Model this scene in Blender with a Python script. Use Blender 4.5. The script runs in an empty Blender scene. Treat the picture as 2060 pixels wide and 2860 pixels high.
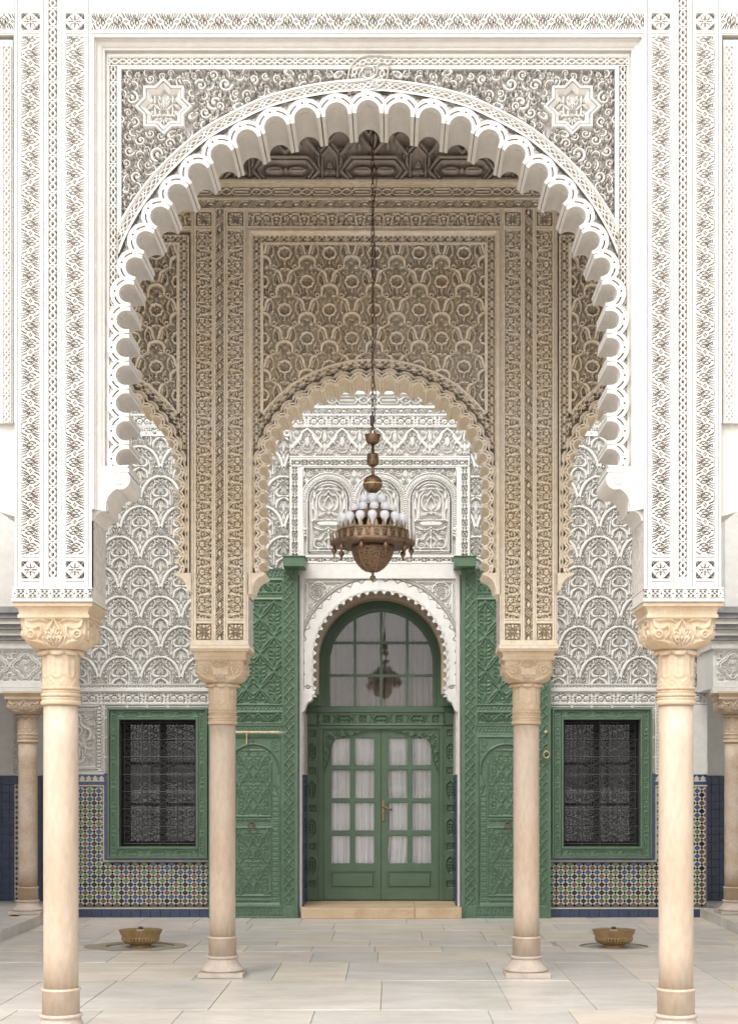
import bpy, math, random
import numpy as np
from mathutils import Vector, Matrix
from mathutils.geometry import tessellate_polygon

# ------------------------------------------------------------------ camera, light
sc = bpy.context.scene
R = math.radians
FPX, PW, PH = 4300.0, 2060.0, 2860.0          # focal length and picture size the survey below is written in
VX, VY, EYE, CX = 1095.0, 2185.0, 1.65, 0.152  # vanishing point, eye height, camera offset from the building axis
cam_d = bpy.data.cameras.new('camera')
cam = bpy.data.objects.new('camera', cam_d)
sc.collection.objects.link(cam)
cam.location = (CX, 0, EYE)
cam.rotation_euler = (R(90), 0, 0)
cam_d.sensor_fit = 'HORIZONTAL'
cam_d.sensor_width = 36.0
cam_d.lens = 36.0 * FPX / PW
cam_d.shift_x = (PW / 2 - VX) / PW
cam_d.shift_y = (VY - PH / 2) / PW
cam_d.clip_start = 0.1
cam_d.clip_end = 2000
sc.camera = cam

SUN_EL, SUN_AZ = 50.0, 203.0     # sun high behind the camera, veiled
w = bpy.data.worlds.new('World')
sc.world = w
w.use_nodes = True
nt = w.node_tree
for n in list(nt.nodes):
    nt.nodes.remove(n)
sky = nt.nodes.new('ShaderNodeTexSky')
sky.sky_type = 'NISHITA'
sky.sun_disc = False
sky.sun_elevation = R(SUN_EL)
sky.sun_rotation = R(SUN_AZ)
sky.air_density = 1.0
sky.dust_density = 3.0
hs = nt.nodes.new('ShaderNodeHueSaturation')
hs.inputs['Saturation'].default_value = 0.12
bg = nt.nodes.new('ShaderNodeBackground')
bg.inputs['Strength'].default_value = 0.15
wo = nt.nodes.new('ShaderNodeOutputWorld')
nt.links.new(sky.outputs[0], hs.inputs['Color'])
nt.links.new(hs.outputs[0], bg.inputs['Color'])
nt.links.new(bg.outputs[0], wo.inputs['Surface'])
sun_d = bpy.data.lights.new('sun', 'SUN')
sun_d.energy = 0.5
sun_d.angle = R(40)
sun_d.color = (1.0, 0.95, 0.88)
sun = bpy.data.objects.new('sun', sun_d)
sc.collection.objects.link(sun)
sun.location = (0, -10, 30)
_a = R(SUN_AZ)
_dir = Vector((-math.sin(_a) * math.cos(R(SUN_EL)), -math.cos(_a) * math.cos(R(SUN_EL)), -math.sin(R(SUN_EL))))
sun.rotation_euler = _dir.to_track_quat('-Z', 'Y').to_euler()
vs = sc.view_settings
vs.view_transform = 'Standard'
vs.look = 'None'
vs.exposure = 1.28
vs.gamma = 1.0
vs.use_curve_mapping = False
try:
    sc.cycles.use_denoising = True
    sc.cycles.denoiser = 'OPENIMAGEDENOISE'
    sc.cycles.denoising_input_passes = 'RGB_ALBEDO_NORMAL'
    sc.cycles.denoising_prefilter = 'ACCURATE'
    sc.cycles.max_bounces = 10
    sc.cycles.diffuse_bounces = 3
    sc.cycles.glossy_bounces = 3
    sc.cycles.transparent_max_bounces = 16
    sc.cycles.caustics_reflective = False
    sc.cycles.caustics_refractive = False
except Exception:
    pass

random.seed(7)
C = sc.collection


# ------------------------------------------------------------------ materials
def mat(name, col, rough=0.8, var=0.0, vscale=3.0, col2=None, metal=0.0, bump=0.0, bscale=40.0, stretch=(1, 1, 1), spec=0.5, fine=0.0, fscale=60.0):
    m = bpy.data.materials.new(name)
    m.use_nodes = True
    n, l = m.node_tree.nodes, m.node_tree.links
    b = n['Principled BSDF']
    b.inputs['Base Color'].default_value = (*col, 1)
    b.inputs['Roughness'].default_value = rough
    b.inputs['Metallic'].default_value = metal
    b.inputs['Specular IOR Level'].default_value = spec
    tc = n.new('ShaderNodeTexCoord')
    mp = n.new('ShaderNodeMapping')
    mp.inputs['Scale'].default_value = stretch
    l.new(tc.outputs['Object'], mp.inputs['Vector'])
    if var > 0 or col2:
        tx = n.new('ShaderNodeTexNoise')
        tx.inputs['Scale'].default_value = vscale
        tx.inputs['Detail'].default_value = 8
        tx.inputs['Roughness'].default_value = 0.62
        l.new(mp.outputs[0], tx.inputs['Vector'])
        rp = n.new('ShaderNodeValToRGB')
        c2 = col2 or tuple(c * (1 - var) for c in col)
        rp.color_ramp.elements[0].position = 0.36
        rp.color_ramp.elements[1].position = 0.64
        rp.color_ramp.elements[0].color = (*c2, 1)
        rp.color_ramp.elements[1].color = (*col, 1)
        l.new(tx.outputs['Fac'], rp.inputs['Fac'])
        out = rp.outputs['Color']
        if fine > 0:
            t2 = n.new('ShaderNodeTexNoise')
            t2.inputs['Scale'].default_value = fscale
            t2.inputs['Detail'].default_value = 4
            l.new(mp.outputs[0], t2.inputs['Vector'])
            r2 = n.new('ShaderNodeMapRange')
            r2.inputs['From Min'].default_value = 0.3
            r2.inputs['From Max'].default_value = 0.7
            r2.inputs['To Min'].default_value = 1 - fine
            r2.inputs['To Max'].default_value = 1 + fine * 0.6
            l.new(t2.outputs['Fac'], r2.inputs['Value'])
            hv = n.new('ShaderNodeHueSaturation')
            l.new(out, hv.inputs['Color'])
            l.new(r2.outputs[0], hv.inputs['Value'])
            out = hv.outputs['Color']
        l.new(out, b.inputs['Base Color'])
    if bump > 0:
        tb = n.new('ShaderNodeTexNoise')
        tb.inputs['Scale'].default_value = bscale
        tb.inputs['Detail'].default_value = 5
        l.new(mp.outputs[0], tb.inputs['Vector'])
        bp = n.new('ShaderNodeBump')
        bp.inputs['Strength'].default_value = bump
        bp.inputs['Distance'].default_value = 0.01
        l.new(tb.outputs['Fac'], bp.inputs['Height'])
        l.new(bp.outputs[0], b.inputs['Normal'])
    return m


PL_F = mat('white_stucco', (0.60, 0.575, 0.54), 0.9, vscale=1.7, col2=(0.555, 0.525, 0.485), bump=0.2, bscale=60, fine=0.05, fscale=18)
PL_M = mat('cream_stucco', (0.83, 0.755, 0.64), 0.9, vscale=1.6, col2=(0.81, 0.69, 0.52), bump=0.2, bscale=50, fine=0.12, fscale=22)
PL_B = mat('chalk_stucco', (0.66, 0.65, 0.625), 0.9, vscale=1.5, col2=(0.60, 0.585, 0.55), bump=0.2, bscale=50, fine=0.06, fscale=16)
PITTED = mat('pitted_stucco', (0.62, 0.58, 0.53), 0.95, var=0.3, vscale=22, bump=0.6, bscale=60)
STONE = mat('sandstone', (0.54, 0.45, 0.36), 0.55, vscale=3.0, col2=(0.45, 0.345, 0.25), bump=0.15, bscale=30, stretch=(1.2, 1.2, 0.42), fine=0.10, fscale=28)
STONE_C = mat('carved_sandstone', (0.56, 0.455, 0.335), 0.8, vscale=5, col2=(0.47, 0.35, 0.225), bump=0.25, bscale=40, fine=0.10, fscale=50)
STONE_G = mat('grey_sandstone', (0.50, 0.43, 0.36), 0.8, vscale=4, col2=(0.42, 0.30, 0.20), bump=0.25, bscale=40, fine=0.15)
STONE_B = mat('base_stone', (0.52, 0.44, 0.37), 0.8, var=0.2, vscale=6, bump=0.3, bscale=40, fine=0.1)
WOOD = mat('aged_cedar', (0.44, 0.385, 0.345), 0.7, vscale=5, col2=(0.34, 0.285, 0.25), bump=0.3, bscale=50)
GREEN = mat('green_paint', (0.084, 0.152, 0.092), 0.36, vscale=4, col2=(0.068, 0.126, 0.074), bump=0.12, bscale=45, fine=0.14, fscale=20)
GREEN_D = mat('door_green_paint', (0.072, 0.125, 0.071), 0.42, vscale=4, col2=(0.057, 0.103, 0.056), bump=0.12, bscale=45, fine=0.06)
IRON = mat('black_iron', (0.04, 0.04, 0.044), 0.5, bump=0.1)
BRASS = mat('old_brass', (0.19, 0.122, 0.078), 0.42, vscale=18, col2=(0.11, 0.066, 0.042), metal=0.75, bump=0.15, bscale=80)
BRASS_M = mat('dull_brass', (0.27, 0.19, 0.118), 0.48, vscale=18, col2=(0.18, 0.12, 0.072), metal=0.6)
BRASS_L = mat('pale_brass', (0.62, 0.47, 0.26), 0.45, var=0.3, vscale=20, metal=0.5)
BONE = mat('worn_gilt', (0.62, 0.52, 0.34), 0.55, var=0.35, vscale=30)
BASIN = mat('ochre_marble', (0.34, 0.225, 0.105), 0.4, vscale=9, col2=(0.22, 0.135, 0.056), bump=0.2, bscale=30, fine=0.2, fscale=40)
WET = mat('wet_stone', (0.20, 0.155, 0.105), 0.35, var=0.35, vscale=9, bump=0.2)
T_BLUE = mat('blue_glaze', (0.035, 0.075, 0.19), 0.22, var=0.35, vscale=14)
T_NAVY = mat('navy_glaze', (0.030, 0.048, 0.105), 0.25, var=0.35, vscale=9)
T_GREEN = mat('green_glaze', (0.085, 0.17, 0.075), 0.22, var=0.3, vscale=14)
T_BLACK = mat('black_glaze', (0.010, 0.010, 0.012), 0.2)
T_BROWN = mat('brown_glaze', (0.14, 0.072, 0.055), 0.22, var=0.35, vscale=14)
T_WHITE = mat('ivory_glaze', (0.50, 0.47, 0.39), 0.3, var=0.12, vscale=12)
GROUT = mat('grey_grout', (0.12, 0.11, 0.10), 0.9)
CURT = mat('white_voile', (0.90, 0.89, 0.88), 0.95, var=0.06, vscale=4)
CURT_D = mat('taupe_curtain', (0.17, 0.135, 0.115), 0.95, var=0.1, vscale=4)
CURT_G = mat('grey_net_curtain', (0.13, 0.125, 0.13), 0.95, var=0.1, vscale=4)
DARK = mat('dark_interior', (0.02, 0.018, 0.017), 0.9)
ROOFT = mat('grey_roof_tile', (0.30, 0.30, 0.31), 0.8, var=0.3, vscale=8)
EARTH = mat('joint_mortar', (0.44, 0.40, 0.345), 0.95, var=0.3, vscale=6)
SLABS = [mat('flagstone', c, 0.38, vscale=1.7, col2=tuple(v * f for v, f in zip(c, (0.80, 0.78, 0.75))), bump=0.14, bscale=9, stretch=(1, 2.2, 1), fine=0.09, fscale=14)
         for c in ((0.66, 0.615, 0.56), (0.70, 0.64, 0.575), (0.63, 0.595, 0.555), (0.72, 0.645, 0.555), (0.64, 0.60, 0.56), (0.70, 0.615, 0.56), (0.60, 0.57, 0.535))]
STEPM = mat('step_sandstone', (0.56, 0.43, 0.29), 0.7, vscale=4, col2=(0.46, 0.33, 0.2), bump=0.2, bscale=20, fine=0.1)


def glass_mat(name, tint=(0.9, 0.92, 0.92), boost=1.5):
    m = bpy.data.materials.new(name)
    m.use_nodes = True
    n, l = m.node_tree.nodes, m.node_tree.links
    n.remove(n['Principled BSDF'])
    o = n['Material Output']
    tr = n.new('ShaderNodeBsdfTransparent')
    tr.inputs['Color'].default_value = (*tint, 1)
    gl = n.new('ShaderNodeBsdfGlossy')
    gl.inputs['Roughness'].default_value = 0.015
    tx = n.new('ShaderNodeTexNoise')
    tx.inputs['Scale'].default_value = 2.5
    tcn = n.new('ShaderNodeTexCoord')
    l.new(tcn.outputs['Object'], tx.inputs['Vector'])
    bp = n.new('ShaderNodeBump')
    bp.inputs['Strength'].default_value = 0.12
    bp.inputs['Distance'].default_value = 0.02
    l.new(tx.outputs['Fac'], bp.inputs['Height'])
    l.new(bp.outputs[0], gl.inputs['Normal'])
    fr = n.new('ShaderNodeFresnel')
    fr.inputs['IOR'].default_value = boost
    mx = n.new('ShaderNodeMixShader')
    l.new(fr.outputs[0], mx.inputs[0])
    l.new(tr.outputs[0], mx.inputs[1])
    l.new(gl.outputs[0], mx.inputs[2])
    l.new(mx.outputs[0], o.inputs['Surface'])
    return m


GLASS = glass_mat('window_glass', (1.0, 1.0, 1.0), boost=1.48)


def bulb_mat():
    m = bpy.data.materials.new('frosted_bulb_glass')
    m.use_nodes = True
    n, l = m.node_tree.nodes, m.node_tree.links
    b = n['Principled BSDF']
    b.inputs['Base Color'].default_value = (0.93, 0.94, 0.97, 1)
    b.inputs['Roughness'].default_value = 0.12
    o = n['Material Output']
    tl = n.new('ShaderNodeBsdfTranslucent')
    tl.inputs['Color'].default_value = (0.86, 0.88, 0.93, 1)
    tr = n.new('ShaderNodeBsdfTransparent')
    m1 = n.new('ShaderNodeMixShader')
    m1.inputs[0].default_value = 0.4
    m2 = n.new('ShaderNodeMixShader')
    m2.inputs[0].default_value = 0.34
    l.new(b.outputs[0], m1.inputs[1])
    l.new(tl.outputs[0], m1.inputs[2])
    l.new(m1.outputs[0], m2.inputs[1])
    l.new(tr.outputs[0], m2.inputs[2])
    l.new(m2.outputs[0], o.inputs['Surface'])
    return m


BULB = bulb_mat()


def pierced_mat(name, col, scale):
    m = mat(name, col, 0.5, metal=0.6)
    n, l = m.node_tree.nodes, m.node_tree.links
    b = n['Principled BSDF']
    tc = n.new('ShaderNodeTexCoord')
    vo = n.new('ShaderNodeTexVoronoi')
    vo.inputs['Scale'].default_value = scale
    l.new(tc.outputs['Object'], vo.inputs['Vector'])
    rp = n.new('ShaderNodeValToRGB')
    rp.color_ramp.elements[0].position = 0.30
    rp.color_ramp.elements[1].position = 0.38
    rp.color_ramp.elements[0].color = (0.012, 0.008, 0.006, 1)  # dark of the openings put into the colour as spots
    rp.color_ramp.elements[1].color = (*col, 1)
    l.new(vo.outputs['Distance'], rp.inputs['Fac'])
    l.new(rp.outputs[0], b.inputs['Base Color'])
    return m


PIERCED = pierced_mat('pierced_brass', (0.175, 0.108, 0.064), 75)


# ------------------------------------------------------------------ scene graph
def empty(name, loc=(0, 0, 0), label=None, cat=None, group=None, kind=None):
    o = bpy.data.objects.new(name, None)
    o.empty_display_size = 0.1
    C.objects.link(o)
    o.location = loc
    props(o, label, cat, group, kind or 'thing')
    return o


def props(o, label=None, cat=None, group=None, kind=None):
    if label: o['label'] = label
    if cat: o['category'] = cat
    if group: o['group'] = group
    if kind: o['kind'] = kind
    return o


def obj(name, me, m, parent=None, world=True):
    """link a mesh as one object; with world=True its vertices are world coordinates even under a moved parent"""
    if m is not None and not me.materials:
        me.materials.append(m)
    o = bpy.data.objects.new(name, me)
    C.objects.link(o)
    if parent is not None:
        o.parent = parent
        if world:
            o.matrix_parent_inverse = Matrix.Translation(-root_loc(parent))
    return o


def root_loc(o):
    return o.location.copy() if o.parent is None else Vector((0, 0, 0))


def dup(o, parent=None, loc=None, name=None, mirror=False):
    c = o.copy()
    C.objects.link(c)
    if parent is not None: c.parent = parent
    if loc is not None: c.location = loc
    if mirror: c.scale = (-o.scale[0], o.scale[1], o.scale[2])
    return c


def copy_thing(root, loc, label=None, scale=None, mirror=False):
    r = root.copy()
    C.objects.link(r)
    r.location = loc
    if scale: r.scale = scale
    if mirror: r.scale = (-r.scale[0], r.scale[1], r.scale[2])
    if label: r['label'] = label
    for ch in list(root.children):
        c = ch.copy()
        C.objects.link(c)
        c.parent = r
        for g in list(ch.children):
            d = g.copy()
            C.objects.link(d)
            d.parent = c
    return r


class Pl:
    """a facade plane square to the axis at distance d: survey units -> metres"""
    def __init__(s, d): s.d, s.s = d, d / FPX
    def X(s, x): return CX + (x - VX) * s.s
    def Z(s, y): return EYE - (y - VY) * s.s
    def at(s, x, y, dy=0): return (s.X(x), s.d + dy, s.Z(y))


F, M, B, D = Pl(9.59), Pl(12.9), Pl(18.77), Pl(19.7)
XF, XM, XB = 1027.0, 1044.0, 1060.0     # where the building axis falls in each plane


class MB:
    def __init__(s): s.v, s.f = [], []
    def add(s, vs, fs):
        k = len(s.v)
        s.v += [tuple(p) for p in vs]
        s.f += [tuple(i + k for i in f) for f in fs]
        return s
    def box(s, x0, x1, y0, y1, z0, z1):
        x0, x1 = min(x0, x1), max(x0, x1); y0, y1 = min(y0, y1), max(y0, y1); z0, z1 = min(z0, z1), max(z0, z1)
        return s.add([(x0, y0, z0), (x1, y0, z0), (x1, y1, z0), (x0, y1, z0), (x0, y0, z1), (x1, y0, z1), (x1, y1, z1), (x0, y1, z1)],
                     [(0, 3, 2, 1), (4, 5, 6, 7), (0, 1, 5, 4), (1, 2, 6, 5), (2, 3, 7, 6), (3, 0, 4, 7)])
    def bbox(s, x0, x1, y0, y1, z0, z1, b):
        """box whose front (low y) edges are bevelled by b"""
        x0, x1 = min(x0, x1), max(x0, x1); z0, z1 = min(z0, z1), max(z0, z1)
        return s.add([(x0, y1, z0), (x1, y1, z0), (x1, y1, z1), (x0, y1, z1), (x0, y0 + b, z0), (x1, y0 + b, z0), (x1, y0 + b, z1), (x0, y0 + b, z1),
                      (x0 + b, y0, z0 + b), (x1 - b, y0, z0 + b), (x1 - b, y0, z1 - b), (x0 + b, y0, z1 - b)],
                     [(3, 2, 1, 0), (0, 1, 5, 4), (1, 2, 6, 5), (2, 3, 7, 6), (3, 0, 4, 7), (4, 5, 9, 8), (5, 6, 10, 9), (6, 7, 11, 10), (7, 4, 8, 11), (8, 9, 10, 11)])
    def pbox(s, pl, x0, x1, y0, y1, f, b, bev=0):
        if bev: return s.bbox(pl.X(x0), pl.X(x1), f, b, pl.Z(y0), pl.Z(y1), bev)
        return s.box(pl.X(x0), pl.X(x1), f, b, pl.Z(y0), pl.Z(y1))
    def prism(s, loops, y0, y1, hole=None):
        """loops: outer + holes as (X, Z) lists; front at y0, back at y1; holes are recesses of depth `hole` (or go through)"""
        L = [[Vector((a, b, 0)) for a, b in lp] for lp in loops]
        tri = tessellate_polygon(L)
        flat = [p for lp in L for p in lp]
        n = len(flat)
        k = len(s.v)
        s.v += [(p.x, y0, p.y) for p in flat]
        s.f += [tuple(k + i for i in t) for t in tri]
        if hole is None:
            s.v += [(p.x, y1, p.y) for p in flat]
            s.f += [tuple(k + n + i for i in t) for t in tri]
        else:
            t0 = tessellate_polygon([L[0]])
            s.v += [(p.x, y1, p.y) for p in L[0]]
            s.f += [tuple(k + n + i for i in t) for t in t0]
        i0 = 0
        for q, lp in enumerate(L):
            m_ = len(lp)
            if q == 0 or hole is None:
                for i in range(m_):
                    j = (i + 1) % m_
                    s.f.append((k + i0 + i, k + i0 + j, k + n + i0 + j, k + n + i0 + i))
            else:
                kk = len(s.v)
                s.v += [(p.x, y0 + hole, p.y) for p in lp]
                for i in range(m_):
                    j = (i + 1) % m_
                    s.f.append((k + i0 + i, k + i0 + j, kk + j, kk + i))
                s.f += [tuple(kk + i for i in t) for t in tessellate_polygon([lp])]
            i0 += m_
        return s
    def lathe(s, prof, c=(0, 0, 0), seg=32, cap=True):
        k = len(s.v)
        for r, z in prof:
            for i in range(seg):
                a = 2 * math.pi * i / seg
                s.v.append((c[0] + r * math.cos(a), c[1] + r * math.sin(a), c[2] + z))
        for j in range(len(prof) - 1):
            for i in range(seg):
                i2 = (i + 1) % seg
                s.f.append((k + j * seg + i, k + j * seg + i2, k + (j + 1) * seg + i2, k + (j + 1) * seg + i))
        if cap:
            s.f.append(tuple(k + i for i in reversed(range(seg))))
            s.f.append(tuple(k + (len(prof) - 1) * seg + i for i in range(seg)))
        return s
    def tube(s, pts, r, seg=6, closed=False):
        P = [Vector(p) for p in pts]
        n = len(P)
        k = len(s.v)
        up = None
        for i, p in enumerate(P):
            a = P[(i - 1) % n] if (closed or i > 0) else p
            b = P[(i + 1) % n] if (closed or i < n - 1) else p
            t = (b - a).normalized()
            if up is None:
                up = Vector((0, 1, 0)) if abs(t.y) < 0.9 else Vector((1, 0, 0))
            u = (up - t * up.dot(t)).normalized()
            v = t.cross(u)
            up = u
            rr = r[i] if isinstance(r, (list, tuple)) else r
            for q in range(seg):
                an = 2 * math.pi * q / seg
                s.v.append(tuple(p + (u * math.cos(an) + v * math.sin(an)) * rr))
        for i in range(n if closed else n - 1):
            i2 = (i + 1) % n
            for q in range(seg):
                q2 = (q + 1) % seg
                s.f.append((k + i * seg + q, k + i * seg + q2, k + i2 * seg + q2, k + i2 * seg + q))
        if not closed:
            s.f.append(tuple(k + q for q in reversed(range(seg))))
            s.f.append(tuple(k + (n - 1) * seg + q for q in range(seg)))
        return s
    def mesh(s, name, m=None, smooth=False):
        me = bpy.data.meshes.new(name)
        me.from_pydata(s.v, [], s.f)
        if m is not None: me.materials.append(m)
        if smooth: me.polygons.foreach_set('use_smooth', [True] * len(me.polygons))
        me.update()
        return me
    def build(s, name, m, parent=None, smooth=False, world=True):
        return obj(name, s.mesh(name, m, smooth), m, parent, world)


def frame_sweep(mb, pl, x0, y0, x1, yb, prof, bottom=False):
    """mould a profile [(inset, Y)] round the left, top and right (and bottom) of a rectangle"""
    for (i1, a), (i2, b) in zip(prof, prof[1:]):
        def P(x, y, Y): return (pl.X(x), Y, pl.Z(y))
        y1, y2 = (yb - i1, yb - i2) if bottom else (yb, yb)
        mb.add([P(x0 + i1, y1, a), P(x0 + i2, y2, b), P(x0 + i2, y0 + i2, b), P(x0 + i1, y0 + i1, a)], [(0, 1, 2, 3)])
        mb.add([P(x0 + i1, y0 + i1, a), P(x0 + i2, y0 + i2, b), P(x1 - i2, y0 + i2, b), P(x1 - i1, y0 + i1, a)], [(0, 1, 2, 3)])
        mb.add([P(x1 - i1, y0 + i1, a), P(x1 - i2, y0 + i2, b), P(x1 - i2, y2, b), P(x1 - i1, y1, a)], [(0, 1, 2, 3)])
        if bottom:
            mb.add([P(x0 + i1, y1, a), P(x1 - i1, y1, a), P(x1 - i2, y2, b), P(x0 + i2, y2, b)], [(0, 1, 2, 3)])
    return mb


# ------------------------------------------------------------------ carving: height fields drawn stroke by stroke
def sp(pts, n=6, closed=False):
    """Catmull-Rom through points"""
    P = [np.array(p, float) for p in pts]
    N = len(P)
    out = []
    for i in range(N if closed else N - 1):
        p1, p2 = P[i], P[(i + 1) % N]
        p0 = P[i - 1] if (i > 0 or closed) else 2 * p1 - p2
        p3 = P[(i + 2) % N] if (closed or i + 2 < N) else 2 * p2 - p1
        for k in range(n):
            t = k / n
            out.append(0.5 * ((2 * p1) + (-p0 + p2) * t + (2 * p0 - 5 * p1 + 4 * p2 - p3) * t * t + (-p0 + 3 * p1 - 3 * p2 + p3) * t ** 3))
    out.append(P[0] if closed else P[-1])
    return [tuple(p) for p in out]


def arc(c, r, a0, a1, n=12):
    return [(c[0] + r * math.cos(R(a0 + (a1 - a0) * i / n)), c[1] + r * math.sin(R(a0 + (a1 - a0) * i / n))) for i in range(n + 1)]


def spiral(c, r0, r1, a0, turns, n=26):
    return [(c[0] + (r0 + (r1 - r0) * i / n) * math.cos(R(a0) + turns * 2 * math.pi * i / n),
             c[1] + (r0 + (r1 - r0) * i / n) * math.sin(R(a0) + turns * 2 * math.pi * i / n)) for i in range(n + 1)]


class Cv:
    """height field, x right, y down; 0 = cut ground, 1 = face"""
    def __init__(s, w, h, c, bgv=0.0, wx=False, wy=False, mir=False):
        s.w, s.h = w, h
        nx, ny = max(2, int(round(w / c)) + 1), max(2, int(round(h / c)) + 1)
        s.xs, s.ys = np.linspace(0, w, nx), np.linspace(0, h, ny)
        s.c = max(s.xs[1], s.ys[1])
        s.H = np.full((ny, nx), float(bgv))
        s.wx, s.wy, s.mir = wx, wy, mir
        s.soft = 0.4
        s.gap = 0.9
        s.ol = 0.0
        s.wk = 1.0
        s.T = (0.0, 0.0, 1.0)
    def tr(s, ox, oy, k):
        s.T = (ox, oy, k)
        return s
    def _vars(s, pts):
        ox, oy, k = s.T
        P = (np.array(pts, float) - (ox, oy)) / k
        L = [P]
        if s.mir:
            Q = P.copy(); Q[:, 0] = s.w - Q[:, 0]; L.append(Q)
        for P in L:
            for dx in ((-s.w, 0, s.w) if s.wx else (0,)):
                for dy in ((-s.h, 0, s.h) if s.wy else (0,)):
                    yield P + (dx, dy)
    def _win(s, P, pad):
        x0, y0 = P.min(0) - pad; x1, y1 = P.max(0) + pad
        i0, i1 = np.searchsorted(s.xs, x0), np.searchsorted(s.xs, x1, 'right')
        j0, j1 = np.searchsorted(s.ys, y0), np.searchsorted(s.ys, y1, 'right')
        if i0 >= i1 or j0 >= j1: return None
        return slice(j0, j1), slice(i0, i1)
    def _put(s, win, de, h, rnd, hwm, cut):
        a = np.clip(0.5 - de / (0.7 * s.c), 0, 1)
        H = s.H[win]
        if cut:
            s.H[win] = np.where(H > h, H * (1 - a) + h * a, H)
        else:
            if rnd: h = h * (1 - s.soft * rnd * (1 - np.clip(-de / hwm, 0, 1)) ** 2)
            s.H[win] = np.maximum(H, h * a + np.minimum(H, h) * (1 - a))
    def stroke(s, pts, hw, h=1.0, rnd=0.0, cut=False):
        k = s.T[2]
        n = len(pts)
        hw = np.array(hw, float) / k if not np.isscalar(hw) else np.full(n, hw / k)
        if len(hw) != n: hw = np.interp(np.linspace(0, 1, n), np.linspace(0, 1, len(hw)), hw)
        if not cut: hw = hw * s.wk
        hwm = hw.max()
        if s.ol and not cut:
            o_, s.ol = s.ol, 0.0
            s.stroke(pts, (hw + o_) * k, 0.0, cut=True)
            s.ol = o_
        for P in s._vars(pts):
            win = s._win(P, hwm + s.c)
            if win is None: continue
            gx, gy = np.meshgrid(s.xs[win[1]], s.ys[win[0]])
            de = np.full(gx.shape, 1e9)
            if n == 1:
                de = np.hypot(gx - P[0, 0], gy - P[0, 1]) - hw[0]
            for a, b, ra, rb in zip(P[:-1], P[1:], hw[:-1], hw[1:]):
                d = b - a
                L2 = d @ d
                t = np.clip(((gx - a[0]) * d[0] + (gy - a[1]) * d[1]) / L2, 0, 1) if L2 > 0 else 0 * gx
                de = np.minimum(de, np.hypot(gx - a[0] - t * d[0], gy - a[1] - t * d[1]) - (ra + (rb - ra) * t))
            s._put(win, de, h, rnd, hwm, cut)
        return s
    def cut(s, pts, hw, h=0.0): return s.stroke(pts, hw, h, cut=True)
    def dot(s, c, r, h=1.0, rnd=0.0, cut=False): return s.stroke([c], r, h, rnd, cut)
    def ring(s, c, r, hw, h=1.0, rnd=0): return s.stroke(arc(c, r, 0, 360, 28), hw, h, rnd)
    def poly(s, pts, h=1.0, cut=False, rnd=0.0):
        for P in s._vars(pts):
            win = s._win(P, s.c)
            if win is None: continue
            gx, gy = np.meshgrid(s.xs[win[1]], s.ys[win[0]])
            ins = np.zeros(gx.shape, bool)
            de = np.full(gx.shape, 1e9)
            for a, b in zip(P, np.roll(P, -1, 0)):
                d = b - a
                L2 = d @ d
                if L2 == 0: continue
                t = np.clip(((gx - a[0]) * d[0] + (gy - a[1]) * d[1]) / L2, 0, 1)
                de = np.minimum(de, np.hypot(gx - a[0] - t * d[0], gy - a[1] - t * d[1]))
                if a[1] != b[1]:
                    ins ^= ((a[1] > gy) != (b[1] > gy)) & (gx < (b[0] - a[0]) * (gy - a[1]) / (b[1] - a[1]) + a[0])
            s._put(win, np.where(ins, -de, de), h, rnd, max(s.c, float(np.ptp(P[:, 0])) / 3), cut)
        return s
    def leaf(s, a, b, wd, bend=0.0, h=0.9, rnd=0.5, vein=True, gap=True):
        h = 0.7 + 0.3 * h
        a, b = np.array(a, float), np.array(b, float)
        d = b - a
        nrm = np.array((-d[1], d[0]))
        pts = [tuple(a + d * t + nrm * bend * 4 * t * (1 - t)) for t in np.linspace(0, 1, 9)]
        if gap:
            s.cut(pts, [max(0.3, wd * math.sin(math.pi * t ** 0.75) ** 0.8) + s.gap * s.T[2] for t in np.linspace(0.03, 0.97, 9)])
        s.stroke(pts, [max(0.3, wd * math.sin(math.pi * t ** 0.75) ** 0.8) for t in np.linspace(0.03, 0.97, 9)], h, rnd)
        if vein: s.cut(pts[1:7], max(s.c * s.T[2] * 0.42, wd * 0.12), h * (1 - 0.9 * s.soft))
        return s
    def fan(s, c, r, a0, a1, n, wd, h=0.85, r0=0.0):
        for i in range(n):
            a = R(a0 + (a1 - a0) * i / max(1, n - 1))
            s.leaf((c[0] + r0 * math.cos(a), c[1] + r0 * math.sin(a)), (c[0] + r * math.cos(a), c[1] + r * math.sin(a)), wd, 0, h, 0.5, False)
        return s
    def curl(s, c, r, a0, sgn=1, hw=None, h=1.0, leaves=5):
        """acanthus scroll: a stem that winds into an eye, with lobes on its back"""
        hw = hw or r * 0.2
        for i in range(leaves):
            a = R(a0 + sgn * (20 + 230 * i / leaves))
            p = (c[0] + r * 0.7 * math.cos(a), c[1] + r * 0.7 * math.sin(a))
            a2 = a + sgn * 0.55
            s.leaf(p, (c[0] + r * 1.42 * math.cos(a2), c[1] + r * 1.42 * math.sin(a2)), r * 0.24, 0.15 * sgn, h * 0.95, 0.4, True)
        s.cut(spiral(c, r, r * 0.12, a0, 1.35 * sgn), hw * 1.1 + s.gap * 1.2 * s.T[2])
        s.stroke(spiral(c, r, r * 0.12, a0, 1.35 * sgn), [hw * 1.15, hw, hw * 0.9, hw * 0.8], h, 0.35)
        s.dot(c, hw * 1.2, h, 0.4)
        return s
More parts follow.
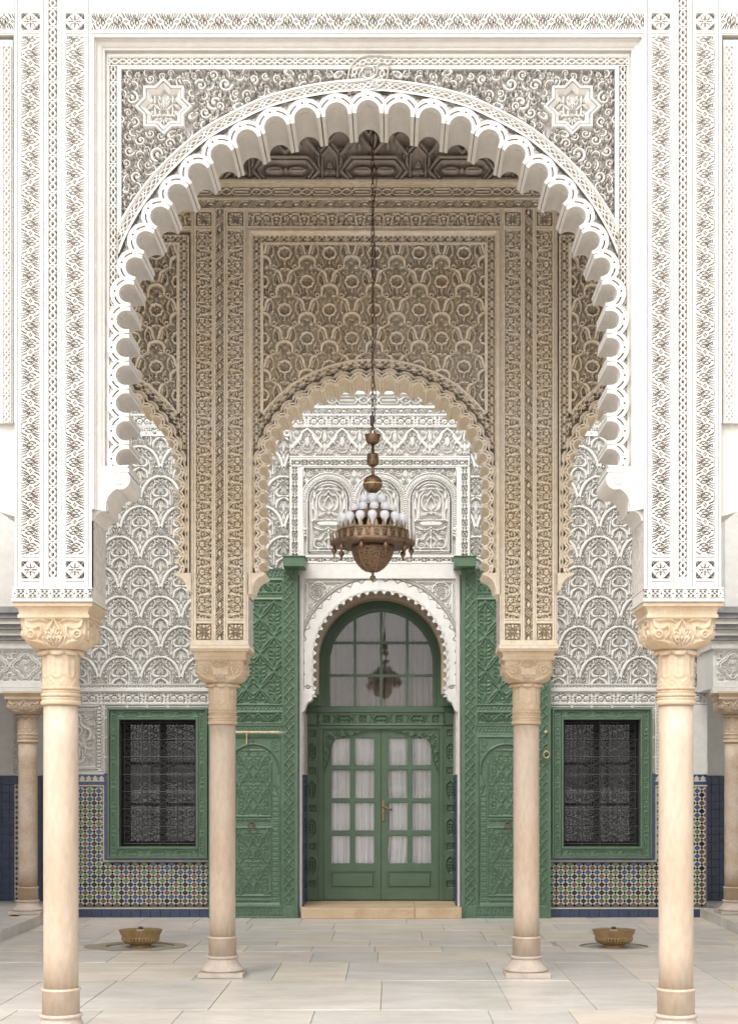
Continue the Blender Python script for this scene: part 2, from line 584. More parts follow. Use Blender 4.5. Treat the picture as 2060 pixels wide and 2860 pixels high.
    def frond(s, p, a, L, bend, h=1.0, n=4, wd=None):
        """a bending stem with lobes on both sides and a curled tip"""
        P = []
        x, y = p
        N = 12
        for i in range(N + 1):
            P.append((x, y, a))
            a += bend / N * (1 + 1.2 * i / N)
            x += L / N * math.cos(a); y += L / N * math.sin(a)
        wd = wd or L * 0.075
        for k in range(n):
            q = P[int((k + 0.5) * N / n)]
            for sg in (1, -1):
                l = L * 0.36 * (1 - 0.45 * k / n)
                b = q[2] + sg * 0.85
                s.leaf((q[0], q[1]), (q[0] + l * math.cos(b), q[1] + l * math.sin(b)), l * 0.36, 0.18 * sg, h, 0.4, True)
        s.stroke([(q[0], q[1]) for q in P], [wd, wd * 1.2, wd * 0.5], h, 0.3)
        return s
    def fill(s, n, size, seed, h=0.85, thr=0.25, mask=None, wd=0.34):
        rg = np.random.default_rng(seed)
        T, s.T = s.T, (0, 0, 1.0)
        mir = s.mir
        ny, nx = s.H.shape
        k = max(1, int(size * 0.9 / s.c))
        for _ in range(n):
            j, i = rg.integers(0, ny), rg.integers(0, nx)
            if mask is not None and not mask[j, i]: continue
            p = s.H[max(0, j - k):j + k + 1, max(0, i - k):i + k + 1]
            if p.size == 0 or np.mean(p > thr) > 0.12: continue
            a = rg.uniform(0, 2 * math.pi)
            d = np.array((math.cos(a), math.sin(a))) * size * 0.95
            c = np.array((s.xs[i], s.ys[j]))
            s.leaf(tuple(c - d), tuple(c + d), size * wd, rg.uniform(-0.2, 0.2), h, 0.5, True)
        s.T = T
        return s


def tiled(H, w, h, W_, H_, sx=0.0, sy=0.0):
    """repeat a wrapped tile (w x h units) over W_ x H_ units starting at offset sx, sy; returns array and true cell sizes"""
    ny, nx = H.shape[0] - 1, H.shape[1] - 1
    cx, cy = w / nx, h / ny
    mx, my = int(round(W_ / cx)) + 1, int(round(H_ / cy)) + 1
    ii = (np.arange(mx) + int(round(sx / cx))) % nx
    jj = (np.arange(my) + int(round(sy / cy))) % ny
    return H[np.ix_(jj, ii)]


def relief_mesh(name, H, pl, x0, y0, x1, y1, Y, depth, m, keep=None, warp=None, local=None, smooth=False):
    ny, nx = H.shape
    gx, gy = np.meshgrid(np.linspace(x0, x1, nx), np.linspace(y0, y1, ny))
    if warp is not None: gx, gy = warp(gx, gy)
    if pl is not None:
        X, Z = CX + (gx - VX) * pl.s, EYE - (gy - VY) * pl.s
    else:
        X, Z = gx, gy
    Yv = Y + (1 - H) * depth
    if local is not None:
        X, Yv, Z = X - local[0], Yv - local[1], Z - local[2]
    co = np.stack([X, Yv, Z], -1).reshape(-1, 3).astype(np.float32)
    idx = np.arange(ny * nx).reshape(ny, nx)
    q = np.stack([idx[1:, :-1], idx[1:, 1:], idx[:-1, 1:], idx[:-1, :-1]], -1)
    if keep is not None:
        kq = keep[1:, :-1] & keep[1:, 1:] & keep[:-1, 1:] & keep[:-1, :-1]
        q = q[kq]
        used = np.zeros(ny * nx, bool); used[q.ravel()] = True
        rm = np.cumsum(used) - 1
        co, q = co[used], rm[q]
    q = q.reshape(-1, 4).astype(np.int32)
    me = bpy.data.meshes.new(name)
    me.vertices.add(len(co)); me.vertices.foreach_set('co', co.ravel())
    me.loops.add(q.size); me.loops.foreach_set('vertex_index', q.ravel())
    me.polygons.add(len(q)); me.polygons.foreach_set('loop_start', np.arange(0, q.size, 4, dtype=np.int32))
    me.update(calc_edges=True)
    if smooth: me.polygons.foreach_set('use_smooth', [True] * len(q))
    me.materials.append(m)
    return me


def relief(name, H, pl, x0, y0, x1, y1, Y, depth, m, parent, **k):
    return obj(name, relief_mesh(name, H, pl, x0, y0, x1, y1, Y, depth, m, **k), m, parent)


def both(o):
    """the same carving on the other side of the building axis (X = 0)"""
    c = o.copy()
    C.objects.link(c)
    par = o.parent
    if par is not None:
        L = root_loc(par)
        c.matrix_parent_inverse = Matrix.Translation(-L) @ Matrix.Diagonal((-1, 1, 1, 1)) @ Matrix.Translation(L) @ o.matrix_parent_inverse
    return c


def shifted(o, dx):
    c = o.copy()
    C.objects.link(c)
    c.matrix_parent_inverse = Matrix.Translation((dx, 0, 0)) @ o.matrix_parent_inverse
    return c


# ------------------------------------------------------------------ ornament
def neg(pts): return [(-x, y) for x, y in pts]
def off(pts, c): return [(x + c[0], y + c[1]) for x, y in pts]


def t_chain(w=30.0, per=51.4, c=1.2):
    """two interlaced strands: two ovals and a small lozenge per repeat, between rails"""
    v = Cv(w, per, c, 0, wy=True)
    e = per * 0.11
    A, A2 = w * 0.23, w * 0.20
    for s_ in (1, -1):
        pts = []
        for i in range(41):
            y = -e + (per) * i / 40
            if y < e: f = A2 * math.cos(math.pi * y / (2 * e))
            else: f = -A * math.sin(2 * math.pi * (y - e) / (per - 2 * e))
            pts.append((w / 2 + s_ * f, y))
        v.stroke(pts, w * 0.105)
        v.stroke([(w / 2 + s_ * A2, 0), (w / 2 + s_ * w * 0.37, e * 0.9)], w * 0.075)
        v.stroke([(w / 2 + s_ * A2, 0), (w / 2 + s_ * w * 0.37, -e * 0.9)], w * 0.075)
    for x in (0, w):
        v.stroke([(x, -1), (x, per + 1)], w * 0.13)
    for x in (w * 0.16, w * 0.84):
        v.cut([(x, e * 0.9), (x, per - e * 0.9)], w * 0.02)
    return v.H


def t_bud(w=51.4, per=95.0, c=1.25):
    """face left whole, cut by the outlines of lidded buds turning right and left, with fronds at the edges"""
    v = Cv(w, per, c, 1.0, wy=True)
    k = 5.447
    for q, (oy, fl) in enumerate(((0, 1), (259, -1))):
        def P(pts): return [(140 + fl * x, 129 + oy + y) for x, y in pts]
        v.T = (0, 0, k)
        K = lambda P_, hw: v.cut(P_, [x * 0.85 for x in hw] if isinstance(hw, list) else hw * 0.85)
        for s_ in (1, -1):
            K(P([(-65, s_ * -18), (-25, s_ * -50), (25, s_ * -62), (62, s_ * -48), (85, s_ * -24)]), [3, 8, 7, 8, 4])
            K(P([(-62, 0), (-15, s_ * -29), (38, s_ * -12), (60, s_ * -30)]), [2, 6, 5, 2])
            K(P([(-112, s_ * -22), (-70, s_ * -8)]), [6, 3])
            v.poly(P([(-65, s_ * -72), (-38, s_ * -92), (-18, s_ * -78), (-38, s_ * -68)]), 0, True)
            for a, b, m_ in (((-138, -62), (-66, -46), (-100, -60)), ((-138, -98), (-62, -74), (-104, -98)), ((-136, -136), (-52, -98), (-96, -128))):
                K(P([(a[0], s_ * a[1]), (m_[0], s_ * m_[1]), (b[0], s_ * b[1])]), [2, 5, 6])
            K(P([(138, s_ * -58), (112, s_ * -86), (62, s_ * -104)]), [2, 7, 8])
            v.dot(P([(2, s_ * -108)])[0], 8, 0, cut=True)
            v.dot(P([(18, s_ * -128)])[0], 7, 0, cut=True)
            K(P([(139, s_ * -8), (139, s_ * -40)]), 4)
        K(P([(-22, 6), (0, 14), (24, 6)]), 4)
        K(P([(88, 0), (112, 0), (124, 0)]), [4, 9, 3])
        v.dot(P([(-82, 0)])[0], 8, 0, cut=True)
        v.dot(P([(-114, 0)])[0], 6, 0, cut=True)
    return v.H


def t_rosette(w=51.4, c=1.1):
    v = Cv(w, w, c, 1.0, mir=True)
    v.T = (-w / 2, -w / 2, 1)
    for sy in (1, -1):
        v.cut([(0, sy * 3), (0, sy * 8), (0, sy * 12)], [0.6, 2.0, 0.7])
        v.cut([(0, sy * 13.5), (0, sy * 18)], [1.8, 0.7])
        v.poly([(24, sy * 24.5), (6, sy * 24.5), (12, sy * 21), (15, sy * 16)], 0, True)
        v.poly([(24.5, sy * 22), (24.5, sy * 7), (20, sy * 11), (17, sy * 16)], 0, True)
        v.cut([(2, sy * 6), (9, sy * 7), (13, sy * 14)], [0.3, 0.9, 0.4])
    v.cut([(3, 0), (8, 0), (12, 0)], [0.6, 2.0, 0.7])
    v.cut([(13.5, 0), (18, 0)], [1.8, 0.7])
    return v.H


def t_star_square(w=52.0, c=1.5):
    v = Cv(w, w, c, 1.0, mir=True)
    h = w / 2
    v.T = (-h, -h, 1)
    for a in range(-90, 91, 45):
        p = (math.cos(R(a)), math.sin(R(a)))
        v.cut([(p[0] * 5, p[1] * 5), (p[0] * 9, p[1] * 9)], 1.3)
        if a % 90: v.cut([(p[0] * 12, p[1] * 12), (p[0] * 24, p[1] * 24)], [1, 2.4, 0.6])
        a2 = R(a + 22.5)
        v.cut([(math.cos(a2) * 8, math.sin(a2) * 8), (math.cos(a2) * 15, math.sin(a2) * 15)], [0.6, 1.6])
    v.cut([(1, 1.5), (3, 0)], 1.1)
    for sy in (1, -1):
        v.cut([(4, sy * (h - 1.5)), (h - 1.5, sy * (h - 1.5))], [1.6, 1.0])
        v.cut([(h - 1.5, sy * 4), (h - 1.5, sy * (h - 2))], [1.6, 1.0])
        v.poly([(2, sy * 17), (5, sy * 22), (0, sy * 23)], 0, True)
        v.poly([(17, sy * 2), (22, sy * 6), (22, 0)], 0, True)
    return v.H


def t_lattice(w=22.5, per=47.7, c=1.3):
    """diagonal trellis with one almond boss per repeat"""
    v = Cv(w, per, c, 0, wy=True)
    v.wk = 0.9
    v.stroke([(w / 2, per * 0.30), (w / 2, per * 0.5), (w / 2, per * 0.70)], [1.0, w * 0.25, 1.0], 0.95, 0.3)
    g = w / 3.0
    for i in range(-4, 5):
        for s_ in (1, -1):
            y0 = i * g * 1.02
            v.stroke([(w / 2 - s_ * w, y0 - w), (w / 2 + s_ * w, y0 + w)], 1.35, 1) if abs(i) < 1 else None
    for s_ in (1, -1):
        for y0 in (-7.6, 0, 7.6):
            v.stroke([(w / 2 - s_ * w * 0.5, y0 - w * 0.5), (w / 2 + s_ * w * 0.5, y0 + w * 0.5)], 1.3, 1)
        v.stroke([(w / 2 + s_ * w * .36, per * 0.30), (w / 2 + s_ * w * .36, per * 0.70)], 1.1, 1)
    for x in (0, w):
        v.stroke([(x, -1), (x, per + 1)], 1.3)
    return v.H


def t_crossband(w=21.0, per=27.0, c=1.3):
    v = Cv(w, per, c, 0, wy=True)
    v.wk = 0.9
    for s_ in (1, -1):
        v.stroke([(w / 2 + s_ * w * 0.44 * math.cos(2 * math.pi * i / 20 * 1.0), per * i / 20) for i in range(-2, 23)], 1.35)
    v.stroke([(w / 2, -per * 0.17), (w / 2, per * 0.17)], 2.0, 0.95)
    v.stroke([(w / 2 - 4.6, 0), (w / 2 + 4.6, 0)], 2.0, 0.95)
    for x in (0, w):
        v.stroke([(x, -1), (x, per + 1)], 0.9)
        v.dot((x + (2.5 if x == 0 else -2.5), per / 2), 1.8)
    return v.H


def t_fleur(w=43.8, per=78.3, c=1.25):
    """trefoil, fret and acanthus, one repeat of the pier bands"""
    v = Cv(w, per, c, 0, wy=True)
    v.T = (270, 460, 6.285)
    v.wk = 0.96
    v.ol = 0.0
    S = lambda pts, hw, h=1, r=0: (v.stroke(pts, hw, h, r), v.stroke([(x, 1410 - y) for x, y in pts], hw, h, r))
    v.dot((372, 643), 46, 0.98, 0.5).dot((372, 768), 46, 0.98, 0.5).dot((330, 705), 30, 0.9, 0.4)
    for y in (640, 770): v.dot((378, y), 9, 0.2, cut=True)
    v.leaf((385, 705), (520, 705), 27, 0, 1, 0.5, True)
    v.stroke([(292, 705), (262, 680)], 9).stroke([(292, 705), (262, 730)], 9)
    S([(272, 600), (430, 600)], 9)
    S([(300, 606), (300, 660), (330, 690)], 10)
    S([(442, 604), (442, 665), (480, 668), (520, 690), (548, 705)], 9)
    S([(445, 570), (498, 570), (498, 628), (545, 628)], 9)
    S([(445, 628), (470, 628), (470, 560)], 8)
    S([(520, 600), (520, 640)], 12)
    S([(270, 598), (270, 486), (330, 486), (345, 520)], 9)
    S([(300, 575), (355, 530)], [6, 20], 0.9)
    S([(300, 575), (300, 510)], [16, 6], 0.9)
    S([(385, 480), (385, 455)], 14)
    S([(330, 560), (420, 520), (480, 500), (520, 470)], [8, 26, 24, 8], 0.92, 0.5)
    S([(420, 520), (500, 540), (540, 500), (535, 450)], [14, 20, 20, 8], 0.92, 0.5)
    S([(400, 560), (450, 545)], 10, 0.85)
    S([(430, 480), (470, 440)], [14, 5], 0.85)
    S([(330, 440), (350, 470)], 10)
    v.stroke([(285, 400 + 55), (330, 455)], 8)
    v.cut([(410, 512), (470, 492), (510, 470)], 4, 0.3)
    v.cut([(410, 1410 - 512), (470, 1410 - 492), (510, 1410 - 470)], 4, 0.3)
    for x in (268, 545): v.stroke([(x, 400), (x, 1000)], 5, 1)
    return v.H


def t_sebka_grape(c=1.25):
    """ogee net with grape roundels and palmettes"""
    w, h = 125.5, 159.0
    v = Cv(w, h, c, 0, wx=True, wy=True)
    v.ol = 0.9
    v.wk = 0.84
    for ox, oy in ((256, 325), (512, 650)):
        v.T = (-ox, -oy, 4.085)
        v.fan((0, 40), 92, -168, -12, 9, 13, 0.8, 20)
        v.dot((0, -8), 34, 0.9).cut([(-14, -18), (0, 12), (14, -18)], 7).cut([(-22, -6), (-8, 14)], 5).cut([(22, -6), (8, 14)], 5)
        for s_ in (1, -1):
            m = lambda pts: [(s_ * x, y) for x, y in pts]
            v.stroke(m(sp([(2, -104), (44, -92), (82, -62), (92, -20), (90, 10), (112, 38)])), [12, 20, 21, 19, 18, 14])
            v.stroke(arc((s_ * 138, 26), 26, 0, 360, 14), 11).dot((s_ * 138, 30), 8, 0.0, cut=True)
            v.stroke(m(sp([(14, 78), (38, 110), (60, 130), (78, 96), (105, 78)])), [7, 10, 7], 0.85)
            v.leaf((s_ * 40, 60), (s_ * 92, 108), 16, 0.2 * s_, 0.8)
            v.stroke(m(sp([(12, -112), (32, -150), (44, -205), (70, -250), (112, -262)])), [14, 19, 22, 22, 10])
            v.leaf((s_ * 60, -112), (s_ * 98, -225), 26, -0.16 * s_, 0.82, 0.4, False)
            for q in range(5): v.cut([(s_ * (72 + q * 4), -135 - q * 17), (s_ * (97 + q * 3), -150 - q * 17)], 4.5, 0.25)
            v.stroke(m([(130 * math.sin(R(a)), -172 - 130 * math.cos(R(a)) * 0.84) for a in range(0, 100, 8)] + [(124, -120), (96, -84), (60, -66)]), 9.5)
            v.leaf((s_ * 78, -92), (s_ * 150, -128), 15, -0.1 * s_, 0.85)
            v.fan((s_ * 182, -34), 46, (-150 if s_ > 0 else -230), (50 if s_ > 0 else -30 - 80 + 80), 7, 11, 0.8, 8)
            v.stroke(m(sp([(150, -95), (168, -60), (186, -20), (172, 30)])), [8, 10, 8], 0.85)
            v.stroke(m([(38, -282), (8, -262)]), 8)
        v.stroke([(0, -150), (0, -125)], 10).dot((0, -172), 9).dot((0, -205), 8)
        v.stroke([(0, -292), (0, -342)], 15).cut([(0, -300), (0, -332)], 4)
        v.poly([(0, -352), (26, -378), (0, -404), (-26, -378)], 1).dot((0, -378), 8, 0, cut=True)
        v.dot((0, 74), 22, 0.95).dot((0, 74), 8, 0, cut=True)
        n = 8
        v.stroke([(72 * math.cos(R(a)) * (1 + 0.07 * math.cos(R(a * n))), 190 + 68 * math.sin(R(a)) * (1 + 0.07 * math.cos(R(a * n)))) for a in range(0, 364, 6)], 13)
        v.dot((0, 190), 46, 0.78)
        for yy, xs in ((158, (-14, 14)), (180, (-28, 0, 28)), (202, (-28, 0, 28)), (222, (-14, 14)), (236, (0,)), (169, (-36, 36)), (191, (-14, 14)), (212, (-14, 14)), (169, (0,))):
            for x in xs: v.dot((x, yy), 8, 0.0, cut=True)
    for ox, oy in ((256, 325), (512, 650)):
        v.T = (-ox, -oy, 4.085)
        for s_ in (1, -1):
            m = lambda pts: [(s_ * x, y) for x, y in pts]
            v.stroke(m([(130 * math.sin(R(a)), -172 - 130 * math.cos(R(a)) * 0.84) for a in range(0, 100, 8)] + [(124, -120), (96, -84), (60, -66)]), 9.5)
            v.stroke(m(sp([(12, -112), (32, -150), (44, -205), (70, -250), (112, -262)])), [14, 19, 22, 22, 10])
        for s_ in (1, -1):
            m = lambda pts: [(s_ * x, y) for x, y in pts]
            v.stroke(m(sp([(2, -104), (44, -92), (82, -62), (92, -20), (90, 10), (112, 38)])), [12, 20, 21, 19, 18, 14])
            v.stroke(arc((s_ * 138, 26), 22, 0, 360, 14), 10).dot((s_ * 138, 30), 8, 0.0, cut=True)
        v.poly([(0, -124), (20, -98), (0, -80), (-20, -98)], 1)
    v.fill(60, 5.5, 3, 0.9)
    return v.H


def t_sebka_heart(c=1.25):
    """interlaced ogee net with hearts, pine cones and scrolls"""
    w, h = 114.7, 168.0
    v = Cv(w, h, c, 0, wx=True, wy=True)
    v.ol = 0.75
    v.gap = 0.7
    for ox, oy in ((260, 381), (520, 762)):
        v.T = (-ox, -oy, 4.535)
        for x, y in ((-17, 10), (17, 10)): v.dot((x, y), 27, 0.95, 0.4)
        v.poly([(-34, -58), (34, -58), (40, 4), (0, 26), (-40, 4)], 0.95)
        for q in range(-3, 4): v.cut([(q * 13 - 22, -46), (q * 13 + 16, 24)], 3, 0.55)
        v.cut([(0, 44), (0, 22)], 5)
        v.cut([(-40, -64), (40, -64)], 5)
        for s_ in (1, -1):
            m = lambda pts: [(s_ * x, y) for x, y in pts]
            v.stroke(m(sp([(0, -184), (62, -176), (130, -142), (190, -78), (228, 0), (244, 70)])), [12, 17, 19, 20, 19, 17])
            v.stroke(m(sp([(34, -66), (50, -28), (84, -8), (92, 38), (58, 66), (14, 58), (0, 78)])), [6, 13, 15, 16, 13, 9])
            v.cut(m(sp([(52, -20), (70, 20), (46, 48), (10, 52)])), 4, 0.2)
            v.stroke(m(sp([(122, 206), (126, 120), (118, 30), (104, -30), (70, -86), (30, -100)])), 9.5)
            v.stroke(m(sp([(146, 190), (150, 110), (142, 20), (120, -50), (98, -84)])), 6)
            v.stroke(m(sp([(0, 84), (42, 102), (82, 138), (98, 200), (104, 240)])), [10, 15, 16, 14, 9])
            v.leaf((s_ * 20, 130), (s_ * 70, 214), 18, 0.25 * s_, 0.85)
            v.dot((s_ * 186, 26), 25, 0.85, 0.3).dot((s_ * 192, 72), 29, 0.85, 0.3).dot((s_ * 180, 128), 22, 0.85, 0.3)
            v.cut(arc((s_ * 194, 74), 15, 60, 300, 9), 5)
            v.cut(arc((s_ * 186, 26), 12, -100, 120, 8), 4)
            v.cut(arc((s_ * 180, 128), 10, 0, 240, 8), 4)
            v.stroke(m(sp([(158, 150), (152, 90), (158, 20), (170, -20)])), 6, 0.9)
            v.leaf((s_ * 120, -60), (s_ * 168, -18), 22, 0.2 * s_, 0.85)
            v.leaf((s_ * 130, -62), (s_ * 104, -120), 12, 0, 0.85)
            v.stroke(m([(22, -112), (74, -112), (80, -146)]), 8)
            v.leaf((s_ * 8, -132), (s_ * 60, -140), 16, 0.3 * s_, 0.9)
            v.leaf((0, -122), (s_ * 28, -170), 12, 0.1 * s_, 0.9)
            v.stroke(m(sp([(120, 212), (168, 182), (220, 196), (260, 190)])), 8)
            v.stroke(m([(110, 188), (260, 188)]), 5)
            v.stroke(m(sp([(104, 240), (150, 224), (196, 238)])), [12, 10, 4])
            v.leaf((s_ * 6, 330), (s_ * 70, 252), 17, -0.22 * s_, 0.85)
            v.leaf((s_ * 10, 360), (s_ * 62, 306), 14, -0.2 * s_, 0.85)
        v.leaf((0, 420), (0, 280), 26, 0, 0.9)
        v.leaf((0, 262), (0, 128), 20, 0, 0.9)
        v.dot((0, -94), 10, 1)
        # drop with its cone
        D_ = [(260 + 46 * math.cos(R(a)), 140 + 46 * math.sin(R(a))) for a in range(-30, 211, 15)] + [(260, 48)]
        v.poly(D_, 1)
        d2 = [(260 + 30 * math.cos(R(a)), 142 + 30 * math.sin(R(a))) for a in range(-30, 211, 20)] + [(260, 82)]
        v.poly([(260 + (x - 260) * 1.14, 140 + (y - 140) * 1.14) for x, y in d2], 0.1, True)
        v.poly(d2, 0.92, rnd=0.4)
        for yy, xs in ((118, (0,)), (132, (-9, 9)), (146, (-17, 0, 17)), (160, (-9, 9))):
            for x in xs: v.dot((260 + x, yy), 4.5, 0.2, cut=True)
    for ox, oy in ((260, 381), (520, 762)):
        v.T = (-ox, -oy, 4.535)
        for s_ in (1, -1):
            m = lambda pts: [(s_ * x, y) for x, y in pts]
            v.stroke(m(sp([(0, -184), (62, -176), (130, -142), (190, -78), (228, 0), (244, 70)])), [12, 17, 19, 20, 19, 17])
    o_, v.ol = v.ol, 0
    for ox, oy in ((260, 381), (520, 762)):
        v.T = (-ox, -oy, 4.535)
        v.poly([(-26, -188), (26, -188), (0, -160)], 1)
        v.poly([(234, 60), (286, 60), (290, 110), (230, 110)], 1)
        D_ = [(260 + 46 * math.cos(R(a)), 140 + 46 * math.sin(R(a))) for a in range(-30, 211, 15)] + [(260, 48)]
        v.poly(D_, 1)
        d2 = [(260 + 30 * math.cos(R(a)), 142 + 30 * math.sin(R(a))) for a in range(-30, 211, 20)] + [(260, 82)]
        v.poly([(260 + (x - 260) * 1.2, 140 + (y - 140) * 1.2) for x, y in d2], 0.0, True)
        v.poly(d2, 0.92, rnd=0.4)
        for yy, xs in ((118, (0,)), (132, (-9, 9)), (146, (-17, 0, 17)), (160, (-9, 9))):
            for x in xs: v.dot((260 + x, yy), 4.5, 0.2, cut=True)
    v.fill(40, 4.5, 5, 0.9)
    return v.H


def t_fret_mesh(w=14.0, per=10.0, c=1.2):
    """small pierced trellis"""
    v = Cv(w, per, c, 0, wx=False, wy=True)
    for s_ in (1, -1):
        for y0 in (-per, 0, per, 2 * per):
            v.stroke([(0, y0), (w * 0.5, y0 + s_ * per * 0.5), (w, y0)], 1.25)
    for x in (0, w): v.stroke([(x, -2), (x, per + 2)], 1.2)
    return v.H


def t_geo(w=18.0, per=40.0, c=1.3):
    """octagon roundel and long hexagon in turn"""
    v = Cv(w, per, c, 0, wy=True)
    v.ring((w / 2, 0), w * 0.24, 1.3).dot((w / 2, 0), 1.6)
    for s_ in (1, -1):
        v.stroke([(w / 2, w * 0.5), (w / 2 + s_ * w * 0.36, w * 0.5 + 4), (w / 2 + s_ * w * 0.36, per - w * 0.5 - 4), (w / 2, per - w * 0.5)], 1.3)
        v.stroke([(w / 2 + s_ * w * 0.36, w * 0.5 + 4), (w / 2 + s_ * w * 0.5, w * 0.3)], 1.2)
        v.stroke([(w / 2 + s_ * w * 0.36, per - w * 0.5 - 4), (w / 2 + s_ * w * 0.5, per - w * 0.3)], 1.2)
    v.stroke([(w / 2, per * 0.42), (w / 2, per * 0.58)], 2.6, 0.9)
    for x in (0, w): v.stroke([(x, -2), (x, per + 2)], 1.3)
    return v.H


def t_star_holes(w=29.0, per=33.0, c=1.4):
    """eight-rayed openings on the pier foot"""
    v = Cv(w, per, c, 1.0, wy=True)
    for y0 in (0, per):
        for sx in (0.27, 0.73):
            for dy in (-6, 6):
                v.poly([(w * sx - 3.4, y0 + dy - 2.4), (w * sx + 3.4, y0 + dy - 3.4), (w * sx + 2.4, y0 + dy + 3), (w * sx - 3, y0 + dy + 2.6)], 0, True)
        v.poly([(w * .5 - 2.6, y0), (w * .5, y0 - 3.2), (w * .5 + 2.6, y0), (w * .5, y0 + 3.2)], 0, True)
        v.poly([(w * .5 - 2.2, y0 + per / 2), (w * .5, y0 + per / 2 - 2.8), (w * .5 + 2.2, y0 + per / 2), (w * .5, y0 + per / 2 + 2.8)], 0, True)
        for x in (1.2, w - 1.2):
            v.cut([(x, y0 - 12), (x, y0 + 12)], 0.9)
    return v.H


def t_arab(w=78.0, per=104.0, c=1.7, seed=1):
    """tall frieze: pointed arches crossed over leaf scrolls; w across the band, repeat along y"""
    v = Cv(per, w, c, 0, wx=True)
    v.mir = True
    x0 = per / 2
    for s_ in (1,):
        v.stroke(sp([(x0, 3), (x0 + 14, 16), (x0 + 22, 34), (x0 + 38, 50), (x0 + 42, 66), (x0 + 52, 74)]), [3, 4.4, 5, 5, 4.6, 3])
        v.stroke(sp([(x0 + 52, 4), (x0 + 40, 16), (x0 + 36, 30), (x0 + 22, 44), (x0 + 16, 62), (x0, 74)]), [2, 2.4, 2.4, 2.2, 2])
        v.curl((x0 + 33, 68), 7.5, -60, 1, 2.0, 0.95, 4)
        v.curl((x0 + 12, 54), 7, 100, -1, 1.8, 0.9, 4)
        v.curl((x0 + 30, 12), 6.5, 10, 1, 1.8, 0.9, 4)
    v.leaf((x0, 52), (x0, 18), 6, 0, 0.95)
    v.fan((x0, 26), 14, -150, -30, 5, 2.4, 0.9, 3)
    v.leaf((0, 40), (0, 6), 6, 0, 0.95)
    v.leaf((0, 44), (0, 74), 5, 0, 0.95)
    v.fill(140, 5.5, seed, 0.8)
    return v.H


# polar helpers for a lobed arch given by the points of its lobes ------------------------------------------
class Arch:
    def __init__(s, half, xc, extra=0):
        """half: lobe points from the crown down the left side, survey units"""
        L = [(x, y) for x, y in half]
        Rr = [(2 * xc - x, y) for x, y in half[1:]]
        s.xc = xc
        s.P = np.array(L[::-1] + Rr)             # left foot -> crown -> right foot
        n = len(s.P)
        s.tan, s.nrm = [], []
        for i in range(n):
            a, b = s.P[max(0, i - 1)], s.P[min(n - 1, i + 1)]
            t = (b - a) / np.linalg.norm(b - a)
            if i in (0, n - 1): t = np.array((0.0, -1.0 if i == 0 else 1.0))
            s.tan.append(t)
            s.nrm.append(np.array((t[1], -t[0])))   # outward: up at the crown
        q = np.array(sp([tuple(p) for p in s.P], 8))
        d = np.r_[0, np.cumsum(np.linalg.norm(np.diff(q, axis=0), axis=1))]
        s.q, s.d, s.L = q, d, d[-1]
        tq = np.gradient(q, axis=0)
        tq /= np.linalg.norm(tq, axis=1)[:, None]
        s.tq = tq
        s.sl = d[::8]
    def warp(s, S, N):
        x = np.interp(S, s.d, s.q[:, 0]); y = np.interp(S, s.d, s.q[:, 1])
        tx = np.interp(S, s.d, s.tq[:, 0]); ty = np.interp(S, s.d, s.tq[:, 1])
        return x + ty * N, y - tx * N
    def outline(s, n, step=4):
        S = np.linspace(0, s.L, int(s.L / step))
        x, y = s.warp(S, np.full_like(S, n))
        return list(zip(x, y))


def lobe_prism(pl, P, t, nrm, p1, p2, k, drop, y0, y1, slots=True):
    """one lobe: a horseshoe of stucco running through the whole wall; p1/p2 half pitches, k scale of the section,
    drop: how much the pitch shrinks towards the tips"""
    def W(a, b): return (pl.X(P[0] + t[0] * a * 1 + nrm[0] * b), pl.Z(P[1] + t[1] * a + nrm[1] * b))
    hw = (p1 + p2) / 2
    rin = hw * drop - 11.5 * k
    ro = max(rin + 25 * k, hw * 1.06)
    cy = 12.0 * k - ro
    ci = -13.0 * k - rin
    tip, slit = -50 * k, -27 * k
    fl = math.degrees(math.asin(min(1, p1 / ro))); fr = math.degrees(math.asin(min(1, p2 / ro)))
    out = []
    for i in range(13):
        a = R(-fl + (fl + fr) * i / 12)
        out.append(W(ro * math.sin(a) * 0.996, cy + ro * math.cos(a)))
    out += [W(p2 * (1 - (1 - drop) * 0.4) * 0.995, slit), W(p2 * drop - 1.4 * k, tip), W(rin, tip)]
    for i in range(13):
        a = R(90 - 180 * i / 12)
        out.append(W(rin * math.sin(a), ci + rin * math.cos(a)))
    out += [W(-rin, tip), W(-p1 * drop + 1.4 * k, tip), W(-p1 * (1 - (1 - drop) * 0.4) * 0.995, slit)]
    loops = [out]
    if slots:
        sk = 1.0 if k > 0.6 else 1.55
        loops.append([W(3.0 * sk * k * math.cos(R(a)), 3.0 * sk * k * math.sin(R(a)) - 0.5 * k) for a in range(0, 360, 45)])
        rm = rin + 12.5 * k
        for s_ in (1, -1):
            a0, a1 = 24 * s_, 62 * s_
            A = [W((rm + 2.1 * sk * k) * math.sin(R(a0 + (a1 - a0) * i / 4)), ci + (rm + 2.1 * sk * k) * math.cos(R(a0 + (a1 - a0) * i / 4))) for i in range(5)]
            Bq = [W((rm - 2.1 * sk * k) * math.sin(R(a1 + (a0 - a1) * i / 4)), ci + (rm - 2.1 * sk * k) * math.cos(R(a1 + (a0 - a1) * i / 4))) for i in range(5)]
            loops.append(A + Bq)
    mb = MB()
    mb.prism(loops, y0, y1, hole=9 * k * pl.s + 0.016 if slots else 0.01)
    return mb


